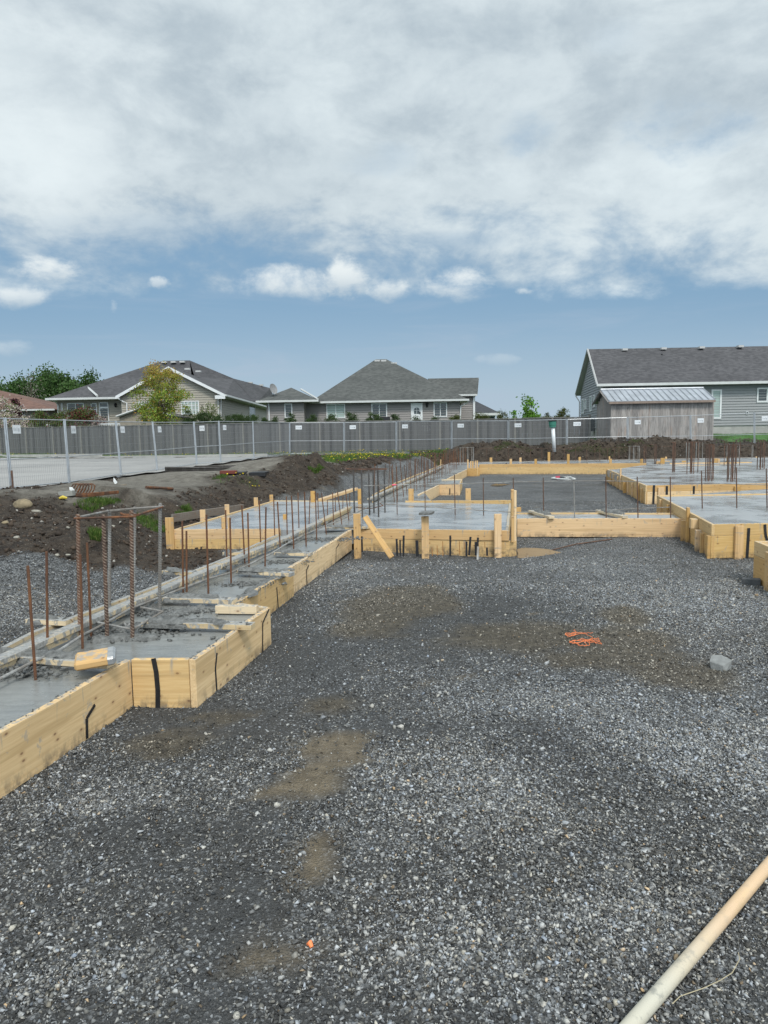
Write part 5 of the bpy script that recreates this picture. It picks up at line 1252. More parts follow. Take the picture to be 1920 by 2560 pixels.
# ================= wood fence =================
def fence_mat():
    m, nt, b, s = mat_new('weathered_fence'); t = nt.nodes.new('ShaderNodeTexCoord').outputs['Object']
    sp = nt.nodes.new('ShaderNodeSeparateXYZ'); nt.links.new(t, sp.inputs[0])
    v = nt.nodes.new('ShaderNodeTexWhiteNoise'); v.noise_dimensions = '1D'; nt.links.new(s.m('FLOOR', s.m('DIVIDE', sp.outputs[0], .1425)), v.inputs['W'])
    g = s.noise(s.mapping(t, (14, 14, 1.2)), 2.2, 5, .65)
    c = s.mix(v.outputs['Value'], (.066, .068, .072), (.135, .137, .138)); c = s.mix(s.m('MULTIPLY', s.ramp(g, .35, .7), .5), c, (.09, .085, .08))
    k = s.ramp(s.voro(s.mapping(t, (1, 1, .6)), 2.4), .045, .02); c = s.mix(s.m('MULTIPLY', k, .7), c, (.03, .028, .025))
    nt.links.new(c, b.inputs['Base Color']); b.inputs['Roughness'].default_value = .9; return m
M_fence = fence_mat(); M_fpost = simple('fence_post', (.175, .17, .158), .9, 0, .2, 2)
FA = Vector((-36, 53.6)); FB = at_y(1473, 1100, 42.6).xy
fpts = [at_y(-420, 1100, 55).xy, at_y(0, 1100, 49).xy, at_y(350, 1100, 45).xy, at_y(700, 1100, 42.4).xy, at_y(1100, 1100, 42.3).xy, FB]
ztop = [2.95, 2.80, 2.72, 2.68, 2.66, 2.70]
tf = thing('wooden_fence', (fpts[3].x, fpts[3].y, .8), 'tall weathered grey board fence running behind the whole site', 'fence')
rr = random.Random(6)
for i in range(len(fpts) - 1):
    a, b_ = fpts[i], fpts[i + 1]; L = (b_ - a).length; ns = max(1, round(L / 2.44)); d = (b_ - a) / L; nn = Vector((-d.y, d.x))
    for k in range(ns):
        p = a.lerp(b_, k / ns); q = a.lerp(b_, (k + 1) / ns); Ls = (q - p).length; zt = ztop[i] + (ztop[i + 1] - ztop[i]) * k / ns + rr.uniform(-.015, .015)
        mb = MB(); nb = int(Ls / .1425)
        for j in range(nb):
            x0 = j * Ls / nb; off = .0 if j % 2 else .016; zb_ = rr.uniform(0, .012)
            mb.box((x0 + .002, off, .62), (x0 + Ls / nb - .002, off + .014, zt - .06 - zb_))
        mb.box((0.0, .034, .95), (Ls, .075, 1.04)); mb.box((0.0, .034, zt - .35), (Ls, .075, zt - .26))
        Mw = Matrix(((d.x, nn.x, 0, p.x), (d.y, nn.y, 0, p.y), (0, 0, 1, 0), (0, 0, 0, 1)))
        place('fence_panel', mb, M_fence, Mw, tf, 0)
        place('post', MB().box((-.045, -.035, .5), (.045, .05, zt - .0)), M_fpost, Mw, tf, 0)
        place('cap_rail', MB().box((.046, -.03, zt - .055), (Ls - .046, .06, zt - .02)), M_fpost, Mw, tf, 0)
place('post', MB().box((-.06, -.05, .5), (.07, .06, 2.78)), M_fpost, Mw @ Matrix.Translation((Ls, 0, 0)), tf, 0)

# ================= temporary fence =================
def tfp(bx, by, tx, ty, Y): b0 = at_y(bx, by, Y); t0 = at_y(tx, ty, Y); return b0, t0
TP = [tfp(-230, 1246, -262, 1030, 15.2)] + [tfp(*a) for a in ((29, 1224, 12, 1044, 18), (174, 1209.6, 161, 1048, 20.2), (303, 1189, 289, 1052, 23.7), (393.5, 1177.5, 381, 1054, 26.4), (492, 1162, 484, 1054, 30), (552, 1158, 547, 1052, 31.2), (635, 1147, 632, 1052.5, 34), (724, 1136, 724, 1056, 39.5), (860.5, 1135, 860, 1055.5, 40.6), (991, 1134, 991, 1053.5, 40.2),
      (1129, 1130, 1129, 1051.5, 38.6), (1271, 1130, 1271, 1051, 37.2), (1417, 1128, 1417, 1047.5, 35.8), (1569, 1127, 1569, 1042.5, 35.4), (1727, 1128, 1726, 1037.5, 36.6), (1886, 1126, 1886, 1031.5, 37.4), (2050, 1124, 2050, 1026, 38))]
M_wire = simple('wire', (.24, .25, .26), .55, .5, .1, 4)
M_sign = simple('sign_white', (.62, .64, .66), .5, 0, .05, 4); M_sgrey = simple('sign_print', (.34, .36, .38), .6)
ordn = ['partly outside the left edge', 'first standing fully in view at the left edge', 'second from the left edge', 'third from the left edge', 'behind the rebar hoops on the left', 'narrow one beside the long dark bars', 'standing at the end of the road', 'leaving the road for the wooden fence',
        'in front of the satellite-dish house', 'below the leftmost windows of the middle house', 'below the second window of the middle house', 'below the white door of the middle house', 'left of the dark far roof', 'behind the green-capped pipe', 'right of the green-capped pipe', 'in front of the shed', 'in front of the lawn at right']
for i in range(len(TP) - 1):
    (b0, t0), (b1, t1_) = TP[i], TP[i + 1]
    th = thing('fence_panel_unit', (b0.x, b0.y, b0.z), 'temporary wire fence panel, ' + ordn[i], 'temporary fence', 'temporary wire fence panels')
    e = (b1 - b0).normalized() * .03; r_ = .021
    A0, A1, B0_, B1_ = b0 + e, t0 + e, b1 - e, t1_ - e
    mb = MB().tube([A0, A1], r_, 6).tube([B0_, B1_], r_, 6)
    f = lambda u, v: (A0.lerp(A1, v)).lerp(B0_.lerp(B1_, v), u)
    mb.tube([f(0, .985), f(.5, .985), f(1, .985)], .016, 6).tube([f(0, .42), f(1, .42)], .012, 5).tube([f(0, .03), f(1, .03)], .016, 5)
    mb.build('frame', M_galv, th)
    L = (B0_ - A0).length; nv = int(L / .075); mb = MB(); wr = .0012 + .000035 * b0.y
    for k in range(1, nv): mb.tube([f(k / nv, .03), f(k / nv, .985)], wr, 3, cap=False)
    for k in range(1, 7): mb.tube([f(0, .03 + .955 * k / 7), f(1, .03 + .955 * k / 7)], wr, 3, cap=False)
    mb.build('wire_mesh', M_wire, th)
    for q in (A0, B0_): 
        MB().box((q.x - .04, q.y - .3, q.z - .04), (q.x + .04, q.y + .3, q.z + .0)).build('foot', M_galv, th)
    if i != 7:
        us = (.10 if i != 5 else .2); w_ = .36 / L if i > 7 else .28 / L
        n_ = Vector((0, -.03, 0)); quad = [f(us, .78), f(us + w_, .78), f(us + w_, .90), f(us, .90)]
        fr_ = [q + n_ for q in quad]; bk_ = [q + n_ * .6 for q in quad]
        MB().add(fr_ + bk_, [(0, 1, 2, 3), (7, 6, 5, 4), (0, 4, 5, 1), (1, 5, 6, 2), (2, 6, 7, 3), (3, 7, 4, 0)]).build('sign_plate', M_sign, th)
        mb = MB()
        for (u0, u1, v0, v1) in ((.15, .24, .3, .7), (.34, .45, .3, .6), (.54, .60, .3, .72), (.68, .88, .25, .62)):
            g = lambda u, v: (fr_[0].lerp(fr_[1], u)).lerp(fr_[3].lerp(fr_[2], u), v) + Vector((0, -.002, 0))
            mb.add([g(u0, v0), g(u1, v0), g(u1, v1), g(u0, v1)], [(0, 1, 2, 3)])
        mb.build('sign_print', M_sgrey, th)
# dark post at the foot of the first panel
a = at_y(33, 1226, 17.9); b_ = at_y(29, 1176, 17.9); bar('steel_picket', 'short rusty picket at the foot of the leftmost fence upright', a, b_, .022, M_rustd, 'picket')

# pipe with the green cap, barrel
YP = 34.6; t = thing('vent_pipe', at_y(1385, 1122, YP), 'white standpipe with a green plastic cap, leaning slightly before the fence', 'pipe')
MB().tube([at_y(1386, 1130, YP), at_y(1382, 1064, YP)], .088, 16).build('pipe', M_pvc, t, True)
a = at_y(1381.5, 1068.5, YP); b_ = at_y(1381, 1051.5, YP)
M_grn = simple('green_plastic', (.03, .16, .115), .55, 0, .1, 3)
MB().tube([a, a.lerp(b_, .3), a.lerp(b_, .32), a.lerp(b_, .97), b_], [.155, .16, .172, .185, .185], 18).build('cap', M_grn, t, False)
mb = MB()
for k in range(22):
    an = k / 22 * 2 * math.pi; q = b_ + Vector((math.cos(an) * .19, math.sin(an) * .19, .0)); mb.tube([q + Vector((0, 0, -.03)), q + Vector((0, 0, .012))], .03, 6)
mb.tube([b_ + Vector((0, 0, -.01)), b_ + Vector((0, 0, .015))], .2, 18)
mb.build('rim', simple('dark_rim', (.02, .025, .022), .8), t)
Yb = 36.2; q = at_y(1341, 1120, Yb); o = MB().tube([q + Vector((0, 0, -.1)), q + Vector((0, 0, .08)), q + Vector((0, 0, .10)), q + Vector((0, 0, .15)), q + Vector((0, 0, .16))], [.14, .15, .19, .19, .17], 14).build('black_tub', M_black); tag(o, 'low black plastic tub at the fence foot left of the standpipe', 'tub')

# ================= houses =================
def siding_m(name, c):
    m, nt, b, s = mat_new(name); t = nt.nodes.new('ShaderNodeTexCoord').outputs['Object']
    n = s.noise(s.mapping(t, (.4, .4, 3)), 1.5, 4, .6)
    nt.links.new(s.mix(n, tuple(v * .88 for v in c), tuple(v * 1.1 for v in c)), b.inputs['Base Color']); b.inputs['Roughness'].default_value = .55; return m
def shingle_m(name, c0, c1, tint=None):
    m, nt, b, s = mat_new(name); t = nt.nodes.new('ShaderNodeTexCoord').outputs['Object']
    sp = nt.nodes.new('ShaderNodeSeparateXYZ'); nt.links.new(t, sp.inputs[0])
    row = s.m('FLOOR', s.m('DIVIDE', sp.outputs[2], .07))
    v = nt.nodes.new('ShaderNodeTexWhiteNoise'); v.noise_dimensions = '3D'
    nt.links.new(s.comb(s.m('FLOOR', s.m('ADD', s.m('MULTIPLY', sp.outputs[0], 4.5), s.m('MULTIPLY', row, .37))), s.m('FLOOR', s.m('MULTIPLY', sp.outputs[1], 1.2)), row), v.inputs['Vector'])
    l = s.noise(t, .35, 5, .6); gr = s.noise(t, 30, 3, .7)
    fr = s.m('FRACT', s.m('DIVIDE', sp.outputs[2], .07))
    c = s.mix(v.outputs['Value'], c0, c1); c = s.mix(s.m('MULTIPLY', s.ramp(l, .4, .7), .5), c, tint or tuple(x * .6 for x in c0)); c = s.mix(s.m('MULTIPLY', gr, .35), c, tuple(x * .6 for x in c0))
    c = s.mix(s.ramp(fr, .16, .04, 0, .55), c, tuple(x * .35 for x in c0))
    nt.links.new(c, b.inputs['Base Color']); b.inputs['Roughness'].default_value = .92; return m
M_glass = None
def glass_m():
    m, nt, b, s = mat_new('window_glass'); t = nt.nodes.new('ShaderNodeTexCoord').outputs['Object']
    n = s.noise(t, 1.2, 3, .5); nt.links.new(s.mix(n, (.012, .018, .02), (.07, .09, .09)), b.inputs['Base Color']); b.inputs['Roughness'].default_value = .08; b.inputs['Specular IOR Level'].default_value = .7; return m
M_glass = glass_m(); M_blind = simple('blind', (.32, .40, .38), .5, 0, .1, 1)
M_gut = simple('gutter_white', (.50, .51, .50), .45, 0, .06, 2); M_sof = simple('soffit', (.42, .42, .41), .6, 0, .05, 2)
LAP = .17
def siding_wall(parent, o, d, poly, mat, name='wall', z0=None, lap=LAP):
    """poly: convex outline in (s,z) along direction d from origin o; real overlapping laps"""
    o = Vector(o); d = Vector(d).normalized(); n = Vector((d.y, -d.x, 0)); mb = MB()
    zs = [p[1] for p in poly]; z = min(zs) if z0 is None else z0
    def xr(zv):
        xs_ = []
        for i in range(len(poly)):
            a, b_ = poly[i], poly[(i + 1) % len(poly)]
            if (a[1] - zv) * (b_[1] - zv) <= 0 and abs(a[1] - b_[1]) > 1e-9:
                t_ = (zv - a[1]) / (b_[1] - a[1]); xs_.append(a[0] + (b_[0] - a[0]) * t_)
        return (min(xs_), max(xs_)) if xs_ else None
    zmax = max(zs)
    while z < zmax - .01:
        z1 = min(z + lap, zmax); a = xr(z + 1e-4); b_ = xr(z1 - 1e-4)
        if a and b_:
            P = lambda s_, zz_, off: (o.x + d.x * s_ + n.x * off, o.y + d.y * s_ + n.y * off, zz_)
            mb.add([P(a[0], z, .042), P(a[1], z, .042), P(b_[1], z1, .0), P(b_[0], z1, .0), P(a[0], z, -.05), P(a[1], z, -.05), P(b_[1], z1, -.05), P(b_[0], z1, -.05)],
                   [(0, 1, 2, 3), (0, 4, 5, 1), (4, 7, 6, 5), (0, 3, 7, 4), (1, 5, 6, 2)])
        z = z1
    return mb.build(name, mat, parent)
def opening(parent, o, d, s0, s1, z0, z1, kind='window', nv=1, nh=0, pane=None, fw=.07, transom=None):
    o = Vector(o); d = Vector(d).normalized(); n = Vector((d.y, -d.x, 0))
    M_ = Matrix(((d.x, -n.x, 0, o.x), (d.y, -n.y, 0, o.y), (0, 0, 1, 0), (0, 0, 0, 1)))   # local y points into the wall
    mb = MB(); e = -.075
    mb.box((s0, e, z0), (s0 + fw, .05, z1), M_).box((s1 - fw, e, z0), (s1, .05, z1), M_).box((s0 + fw, e, z0), (s1 - fw, .05, z0 + fw), M_).box((s0 + fw, e, z1 - fw), (s1 - fw, .05, z1), M_)
    bw = .05
    for k in range(1, nv):
        x = s0 + (s1 - s0) * k / nv; mb.box((x - bw / 2, e + .015, z0 + fw), (x + bw / 2, .04, z1 - fw), M_)
    for k in range(1, nh + 1):
        z = z0 + (z1 - z0) * k / (nh + 1); mb.box((s0 + fw, e + .02, z - .02), (s1 - fw, .03, z + .02), M_)
    if transom: mb.box((s0 + fw, e + .005, transom - .06), (s1 - fw, .04, transom + .06), M_)
    f = mb.build(kind, M_white, parent)
    g = MB().box((s0 + fw * .8, -.035, z0 + fw * .8), (s1 - fw * .8, .0, z1 - fw * .8), M_).build('pane', pane or M_glass, f)
    return f
def roof(parent, quads, mat, name='roof', th=.06):
    mb = MB()
    for q in quads:
        q = [Vector(p) for p in q]; n = (q[1] - q[0]).cross(q[2] - q[0]).normalized(); n = n if n.z > 0 else -n
        dn = Vector((0, 0, -th)); k = len(q); mb.add(q + [p + dn for p in q], [tuple(range(k)), tuple(range(2 * k - 1, k - 1, -1))] + [(i, i + k, (i + 1) % k + k, (i + 1) % k) for i in range(k)])
    return mb.build(name, mat, parent)
def gutter(parent, a, b_, h=.14, w=.12, name='gutter', mat=None):
    a = Vector(a); b_ = Vector(b_); mb = MB().box((0, -w / 2, -h), ((b_ - a).length, w / 2, 0)); return place(name, mb, mat or M_gut, frame_m(a, b_ - a), parent, 0)
def spout(parent, pts, mat=None): return MB().tube(pts, .045, 6).build('downspout', mat or M_white, parent)
def rvent(parent, p, w=.45): return MB().box((p[0] - w / 2, p[1] - .18, p[2] - .06), (p[0] + w / 2, p[1] + .18, p[2] + .08)).build('roof_vent', M_sof, parent)
def P3(px, py, Y): return at_y(px, py, Y)

# ---- middle house
M_sidm = siding_m('grey_taupe_siding', (.225, .207, .198)); M_shm = shingle_m('grey_shingles', (.055, .058, .055), (.105, .108, .102), (.035, .039, .037))
YM = 53.0; hm = thing('bungalow', (0, YM, 1.0), 'grey bungalow with a big hipped roof, white door and satellite dish, centre', 'house')
ze = P3(980, 1001.5, YM - .5).z; xa = P3(774, 1001, YM - .5).x; xb = P3(1171, 1000, YM - .5).x
ap0 = P3(939, 898.5, YM + 8.5); ap1 = P3(966, 898, YM + 8.5); apz = ap0.z; ap1.z = apz
bkY_ = YM + 17.5
roof(hm, [[(xa, YM - .5, ze), (xb, YM - .5, ze), ap1[:], ap0[:]], [(xb, YM - .5, ze), (xb, bkY_, ze), ap1[:]], [(xb, bkY_, ze), (xa, bkY_, ze), ap0[:], ap1[:]], [(xa, bkY_, ze), (xa, YM - .5, ze), ap0[:]]], M_shm)
wx0, wx1 = P3(757, 1040, YM).x, P3(1149, 1040, YM).x
siding_wall(hm, (0, YM, 0), (1, 0, 0), [(wx0, 1.0), (wx1, 1.0), (wx1, ze - .05), (wx0, ze - .05)], M_sidm)
siding_wall(hm, (wx1, YM, 0), (0, 1, 0), [(0, 1.0), (17, 1.0), (17, ze - .05), (0, ze - .05)], M_sidm)
siding_wall(hm, (wx0, YM + 17, 0), (0, -1, 0), [(0, 1.0), (17, 1.0), (17, ze - .05), (0, ze - .05)], M_sidm)
MB().box((xa, YM - .5, ze - .10), (xb, bkY_, ze - .07)).build('soffit', M_sof, hm)
gutter(hm, (xa + .2, YM - .55, ze + .03), (xb + .05, YM - .55, ze + .03)); gutter(hm, (xb, YM - .5, ze + .03), (xb, bkY_, ze + .03))
def win(par, px0, px1, py0, py1, Y, **k):
    a = P3(px0, py0, Y); b_ = P3(px1, py1, Y); return opening(par, (0, Y, 0), (1, 0, 0), a.x, b_.x, b_.z, a.z, **k)
win(hm, 815.6, 863.5, 1010, 1045.5, YM, nv=2, pane=M_blind); win(hm, 928.5, 968, 1008.6, 1048, YM, nv=2); win(hm, 1083.6, 1117.6, 1006, 1042.6, YM, nv=2)
# white door
a = P3(1027, 1008, YM); b_ = P3(1056.5, 1055, YM); zd = b_.z - .35
dr_ = MB().box((a.x, YM - .07, zd), (a.x + .12, YM + .05, a.z)).box((b_.x - .12, YM - .07, zd), (b_.x, YM + .05, a.z)).box((a.x + .12, YM - .07, a.z - .12), (b_.x - .12, YM + .05, a.z)).box((a.x + .12, YM - .045, zd), (b_.x - .12, YM + .04, a.z - .12)).build('door', M_white, hm)
cxd = (a.x + b_.x) / 2; mb = MB(); pts = [(cxd - .2, zd + .95), (cxd + .2, zd + .95)] + [(cxd + .2 * math.cos(k / 6 * math.pi), a.z - .45 + .12 * math.sin(k / 6 * math.pi)) for k in range(7)]
n_ = len(pts); mb.add([(x, YM - .055, z) for x, z in pts] + [(x, YM - .03, z) for x, z in pts], [tuple(range(n_))] + [(i, i + n_, (i + 1) % n_ + n_, (i + 1) % n_) for i in range(n_)]); mb.build('pane', M_glass, dr_)
MB().box((cxd - .012, YM - .063, zd + .95), (cxd + .012, YM - .056, a.z - .34)).box((cxd - .2, YM - .063, zd + 1.2), (cxd - .013, YM - .056, zd + 1.22)).box((cxd + .013, YM - .063, zd + 1.2), (cxd + .2, YM - .056, zd + 1.22)).build('muntins', M_white, dr_)
MB().box((b_.x - .22, YM - .10, zd + .95), (b_.x - .15, YM - .05, zd + 1.1)).build('handle', M_black, dr_)
def wall_lamp(par, px, py, Y, d=(0, -1, 0)):
    q = P3(px, py, Y - .12); l = MB().tube([q + Vector((0, 0, -.16)), q + Vector((0, 0, -.12)), q + Vector((0, 0, .08)), q + Vector((0, 0, .17))], [.04, .07, .11, .03], 8); l.box((q.x - .03, q.y, q.z + .02), (q.x + .03, q.y + .12, q.z + .08)).build('wall_lamp', M_black, par)
wall_lamp(hm, 1067.5, 1012, YM)
wY = YM - 1.6; wa = P3(668, 1040, wY).x; wb = P3(760, 1040, wY).x; zw = P3(700, 1001.5, wY - .5).z
siding_wall(hm, (0, wY, 0), (1, 0, 0), [(wa, 1.0), (wb, 1.0), (wb, zw - .05), (wa, zw - .05)], M_sidm, 'wing_wall'); siding_wall(hm, (wb, wY, 0), (0, 1, 0), [(0, 1.0), (1.6, 1.0), (1.6, zw - .05), (0, zw - .05)], M_sidm, 'wing_wall')
siding_wall(hm, (wa, wY + 8, 0), (0, -1, 0), [(0, 1.0), (8, 1.0), (8, zw - .05), (0, zw - .05)], M_sidm, 'wing_wall')
ra = P3(641, 1001.5, wY - .5).x; rb = P3(796, 1001.5, wY - .5).x; apw = P3(728, 969, wY + 3.6); apw2 = Vector((apw.x, wY + 8, apw.z))
apv = Vector((apw.x + .1, wY + 6, apw.z))
roof(hm, [[(ra, wY - .5, zw), (rb, wY - .5, zw), apw[:]], [(rb, wY - .5, zw), (rb, wY + 8, zw), apw2[:], apw[:]], [(ra, wY + 8, zw), (ra, wY - .5, zw), apw[:], apw2[:]]], M_shm, 'wing_roof')
gutter(hm, (ra, wY - .55, zw + .02), (rb, wY - .55, zw + .02)); gutter(hm, (ra, wY + 8, zw + .02), (ra, wY - .5, zw + .02)); MB().box((ra, wY - .5, zw - .1), (rb, wY + 8, zw - .07)).build('soffit', M_sof, hm)
vq0 = P3(753, 974.5, wY + 3.0); vq1 = P3(795, 1000, wY - .3)
MB().tube([vq0 + Vector((0, -.1, .04)), vq1 + Vector((0, -.1, .06))], .07, 5).build('valley_flashing', M_gut, hm)
win(hm, 711, 731.6, 1009, 1044.4, wY)
spout(hm, [P3(666, 1003, wY - .4), P3(671, 1009, wY - .1), P3(672.5, 1020, wY - .1), P3(673, 1062, wY - .1)]); spout(hm, [P3(1170, 1003, YM - .4), P3(1166, 1008, YM - .2), P3(1152, 1016, YM - .1), P3(1150, 1062, YM - .1)])
q = P3(682, 973, wY + .8); td = thing('satellite_dish', q - Vector((0, 0, .9)), 'grey satellite dish on the left wing of the middle bungalow', 'satellite dish')
bm = bmesh.new(); bmesh.ops.create_circle(bm, cap_ends=False, segments=20, radius=.01); bm.free()
mb = MB(); rings_ = []
for j in range(5):
    r_ = .36 * j / 4; rings_.append([(r_ * math.cos(a_ / 18 * 2 * math.pi), -.0 + .30 * (j / 4) ** 2 * -.3, r_ * 1.1 * math.sin(a_ / 18 * 2 * math.pi)) for a_ in range(18)])
vs = [v for rg in rings_ for v in rg]; fs_ = [(j * 18 + a_, j * 18 + (a_ + 1) % 18, (j + 1) * 18 + (a_ + 1) % 18, (j + 1) * 18 + a_) for j in range(4) for a_ in range(18)]
Rm = Matrix.Translation(q) @ Matrix.Rotation(.9, 4, 'Z') @ Matrix.Rotation(-.3, 4, 'X'); mb.add([Rm @ Vector(v) for v in vs], fs_); mb.build('dish', simple('dish_grey', (.20, .20, .20), .6), td)
MB().tube([q + Vector((.0, .1, -.02)), q + Vector((0, .1, -.6)), q + Vector((0, .0, -.95))], .03, 6).build('mast', M_drk, td)
for px in (943, 959): rvent(hm, P3(px, 902.5, YM + 8.1))
rvent(hm, P3(985, 909, YM + 7.6), .5)
# right gable wing of the middle house
gY = YM + 4; g0 = P3(1070, 947, gY + 3); g1 = P3(1196, 943.5, gY + 3); g1.z = g0.z = (g0.z + g1.z) / 2; e0 = P3(1100, 986.5, gY); e1 = P3(1192.5, 985.8, gY); e0.z = e1.z
roof(hm, [[e0[:], e1[:], g1[:], g0[:]], [(e0.x, gY + 6, e0.z), g0[:], g1[:], (e1.x, gY + 6, e1.z)]], M_shm, 'gable_roof')
gutter(hm, e0 + Vector((0, -.06, .02)), e1 + Vector((0, -.06, .02)))
MB().add([e1 + Vector((.0, 0, -.1)), g1 + Vector((0, 0, -.1)), Vector((e1.x, gY + 6, e1.z - .1)), e1 + Vector((.06, 0, .04)), g1 + Vector((.06, 0, .06)), Vector((e1.x + .06, gY + 6, e1.z + .04)), ], [(0, 1, 4, 3), (1, 2, 5, 4), (0, 3, 5, 2), (3, 4, 5), (0, 2, 1)]).build('gable_trim', M_gut, hm)
gwx = P3(1186, 1030, gY + .4).x; siding_wall(hm, (0, gY + .4, 0), (1, 0, 0), [(P3(1152, 1000, gY).x, 1), (gwx, 1), (gwx, e1.z - .1), (P3(1152, 1000, gY).x, e1.z - .1)], M_sidm, 'wing_wall')
siding_wall(hm, (gwx, gY + .4, 0), (0, 1, 0), [(0, 1), (5.2, 1), (5.2, e1.z), (2.6, g1.z - .3), (0, e1.z)], M_sidm, 'wing_wall')
MB().box((gwx - .12, gY + .28, 1), (gwx + .04, gY + .42, e1.z - .1)).build('corner_trim', M_white, hm)

# ---- left house
M_sidl = siding_m('beige_siding', (.30, .275, .228)); M_shl = shingle_m('dark_grey_shingles', (.052, .051, .055), (.092, .090, .096))
YG = 55.0; hl = thing('bungalow', (-16, YG, 1.2), 'beige bungalow with a wide front gable and white eaves, left', 'house')
pk_ = P3(421, 917, YG - .4); el = P3(289, 991, YG - .4); er = P3(562, 986.5, YG - .4); zg = (el.z + er.z) / 2; el.z = er.z = zg
MB_ = Vector((pk_.x, YG + 9, pk_.z)); YB = YG + 17
top0 = P3(406.5, 902, YG + 8.5); top1 = P3(474, 901, YG + 8.5); top1.z = top0.z; tl = P3(114, 994.5, YG + .5); tl.z = zg
rear = P3(584, 946.4, YG + 13); rear2 = P3(676, 964.7, YG + 26); rear2.z = rear.z; erb = Vector((er.x, YG + 27, zg))
tgl = Vector((tl.x, YB + 1, zg))
hitL = Vector((pk_.x, YG + 7, pk_.z))
roof(hl, [[er[:], (er.x, YG + 13, zg), rear[:], top1[:], hitL[:], pk_[:]], [(er.x, YG + 13, zg), erb[:], rear2[:], rear[:]],
          [el[:], pk_[:], hitL[:], (el.x, YG + 3, zg + .1)],
          [tl[:], (el.x + 1.5, YG + .5, zg), (pk_.x, YG + 6.4, pk_.z - .25), top0[:]], [(pk_.x, YG + 6.2, pk_.z - .35), top1[:], top0[:]], [tl[:], top0[:], tgl[:]], [top0[:], top1[:], rear[:], (rear.x - 2, YB + 1, zg), tgl[:]],
          [rear[:], rear2[:], (rear2.x - 3.5, rear2.y, zg), (rear.x - 3.5, YG + 13, zg)]], M_shl)
def barge(par, a, b_, h=.20):
    a = Vector(a); b_ = Vector(b_); d = Vector((0, -.05, 0)); dn = Vector((0, 0, -h)); u = Vector((0, 0, .03))
    MB().add([a + d + u, b_ + d + u, b_ + d + dn, a + d + dn, a + u, b_ + u, b_ + dn, a + dn], [(0, 3, 2, 1), (4, 5, 6, 7), (0, 1, 5, 4), (3, 7, 6, 2), (0, 4, 7, 3), (1, 2, 6, 5)]).build('barge_board', M_white, par)
barge(hl, el, pk_); barge(hl, pk_, er)
# sloping soffit of the rakes and boxed ends
MB().box((er.x - .75, YG - .44, zg - .32), (er.x + .02, YG - .36, zg - .05)).build('eave_return', M_white, hl)
MB().box((er.x - .65, YG - .4, zg - .16), (er.x, YG + 26, zg - .12)).build('soffit', M_sof, hl)
gl, gr_ = P3(305, 1030, YG).x, P3(547, 1030, YG).x
sl = (pk_.z - zg) / (pk_.x - el.x); zz0 = zg + sl * (gl - el.x) - .12; sr = (pk_.z - zg) / (er.x - pk_.x); zz1 = zg + sr * (er.x - gr_) - .12
siding_wall(hl, (0, YG, 0), (1, 0, 0), [(gl, 1.2), (gr_, 1.2), (gr_, zz1), (pk_.x, pk_.z - .15), (gl, zz0)], M_sidl, 'wall', lap=.18)
siding_wall(hl, (gr_, YG, 0), (0, 1, 0), [(0, 1.2), (26, 1.2), (26, zg - .1), (0, zg - .1)], M_sidl, 'wall', lap=.18)
MB().box((gr_ - .06, YG - .06, 1.2), (gr_ + .05, YG + .02, zz1)).build('corner_trim', M_sof, hl)
gutter(hl, er + Vector((.06, 0, .02)), Vector((er.x + .06, YG + 26, zg + .02))); spout(hl, [P3(567, 988, YG + .2), P3(560, 993, YG + .3), P3(552.5, 999, YG + .3), P3(552, 1050, YG + .3)])
win(hl, 452, 499, 1002.5, 1036, YG, nv=5, nh=2, pane=M_blind); win(hl, 346, 389, 1004, 1036, YG, nv=5, nh=2, pane=M_blind)
opening(hl, (gr_, YG, 0), (0, 1, 0), 12.4, 15.6, 1.9, P3(645, 1011, YG + 14).z, nh=1)
YW = YG + 1.4; lx0, lx1 = P3(144, 1030, YW).x, gl + .1
siding_wall(hl, (0, YW, 0), (1, 0, 0), [(lx0, 1.2), (lx1, 1.2), (lx1, zg - .12), (lx0, zg - .12)], M_sidl, 'wall', lap=.18); siding_wall(hl, (lx0, YW + 12, 0), (0, -1, 0), [(0, 1.2), (12, 1.2), (12, zg - .1), (0, zg - .1)], M_sidl, 'wall', lap=.18)
MB().box((tl.x + .1, YW - .9, zg - .14), (lx1, YW + .3, zg - .10)).build('soffit', M_sof, hl); gutter(hl, Vector((tl.x, YG + .45, zg + .02)), Vector((el.x + .2, YG + .45, zg + .02)), .16)
MB().tube([P3(221, 970, YG + 3.2) + Vector((0, -.15, .05)), P3(245, 992.5, YG + .6) + Vector((0, -.15, .08))], .09, 5).build('valley_flashing', M_gut, hl)
win(hl, 168, 212, 1008, 1042, YW, nv=2); win(hl, 227, 244, 1008, 1040, YW, nh=1); win(hl, 153, 158, 1008, 1030, YW); win(hl, 304, 317, 1007, 1038, YW, nh=1)
f = win(hl, 248, 275, 1006, 1072, YW, transom=P3(260, 1019, YW).z); f.name = 'patio_door'
wall_lamp(hl, 288.5, 1013, YW); spout(hl, [P3(130, 1000, YW - .7), P3(141, 1007, YW - .2), P3(145, 1014, YW - .1), P3(146, 1050, YW - .1)]); spout(hl, [P3(293, 995, YW - .6), P3(306, 1003, YG - .2), P3(317, 1008, YG - .1), P3(318, 1050, YG - .1)])
for px, py, Y in ((411, 906, YG + 8), (434, 905.5, YG + 8), (456, 905, YG + 8), (469, 923, YG + 6.2), (496, 929, YG + 6.6), (626, 957, YG + 19), (653, 963, YG + 22)): rvent(hl, P3(px, py, Y), .42)

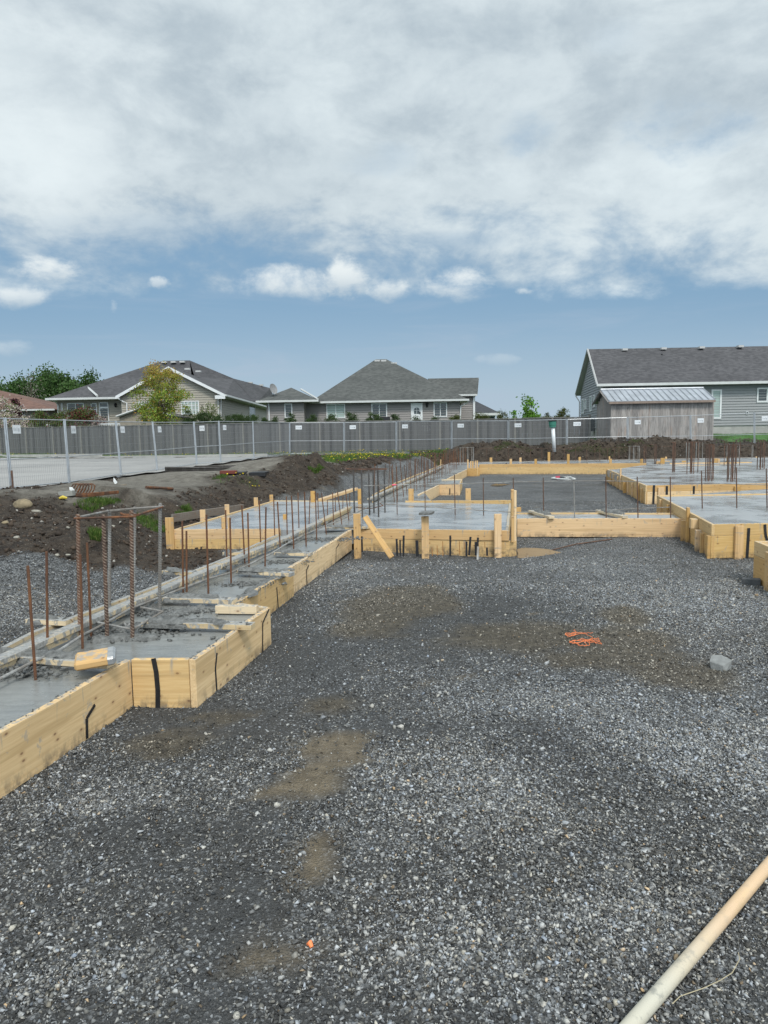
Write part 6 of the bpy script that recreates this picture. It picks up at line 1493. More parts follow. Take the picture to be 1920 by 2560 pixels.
# ---- garden shed in front of the left house
YS_ = 50.5; hs = thing('garden_shed', (-17, YS_, 1), 'tan board-and-batten shed with a low gable behind the yellow-green tree', 'shed')
M_tan = simple('tan_boards', (.27, .235, .185), .75, 0, .1, 2); sa, sb_ = P3(299, 1050, YS_).x, P3(424, 1050, YS_).x; spk = P3(358, 1017.5, YS_ - .2); s_l = P3(291, 1041, YS_ - .2); s_r = P3(430, 1044, YS_ - .2); s_r.z = s_l.z
ydp = 4.5
mb = MB().add([(sa, YS_, .9), (sb_, YS_, .9), (sb_, YS_, s_l.z), (spk.x, YS_, spk.z - .1), (sa, YS_, s_l.z), (sa, YS_ + ydp, .9), (sb_, YS_ + ydp, .9), (sb_, YS_ + ydp, s_l.z), (spk.x, YS_ + ydp, spk.z - .1), (sa, YS_ + ydp, s_l.z)], [(0, 1, 2, 3, 4), (9, 8, 7, 6, 5), (1, 6, 7, 2), (5, 0, 4, 9)])
k = sa + .4
while k < sb_:
    zt = spk.z - .15 - abs(k - spk.x) * (spk.z - s_l.z) / (spk.x - s_l.x); mb.box((k, YS_ - .03, .9), (k + .06, YS_ - .002, zt)); k += .42
mb.build('wall', M_tan, hs); roof(hs, [[s_l[:], spk[:], (spk.x, YS_ + ydp, spk.z), (s_l.x, YS_ + ydp, s_l.z)], [spk[:], s_r[:], (s_r.x, YS_ + ydp, s_r.z), (spk.x, YS_ + ydp, spk.z)]], M_shl)
for a, b_ in ((s_l, spk), (spk, s_r)): 
    a = Vector(a); b_ = Vector(b_); MB().tube([a + Vector((0, -.05, -.02)), b_ + Vector((0, -.05, -.02))], .08, 4).build('barge_board', M_sof, hs)

# ---- right house
M_sidr = siding_m('pale_grey_siding', (.235, .242, .248)); M_shr = shingle_m('charcoal_shingles', (.048, .047, .051), (.098, .095, .10), (.04, .039, .042))
YR = 46.0; hr = thing('long_house', (20, YR, 1.5), 'long pale grey house with a straight dark gabled roof, at the right edge', 'house')
rz0 = P3(1493, 961, YR - .5); zr = rz0.z; Yfar = YR + 9.4; rxa = rz0.x; XE = 36
rg = P3(1469, 873, YR + 4.7); bc = P3(1505, 1000, YR).x; farx = P3(1452, 1000, Yfar).x; dxf = farx - bc
e_b = Vector((P3(1439, 992, Yfar + .6).x, Yfar + .6, zr)); rgz = rg.z
roof(hr, [[(rxa, YR - .5, zr), (XE, YR - .5, zr), (XE, YR + 4.7, rgz), (rg.x, YR + 4.7, rgz)], [e_b[:], (rg.x, YR + 4.7, rgz), (XE, YR + 4.7, rgz), (XE, Yfar + .6, zr)]], M_shr)
wt_ = zr - .12
siding_wall(hr, (bc, YR, 0), (1, 0, 0), [(0, 2.05), (XE - bc - 1, 2.05), (XE - bc - 1, wt_), (0, wt_)], M_sidr, lap=.17)
dl = Vector((bc - farx, YR - Yfar, 0)); Lw = dl.length
siding_wall(hr, (farx, Yfar, 0), dl, [(0, 2.05), (Lw, 2.05), (Lw, wt_), (Lw / 2, rgz - .2), (0, wt_)], M_sidr, lap=.17)
M_fnd = simple('foundation', (.34, .335, .315), .9, 0, .15, 1.5)
MB().add([(bc + .02, YR + .03, .8), (XE - 1, YR + .03, .8), (XE - 1, YR + .03, 2.05), (bc + .02, YR + .03, 2.05), (farx + .02, Yfar, .8), (farx + .02, Yfar, 2.05)], [(0, 1, 2, 3), (4, 0, 3, 5)]).build('foundation', M_fnd, hr)
gutter(hr, (rxa - .05, YR - .55, zr + .03), (XE, YR - .55, zr + .03), .16, .14); MB().box((bc - .3, YR - .5, zr - .12), (XE, YR, zr - .09)).build('soffit', M_sof, hr)
MB().tube([Vector((rxa, YR - .5, zr)), Vector((rg.x, YR + 4.7, rgz)), e_b], .06, 4).build('barge_board', M_sof, hr)
MB().add([(rxa, YR - .45, zr - .12), (rg.x, YR + 4.7, rgz - .12), (rg.x + .8, YR + 4.7, rgz - .12), (bc + .1, YR - .1, zr - .12), e_b + Vector((0, 0, -.12)), e_b + Vector((.9, -.3, -.12))], [(0, 1, 2, 3), (1, 4, 5, 2)]).build('rake_soffit', M_sof, hr)
MB().box((bc - .06, YR - .07, 2.05), (bc + .06, YR + .05, wt_)).build('corner_trim', M_drk if False else M_sof, hr)
spout(hr, [Vector((rxa + .05, YR - .45, zr - .1)), Vector((bc - .05, YR - .15, zr - .5)), Vector((bc - .05, YR - .12, 1.5))], M_sof); spout(hr, [e_b + Vector((0, 0, -.1)), Vector((farx - .1, Yfar, zr - .6)), Vector((farx - .1, Yfar, 2))], M_sof)
def winr(px0, px1, py0, py1, **k):
    a = P3(px0, py0, YR); b_ = P3(px1, py1, YR); return opening(hr, (0, YR, 0), (1, 0, 0), a.x, b_.x, b_.z, a.z, **k)
winr(1778, 1801.5, 974, 1047, nv=1, pane=M_blind, fw=.1); winr(1892, 1918, 969.5, 1006, fw=.09); winr(1864, 1869.5, 1029, 1036, fw=.02)
def sideS(px): 
    n = Vector((dl.y, -dl.x, 0)); d = ray(px, 1100); t_ = (Vector((bc, YR, 0)) - CAM).dot(n) / d.dot(n); p = CAM + d * t_; return (Vector((p.x, p.y, 0)) - Vector((farx, Yfar, 0))).length, p.y
for px0, px1, py0, py1 in ((1455, 1460, 999, 1035), (1462.5, 1466.5, 998, 1024), (1475, 1480, 991, 1029), (1484, 1488, 988, 1018)):
    s0, y0_ = sideS(px0); s1, y1_ = sideS(px1); z1_ = P3(px0, py0, y0_).z; z0_ = P3(px0, py1, y0_).z; opening(hr, (farx, Yfar, 0), dl, s0, s1, z0_, z1_, pane=M_blind, fw=.09)
for px, py in ((1561, 873), (1658, 870.5), (1753, 868), (1850, 865)): rvent(hr, P3(px, py + 1.5, YR + 4.3), .36)
q = P3(1654.5, 895, YR + 3.6); MB().tube([q + Vector((0, 0, -.4)), q + Vector((0, 0, .28))], .06, 8).build('vent_stack', M_black, hr)
q = P3(1481, 1063, YR + 3); t = thing('air_conditioner', q + Vector((0, 0, -.4)), 'dark boxy air conditioner against the left wall of the long grey house', 'air conditioner')
MB().box((q.x - .45, q.y - .4, q.z - .4), (q.x + .25, q.y + .4, q.z + .38)).build('case', simple('ac_dark', (.07, .08, .085), .6), t); MB().box((q.x + .26, q.y - .35, q.z - .38), (q.x + .5, q.y + .3, q.z + .35)).build('side_panel', simple('ac_light', (.35, .36, .36), .6), t)

# ---- weathered shed
YD = 40.0; hd = thing('wooden_shed', (15.5, YD, 1.2), 'weathered plank shed with a silver ribbed metal roof beside the long grey house', 'shed')
def plank_mat():
    m, nt, b, s = mat_new('aged_planks'); t = nt.nodes.new('ShaderNodeTexCoord').outputs['Object']; sp = nt.nodes.new('ShaderNodeSeparateXYZ'); nt.links.new(t, sp.inputs[0])
    v = nt.nodes.new('ShaderNodeTexWhiteNoise'); v.noise_dimensions = '1D'; nt.links.new(s.m('FLOOR', s.m('DIVIDE', sp.outputs[0], .30)), v.inputs['W'])
    g = s.noise(s.mapping(t, (7, 7, .9)), 2, 6, .65); c = s.mix(v.outputs['Value'], (.23, .215, .205), (.36, .335, .315)); c = s.mix(s.ramp(g, .42, .7, 0, .8), c, (.12, .11, .105))
    r2 = s.noise(s.mapping(t, (3, 3, .5)), 1.3, 4, .6); c = s.mix(s.ramp(r2, .55, .75, 0, .45), c, (.34, .20, .13)); k = s.ramp(s.voro(t, 1.7), .05, .03); c = s.mix(s.m('MULTIPLY', k, .7), c, (.05, .035, .03))
    nt.links.new(c, b.inputs['Base Color']); b.inputs['Roughness'].default_value = .9; return m
M_plk = plank_mat(); xl, xr_ = P3(1527, 1040, YD).x, P3(1784.5, 1040, YD).x; zt = P3(1650, 1003, YD).z; rr = random.Random(8); mb = MB(); x = 0; W_ = xr_ - xl
while x < W_ - .05:
    w = min(rr.choice([.28, .30, .30, .33]), W_ - x); o_ = rr.uniform(0, .02); mb.box((x + .004, -o_, 0), (x + w - .004, -o_ + .03, zt - .9 + 0)); x += w
place('front_wall', mb, M_plk, Matrix.Translation((xl, YD, .9)), hd, 0)
rz_ = P3(1650, 972.5, YD + 1.3).z
mb = MB(); y = 0
while y < 2.6:
    hgt = zt - .9 + (rz_ - zt) * (1 - abs(y + .15 - 1.3) / 1.3) - .08; mb.box((-y - .28, 0, 0), (-y - .004, .03, hgt)); y += .29
place('side_wall', mb, M_plk, Matrix.Translation((xl, YD, .9)) @ Matrix.Rotation(-math.pi / 2, 4, 'Z'), hd, 0)
place('back_wall', MB().box((0, 0, 0), (W_, .03, zt - .9)), M_plk, Matrix.Translation((xl, YD + 2.6, .9)), hd, 0); place('side_wall', MB().box((0, 0, 0), (.03, 2.55, zt - .9)), M_plk, Matrix.Translation((xr_ - .03, YD + .03, .9)), hd, 0)
M_met = simple('metal_roof', (.40, .42, .45), .4, .55, .12, 1.5)
ra_, rb_ = P3(1536, 1002, YD - .25).x - .15, P3(1789, 998, YD - .25).x; zr_ = P3(1650, 1000.5, YD - .25).z; rla = P3(1527, 975, YD + 1.3).x; rlb = P3(1778, 971, YD + 1.3).x
ra_ = min(ra_, xl - .2)
roof(hd, [[(ra_, YD - .25, zr_), (rb_, YD - .25, zr_), (rb_, YD + 1.3, rz_), (ra_, YD + 1.3, rz_)], [(ra_, YD + 2.85, zr_), (ra_, YD + 1.3, rz_), (rb_, YD + 1.3, rz_), (rb_, YD + 2.85, zr_)]], M_met, th=.03)
mb = MB(); n_ = 17
for k in range(n_ + 1):
    xx = ra_ + .03 + (rb_ - ra_ - .06) * k / n_; mb.tube([(xx, YD - .27, zr_ + .02), (xx, YD + 1.3, rz_ + .02)], .026, 4)
mb.tube([(ra_, YD + 1.3, rz_ + .03), (rb_, YD + 1.3, rz_ + .03)], .05, 6); mb.build('roof_ribs', M_met, hd)
MB().box((ra_ + .02, YD - .27, zr_ - .16), (rb_, YD - .22, zr_ - .035)).build('fascia', simple('fascia_wood', (.22, .17, .14), .9), hd)
MB().tube([(ra_ + .0, YD - .25, zr_ - .07), (ra_, YD + 1.3, rz_ - .07), (ra_, YD + 2.85, zr_ - .07)], .06, 4).build('barge_board', M_plk, hd)

# ---- brown roofed house far left, small dark roofed house
M_shb = shingle_m('brown_shingles', (.12, .065, .048), (.19, .105, .08)); YB_ = 62; hb = thing('bungalow', (-32, YB_, 1), 'brown-roofed bungalow at the far left behind the blossom tree', 'house')
z_e = P3(100, 1023, YB_).z; x_r = P3(144, 1023.7, YB_).x; x_l = P3(-260, 1023, YB_).x; r0 = P3(-60, 965, YB_ + 6); r1 = P3(0, 976.5, YB_ + 6); r1.z = r0.z = P3(0, 976, YB_ + 6).z
r2 = P3(84, 999, YB_ + 5); xc = P3(137, 1023, YB_).x
roof(hb, [[(x_l, YB_, z_e), (xc, YB_, z_e), r1[:], r0[:]], [(xc, YB_, z_e), (xc, YB_ + 12, z_e), r1[:]], [(xc, YB_ + 12, z_e), (x_l, YB_ + 12, z_e), r0[:], r1[:]]], M_shb)
siding_wall(hb, (x_l, YB_ + .5, 0), (1, 0, 0), [(0, 1), (xc - .8 - x_l, 1), (xc - .8 - x_l, z_e - .05), (0, z_e - .05)], siding_m('brown_siding', (.20, .175, .15))); siding_wall(hb, (xc - .8, YB_ + .5, 0), (0, 1, 0), [(0, 1), (11, 1), (11, z_e - .05), (0, z_e - .05)], M_sidl)
gutter(hb, (x_l, YB_ - .05, z_e + .02), (xc, YB_ - .05, z_e + .02)); win(hb, 56, 64, 1032, 1062, YB_ + .5)
YC = 75; hc = thing('bungalow', (12, YC, 1), 'small distant dark-roofed house right of the middle bungalow', 'house')
M_shd = shingle_m('black_shingles', (.035, .037, .042), (.06, .062, .068)); z_c = P3(1240, 1033, YC).z; xr0 = P3(1251, 1033, YC).x; xr1 = xr0 - 9; tp0 = P3(1190, 1003, YC + 5); 
roof(hc, [[(xr1, YC, z_c), (xr0, YC, z_c), tp0[:], (tp0.x - 2, tp0.y, tp0.z)], [(xr0, YC, z_c), (xr0, YC + 10, z_c), tp0[:]], [(xr1, YC, z_c), (tp0.x - 2, tp0.y, tp0.z), (xr1, YC + 10, z_c)], [(xr1, YC + 10, z_c), (tp0.x - 2, tp0.y, tp0.z), tp0[:], (xr0, YC + 10, z_c)]], M_shd)
gutter(hc, (xr1, YC - .05, z_c + .03), (xr0, YC - .05, z_c + .03), .25); MB().box((xr1 + .5, YC + .5, 1), (xr0 - .5, YC + 9, z_c - .05)).build('wall', siding_m('pale', (.3, .3, .27)), hc)
win(hc, 1205, 1238, 1040, 1058, YC + .42, nv=2)

# ================= trees and shrubs =================
LEAF = [(np.array([(-.5, 0, 0), (0, -.32, .05), (.5, 0, 0), (0, .32, .05)]), np.array([(0, 1, 2, 3)])), (np.array([(-.5, 0, 0), (0, -.4, -.08), (.5, 0, .06), (0, .4, .04)]), np.array([(0, 1, 2, 3)]))]
NEEDLE = [(np.array([(-.5, -.12, 0), (.5, -.05, .1), (.5, .05, .1), (-.5, .12, 0)]), np.array([(0, 1, 2, 3)]))]
M_bark = simple('bark', (.10, .08, .065), .95, 0, .3, 6, .6, 20)
def leaf_cols(r, n, base, var=.35, alt=None, altf=0.0):
    base = np.array(base); v = r.uniform(1 - var, 1 + var, (n, 1)); c = base[None] * v
    c = c * (1 + r.normal(0, .06, (n, 3)))
    if alt is not None:
        k = r.uniform(0, 1, n) < altf; c[k] = np.array(alt)[None] * r.uniform(1 - var, 1 + var, (k.sum(), 1))
    return np.clip(c, .005, .9)
def tree(name, label, cat, base, H, trunk_h, cw, cd, leafs, base_col, nclump=60, leafsize=.14, perclump=60, clump_r=.35, shape='round', trunk_r=.08, group=None, alt=None, altf=0, seed=1, crownname='crown', branches=True, zlow=.0, proto=None, topcol=None, trunkmat=None):
    r = np.random.default_rng(seed); base = Vector(base); t = thing(name, base, label, cat, group)
    ch = H - trunk_h; cz = trunk_h + ch / 2
    tips = []
    while len(tips) < nclump:
        p = r.uniform(-1, 1, 3)
        if shape == 'round': ok_ = (p ** 2).sum() < 1 and (p ** 2).sum() > .12
        elif shape == 'egg':
            zz_ = (p[2] + 1) / 2; w = math.sin(math.pi * min(1, max(0.02, (zz_ * .86 + .1)))) ** .7 * (1 - .35 * zz_); ok_ = p[0] ** 2 + p[1] ** 2 < w * w
        elif shape == 'dome':
            zz_ = (p[2] + 1) / 2; w = max(.2, 1 - zz_ ** 5) ** .5; ok_ = p[0] ** 2 + p[1] ** 2 < w * w
        elif shape == 'cone':
            zz_ = (p[2] + 1) / 2; w = (1 - zz_) ** .8 * .95 + .05; ok_ = p[0] ** 2 + p[1] ** 2 < w * w
        else: ok_ = p[0] ** 2 + p[1] ** 2 < 1
        if ok_: tips.append((p[0] * cw / 2, p[1] * cd / 2, cz + p[2] * ch / 2))
    tips = np.array(tips)
    if branches:
        mb = MB(); top = base + Vector((0, 0, H * .86)); mid = base + Vector((r.normal(0, .02), 0, trunk_h))
        mb.tube([base - Vector((0, 0, .2)), mid, base + Vector((r.normal(0, .05 * cw), 0, trunk_h + ch * .45)), top], [trunk_r, trunk_r * .8, trunk_r * .45, trunk_r * .12], 7)
        for k in range(0, min(len(tips), 34)):
            q = Vector(tips[k]) + base; z0_ = trunk_h + (tips[k][2] - trunk_h) * .35; s0 = base + Vector((0, 0, z0_)); m_ = s0.lerp(q, .5) + Vector((0, 0, -.04 * H * .2)); rb2 = trunk_r * .35
            mb.tube([s0, m_, q], [rb2, rb2 * .55, rb2 * .15], 5)
        mb.build('trunk', trunkmat or M_bark, t)
    nl = nclump * perclump; ci = r.integers(0, nclump, nl)
    cs = r.uniform(.6, 1.3, nclump)
    dirs = r.normal(0, 1, (nl, 3)); pos = tips[ci] + dirs * clump_r * .5 * cs[ci][:, None] * np.array([1, 1, .7])
    pos[:, 2] = np.maximum(pos[:, 2], zlow)
    pos += np.array(base[:])
    c = leaf_cols(r, nl, base_col, .35, alt, altf)
    clv = r.uniform(.7, 1.25, nclump); c *= clv[ci][:, None]
    if topcol is not None:
        f_ = np.clip((pos[:, 2] - base.z - trunk_h - ch * .55) / (ch * .45), 0, 1)[:, None] * r.uniform(.3, 1, (nl, 1)); c = c * (1 - f_) + np.array(topcol)[None] * r.uniform(.7, 1.2, (nl, 1)) * f_
    s_ = r.uniform(.6, 1.25, nl) * leafsize
    scatter(crownname, proto or LEAF, pos, s_, rots(nl, 1.1, r), c, M_leaf, t)
    return t
def pxw(w, Y): return w * Y / FPX
# tree, yellow-green with orange tips
Yt = 47.0; b_ = P3(407, 1075, Yt); b_.z = 1.0; H_ = P3(400, 906, Yt).z - 1.0
tree('young_maple_tree', 'young tree with yellow-green leaves and orange tips in front of the beige gable', 'tree', b_, H_, 1.7, pxw(155, Yt), pxw(120, Yt), 0, (.20, .265, .04), 150, .105, 78, .40, 'egg', .07, alt=(.40, .22, .05), altf=.12, seed=3, topcol=(.46, .25, .07))
# distant big trees
for i, (px, top, w, lab, Y) in enumerate(((-10, 948, 90, 'dark green tree cut off by the left edge', 105), (62, 942, 90, 'bushy green tree behind the brown roof', 100), (118, 924, 90, 'tallest green tree above the brown roof, rounded top', 108), (158, 930, 70, 'green tree right of the tallest one', 106), (185, 948, 40, 'slim green tree at the right end of the far clump', 104), (228, 936, 66, 'lone green tree showing above the beige house roof', 108))):
    q = P3(px, 1060, Y); q.z = 1.2; H_ = P3(px, top, Y).z - 1.2
    tree('broadleaf_tree', lab, 'tree', q, H_, 2.2, pxw(w, Y) * 1.05, pxw(w, Y), 0, (.042, .088, .02) if i % 2 else (.055, .11, .026), 190, .34, 90, 1.35, 'egg', .22, 'tall trees beyond the left houses', seed=20 + i)
q = P3(83, 1060, 98); q.z = 1.2
tree('broadleaf_tree', 'nearly bare pale tree between the green ones', 'tree', q, P3(83, 930, 98).z - 1.2, 2.5, pxw(34, 98), pxw(34, 98), 0, (.22, .20, .17), 60, .22, 12, 1.2, 'egg', .14, 'tall trees beyond the left houses', seed=31)
Yx = 53; q = P3(1322, 1070, Yx); q.z = 1.0
tree('sapling_tree', 'bright green young tree rising above the wooden fence, right of centre', 'tree', q, P3(1312, 985, Yx).z - 1, 1.0, pxw(58, Yx), pxw(50, Yx), 0, (.115, .25, .03), 46, .19, 44, .42, 'cone', .06, seed=41)
# blossom tree far left
q = P3(22, 1080, 50); q.z = 1
tree('blossom_tree', 'pale pink blossoming tree at the left edge behind the fence', 'tree', q, P3(10, 985, 50).z - 1, .7, pxw(92, 50), pxw(80, 50), 0, (.50, .42, .37), 70, .12, 60, .4, 'round', .07, alt=(.12, .16, .05), altf=.25, seed=51)
q = P3(44, 1070, 54); q.z = 1
tree('plum_tree', 'dark purple-leaved tree between the blossoms and the brown house', 'tree', q, P3(44, 995, 54).z - 1, 1.0, pxw(34, 54), pxw(30, 54), 0, (.05, .014, .018), 40, .16, 50, .4, 'egg', .06, seed=52)
# shrubs with dark red leaves
for i, (px, top, w, lab) in enumerate(((105, 1026, 62, 'olive green shrub left of the beige house patio'), (150, 1024, 44, 'green shrub below the wide patio window'), (193, 1014, 52, 'tall red and green shrub in front of the patio window'), (226, 1018, 40, 'dark red shrub beside the patio door'), (248, 1040, 22, 'pale flowering shrub at the patio door'))):
    Y = 50.5; q = P3(px, 1075, Y); q.z = 1.0
    tree('shrub', lab, 'shrub', q, P3(px, top, Y).z - 1.0, .15, pxw(w, Y), 1.4, 0, (.085, .12, .03) if i != 4 else (.4, .34, .3), 70, .10, 80, .34, 'round', .04, 'shrubs by the beige house', alt=(.15, .03, .033), altf=.12 + .25 * (i in (2, 3)), seed=60 + i)
q = P3(520, 1075, 49); q.z = 1
tree('shrub', 'white-flowering shrub against the beige gable wall', 'shrub', q, P3(515, 1010, 49).z - 1, .4, pxw(70, 49), 1.8, 0, (.14, .17, .06), 50, .12, 55, .4, 'round', .05, 'shrubs by the beige house', alt=(.55, .52, .44), altf=.35, seed=70)
# cedars behind the fence
ced = [(474, 1032, 26), (497, 1040, 18), (512, 1034, 24), (530, 1040, 20), (548, 1041, 18), (572, 1044, 20), (588, 1043, 18), (602, 1041, 17), (618, 1044, 18), (635, 1043, 14), (666, 1045, 20), (688, 1048, 12), (726, 1040, 27), (779, 1046, 28), (829, 1039, 31), (873, 1037, 16), (887, 1041, 15), (927, 1040, 18), (943, 1036, 24), (987, 1042, 23), (1040, 1047, 14), (1090, 1041, 18), (1131, 1045, 12), (1144, 1042, 8), (1197, 1041, 22), (1213, 1043, 16), (1257, 1034, 24), (1362, 1038, 24), (1395, 1036, 24), (1410, 1027, 24)]
r0_ = np.random.default_rng(5)
for i, (px, top, w) in enumerate(ced):
    Y = 46.5 if px < 700 else 45.0; q = P3(px, 1075, Y); q.z = 1.0; olive_ = px > 1100
    lab = 'small dark cedar above the wooden fence, before the %s' % ('beige house' if px < 690 else 'middle bungalow' if px < 1160 else 'distant small house' if px < 1300 else 'open sky on the right')
    tree('cedar_shrub', lab, 'shrub', q, P3(px, top - 5, Y).z - 1.0, .05, pxw(w, Y) * 1.25, .8, 0, (.045, .078, .022) if not olive_ else (.07, .085, .022), 90, .10, 70, .18, 'dome', .04, 'cedars lined up behind the wooden fence', seed=100 + i, branches=False, crownname='foliage', proto=NEEDLE)
q = P3(1280, 1075, 45); q.z = 1.0
tree('shrub', 'bright green low bush left of the bright green young tree', 'shrub', q, P3(1280, 1029, 45).z - 1, .1, pxw(34, 45), 1.2, 0, (.12, .27, .03), 30, .14, 44, .22, 'round', .04, seed=140)
# deck railing and barbecue cover glimpsed over the fence
for px0, px1, py, lab in ((997, 1080, 1051, 'white deck railing below the white door'), (951, 974, 1053, 'short white railing below the middle window'), (245, 299, 1059, 'white patio railing by the beige house'), (113, 134, 1061, 'small white railing among the shrubs')):
    Y = 50.2; a = P3(px0, py, Y); e = P3(px1, py, Y); mb = MB().box((a.x, Y, a.z - .07), (e.x, Y + .08, a.z)); x = a.x + .05
    while x < e.x: mb.box((x, Y + .02, a.z - .8), (x + .05, Y + .06, a.z - .072)); x += .16
    o = mb.build('railing', M_white); tag(o, lab, 'railing')
q = P3(960, 1046, 50); o = MB().add([(q.x - .45, 50, q.z - .9), (q.x + .5, 50, q.z - .9), (q.x + .42, 50, q.z + .1), (q.x - .3, 50, q.z + .12), (q.x - .45, 50.6, q.z - .9), (q.x + .5, 50.6, q.z - .9), (q.x + .42, 50.5, q.z + .1), (q.x - .3, 50.5, q.z + .12)], [(0, 1, 2, 3), (4, 7, 6, 5), (0, 3, 7, 4), (1, 5, 6, 2), (3, 2, 6, 7)]).build('barbecue_cover', M_black); tag(o, 'black covered barbecue below the middle window of the bungalow', 'barbecue')

# ================= grass and dandelions =================
BLADE = [(np.array([(-.06, 0, 0), (.06, 0, 0), (.04, .08, .55), (-.0, .22, 1.0)]), np.array([(0, 1, 2, 3)])), (np.array([(-.06, 0, 0), (.06, 0, 0), (.03, -.12, .6), (.0, -.3, .9)]), np.array([(0, 1, 2, 3)]))]
def zone(n, poly, r, dens=None):
    poly = np.array(poly); x0, y0 = poly.min(0); x1, y1 = poly.max(0); x = r.uniform(x0, x1, n); y = r.uniform(y0, y1, n); k = inside(x, y, poly); return x[k], y[k]
def grass(name, polys, n, h, col, seed, thr=.36):
    r = np.random.default_rng(seed); X_l, Y_l = [], []
    for p, f in polys:
        x, y = zone(int(n * f), p, r); k = (fbm(x * 1.7, y * 1.7, 3, 71) + r.normal(0, .08, len(x))) > thr; X_l.append(x[k]); Y_l.append(y[k])
    x = np.concatenate(X_l); y = np.concatenate(Y_l); z = terrain(x, y) - .01; m_ = len(x); hh = h * r.uniform(.5, 1.3, m_) * (.6 + .8 * fbm(x * 2, y * 2, 2, 77))
    c = leaf_cols(r, m_, col, .35, (.22, .24, .08), .10); o = scatter(name, BLADE, np.c_[x, y, z], np.c_[hh * .5, hh, hh], rots(m_, .25, r), c, M_grassb); tag(o, kind='stuff'); return o
def gpx(*pts): return [tuple(gp(x, y).xy) for x, y in pts]
def wpx(*pts): return [tuple(at_y(x, 1130, Y).xy) for x, y, Y in pts]
strip = [tuple(at_y(px, 1130, Y).xy) for px, Y in ((-300, 53.5), (0, 48.8), (350, 44.8), (700, 42.2), (1160, 42), (1160, 37.5), (1060, 33.5), (1000, 31.5), (850, 31), (760, 35), (667, 37.2), (494, 37.6), (250, 39.9), (0, 43.5), (-300, 47.6))]
bankg = [tuple(at_y(px, 1130, Y).xy) for px, Y in ((780, 34), (850, 31.2), (1000, 31.6), (1100, 34.5), (1130, 36.5), (900, 36))]
bankn = [tuple(at_y(px, 1130, Y).xy) for px, Y in ((800, 28.5), (850, 26.5), (960, 28), (1050, 31), (1000, 33), (820, 33))]
grass('grass', [(strip, 1.0), (bankg, .5), (bankn, .35)], 130000, .085, (.075, .15, .02), 1)
nearg = [gpx((180, 1262), (230, 1248), (300, 1232), (330, 1240), (300, 1262), (230, 1280)), gpx((335, 1290), (400, 1300), (420, 1330), (390, 1330), (340, 1315)), gpx((515, 1208), (560, 1190), (640, 1200), (650, 1228), (600, 1225), (540, 1215)),
         gpx((222, 1340), (255, 1345), (250, 1362), (225, 1358)), gpx((405, 1320), (440, 1290), (470, 1275), (480, 1285), (440, 1310)), gpx((775, 1165), (810, 1168), (800, 1178), (770, 1175)), gpx((1340, 1112), (1460, 1106), (1480, 1116), (1360, 1122))]
grass('grass', [(p, .14) for p in nearg], 45000, .08, (.07, .13, .022), 2, .47)
lawnp = [tuple(at_y(px, 1100, Y).xy) for px, Y in ((1790, 38.5), (1960, 38.0), (2200, 38), (2200, 45.8), (1560, 45.8), (1500, 45.5), (1790, 43.2))]
grass('grass', [(lawnp, 1.0)], 60000, .09, (.07, .19, .02), 3)
grass('weeds', [(gpx((1410, 1128), (1540, 1118), (1640, 1122), (1560, 1136), (1440, 1136)), .5), (gpx((1230, 1118), (1330, 1120), (1330, 1130), (1240, 1130)), .3)], 14000, .07, (.075, .12, .03), 4)
# dandelions
r = np.random.default_rng(12); xs_, ys_ = zone(3000, strip, r); k = (fbm(xs_ * .5, ys_ * .5, 3, 81) + r.normal(0, .1, len(xs_))) > np.where(xs_ < -9, .55, .42); xs_, ys_ = xs_[k], ys_[k]
x2, y2 = zone(220, bankg, r); x3, y3 = zone(160, bankn, r); x4, y4 = zone(9, nearg[2], r); xs_ = np.concatenate([xs_, x2, x3, x4]); ys_ = np.concatenate([ys_, y2, y3, y4]); n_ = len(xs_)
DISC = [(np.array([(math.cos(a_ / 6 * 2 * math.pi), math.sin(a_ / 6 * 2 * math.pi), 0) for a_ in range(6)] + [(math.cos(a_ / 6 * 2 * math.pi) * .6, math.sin(a_ / 6 * 2 * math.pi) * .6, .5) for a_ in range(6)]), np.array([(a_, (a_ + 1) % 6, (a_ + 1) % 6 + 6, a_ + 6) for a_ in range(6)] + [(6, 7, 8, 9), (9, 10, 11, 6)]))]
z = terrain(xs_, ys_) + r.uniform(.06, .12, n_); o = scatter('dandelions', DISC, np.c_[xs_, ys_, z], r.uniform(.016, .028, n_), rots(n_, .5, r), np.array([[.52, .40, .02]]) * r.uniform(.8, 1.1, (n_, 1)), tint_mat('petal')); tag(o, kind='stuff')
lawn = sheet('lawn', lawnp, .03, simple('lawn_green', (.045, .13, .018), .9, 0, .3, 1.2), .5)

# ================= stones: scattered clods on the dirt, gravel on the pad =================
def tone_g(r, n, light_):
    dark_ = .036 + .19 * r.uniform(0, 1, n) ** 1.5; pale = r.uniform(.16, .52, n); return np.where(r.uniform(0, 1, n) < .12 + .50 * light_, pale, dark_)
def prob_g(x, y):
    d_, mud_, ol_, li_, _ = masks(x, y); return np.clip((.16 + .95 * li_) * (1 - .95 * mud_) * (1 - .55 * ol_) * (1 - d_), 0, 1)
def prob_big(x, y):
    d_, mud_, ol_, li_, _ = masks(x, y); return np.clip((.16 + .9 * li_) * (1 - .85 * mud_) * (1 - .55 * ol_) * (1 - d_), 0, 1)
wf = lambda x, y: free(x, y)
o = gravel('gravel', 330000, 1.25, 3.6, .0038, .0132, wf, prob_g, M_stone, tone_g, 1.2, 1); tag(o, kind='stuff')
o = gravel('gravel', 330000, 3.6, 7.5, .005, .0128, wf, prob_g, M_stone, tone_g, 1.5, 2); tag(o, kind='stuff')
o = gravel('gravel', 150000, 7.5, 17, .007, .0135, wf, prob_g, M_stone, tone_g, 1.0, 3); tag(o, kind='stuff')
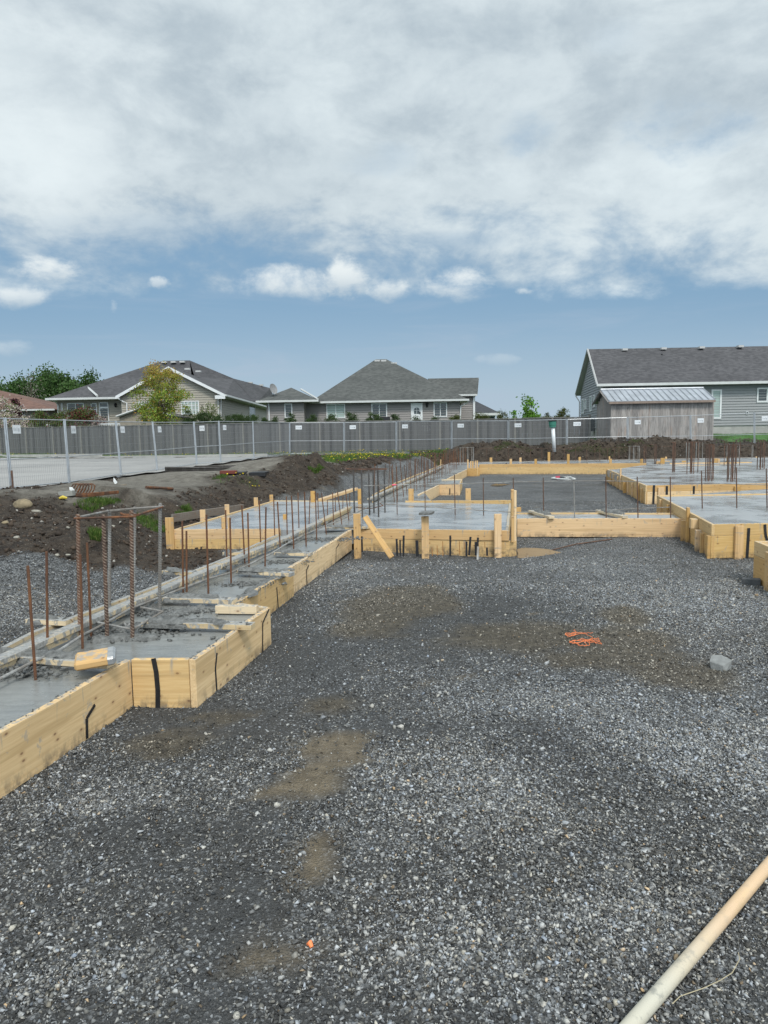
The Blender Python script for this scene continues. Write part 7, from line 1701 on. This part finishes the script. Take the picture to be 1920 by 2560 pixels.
TONEP = lambda r, n, l: np.where(r.uniform(0, 1, n) < .5, r.uniform(.22, .50, n), r.uniform(.06, .16, n))
tone_p = lambda r, n, l: np.where(r.uniform(0, 1, n) < .5, r.uniform(.22, .50, n), r.uniform(.06, .16, n))
o = gravel('gravel', 900, 1.25, 7, .014, .026, wf, prob_big, M_stone, tone_p, 1.4, 14, .3); tag(o, kind='stuff')
o = gravel('gravel', 20000, 1.25, 9, .008, .018, wf, prob_big, M_stone, tone_p, 1.4, 4, .3); tag(o, kind='stuff')
# clods and pebbles over the dirt
r = np.random.default_rng(33); X_l = []
def dirt_scatter(name, n, x0, x1, y0, y1, smin, smax, col, colv, seed, thr=.5):
    r = np.random.default_rng(seed); x = r.uniform(x0, x1, n); y = r.uniform(y0, y1, n); d_, _, _, _, s_ = masks(x, y); k = (d_ > thr) & (s_ < .35) & free(x, y) & (road_mask(x, y) < .1) & (y < 40.5); x, y = x[k], y[k]; m_ = len(x)
    sz = smin * (smax / smin) ** (r.uniform(0, 1, m_) ** 2.5); c = np.array([col]) * r.uniform(1 - colv, 1 + colv, (m_, 1))
    o = scatter(name, STONES, np.c_[x, y, terrain(x, y) + sz * .2], np.repeat(sz[:, None], 3, 1), rots(m_, .5, r), c, M_stone); tag(o, kind='stuff')
dirt_scatter('dirt_clods', 50000, -11, 3.5, 7, 24, .010, .06, (.052, .035, .023), .5, 1)
dirt_scatter('dirt_clods', 40000, -3, 24, 24, 40, .02, .11, (.055, .038, .025), .5, 2)
dirt_scatter('pebbles', 5200, -11, 3.5, 7, 24, .008, .035, (.30, .28, .25), .4, 3)
dirt_scatter('pebbles', 1500, 2, 22, 33, 38, .014, .05, (.30, .28, .25), .4, 4)
# slope of clean gravel at the foot of the bank on the left
r = np.random.default_rng(44); x = r.uniform(-6.5, -1.2, 60000); y = r.uniform(3.2, 14, 60000); d_, _, _, _, _ = masks(x, y); k = (d_ < .55) & free(x, y) & (sdist(x, y, np.array([(p[0], p[1]) for p in ((-1.5, 3), (-1.4, 20), (-9, 20), (-9, 3))])) < 0) ; x, y = x[k], y[k]; m_ = len(x)
sz = .007 * (2.6 ** (r.uniform(0, 1, m_) ** 2)); v = np.where(r.uniform(0, 1, m_) < .38, r.uniform(.14, .36, m_), r.uniform(.035, .10, m_)); c = v[:, None] * np.array([[.95, 1, 1.04]])
o = scatter('gravel', STONES, np.c_[x, y, terrain(x, y) + sz * .3], np.repeat(sz[:, None], 3, 1), rots(m_, .5, r), c, M_stone); tag(o, kind='stuff')
print('objects', len(bpy.data.objects))
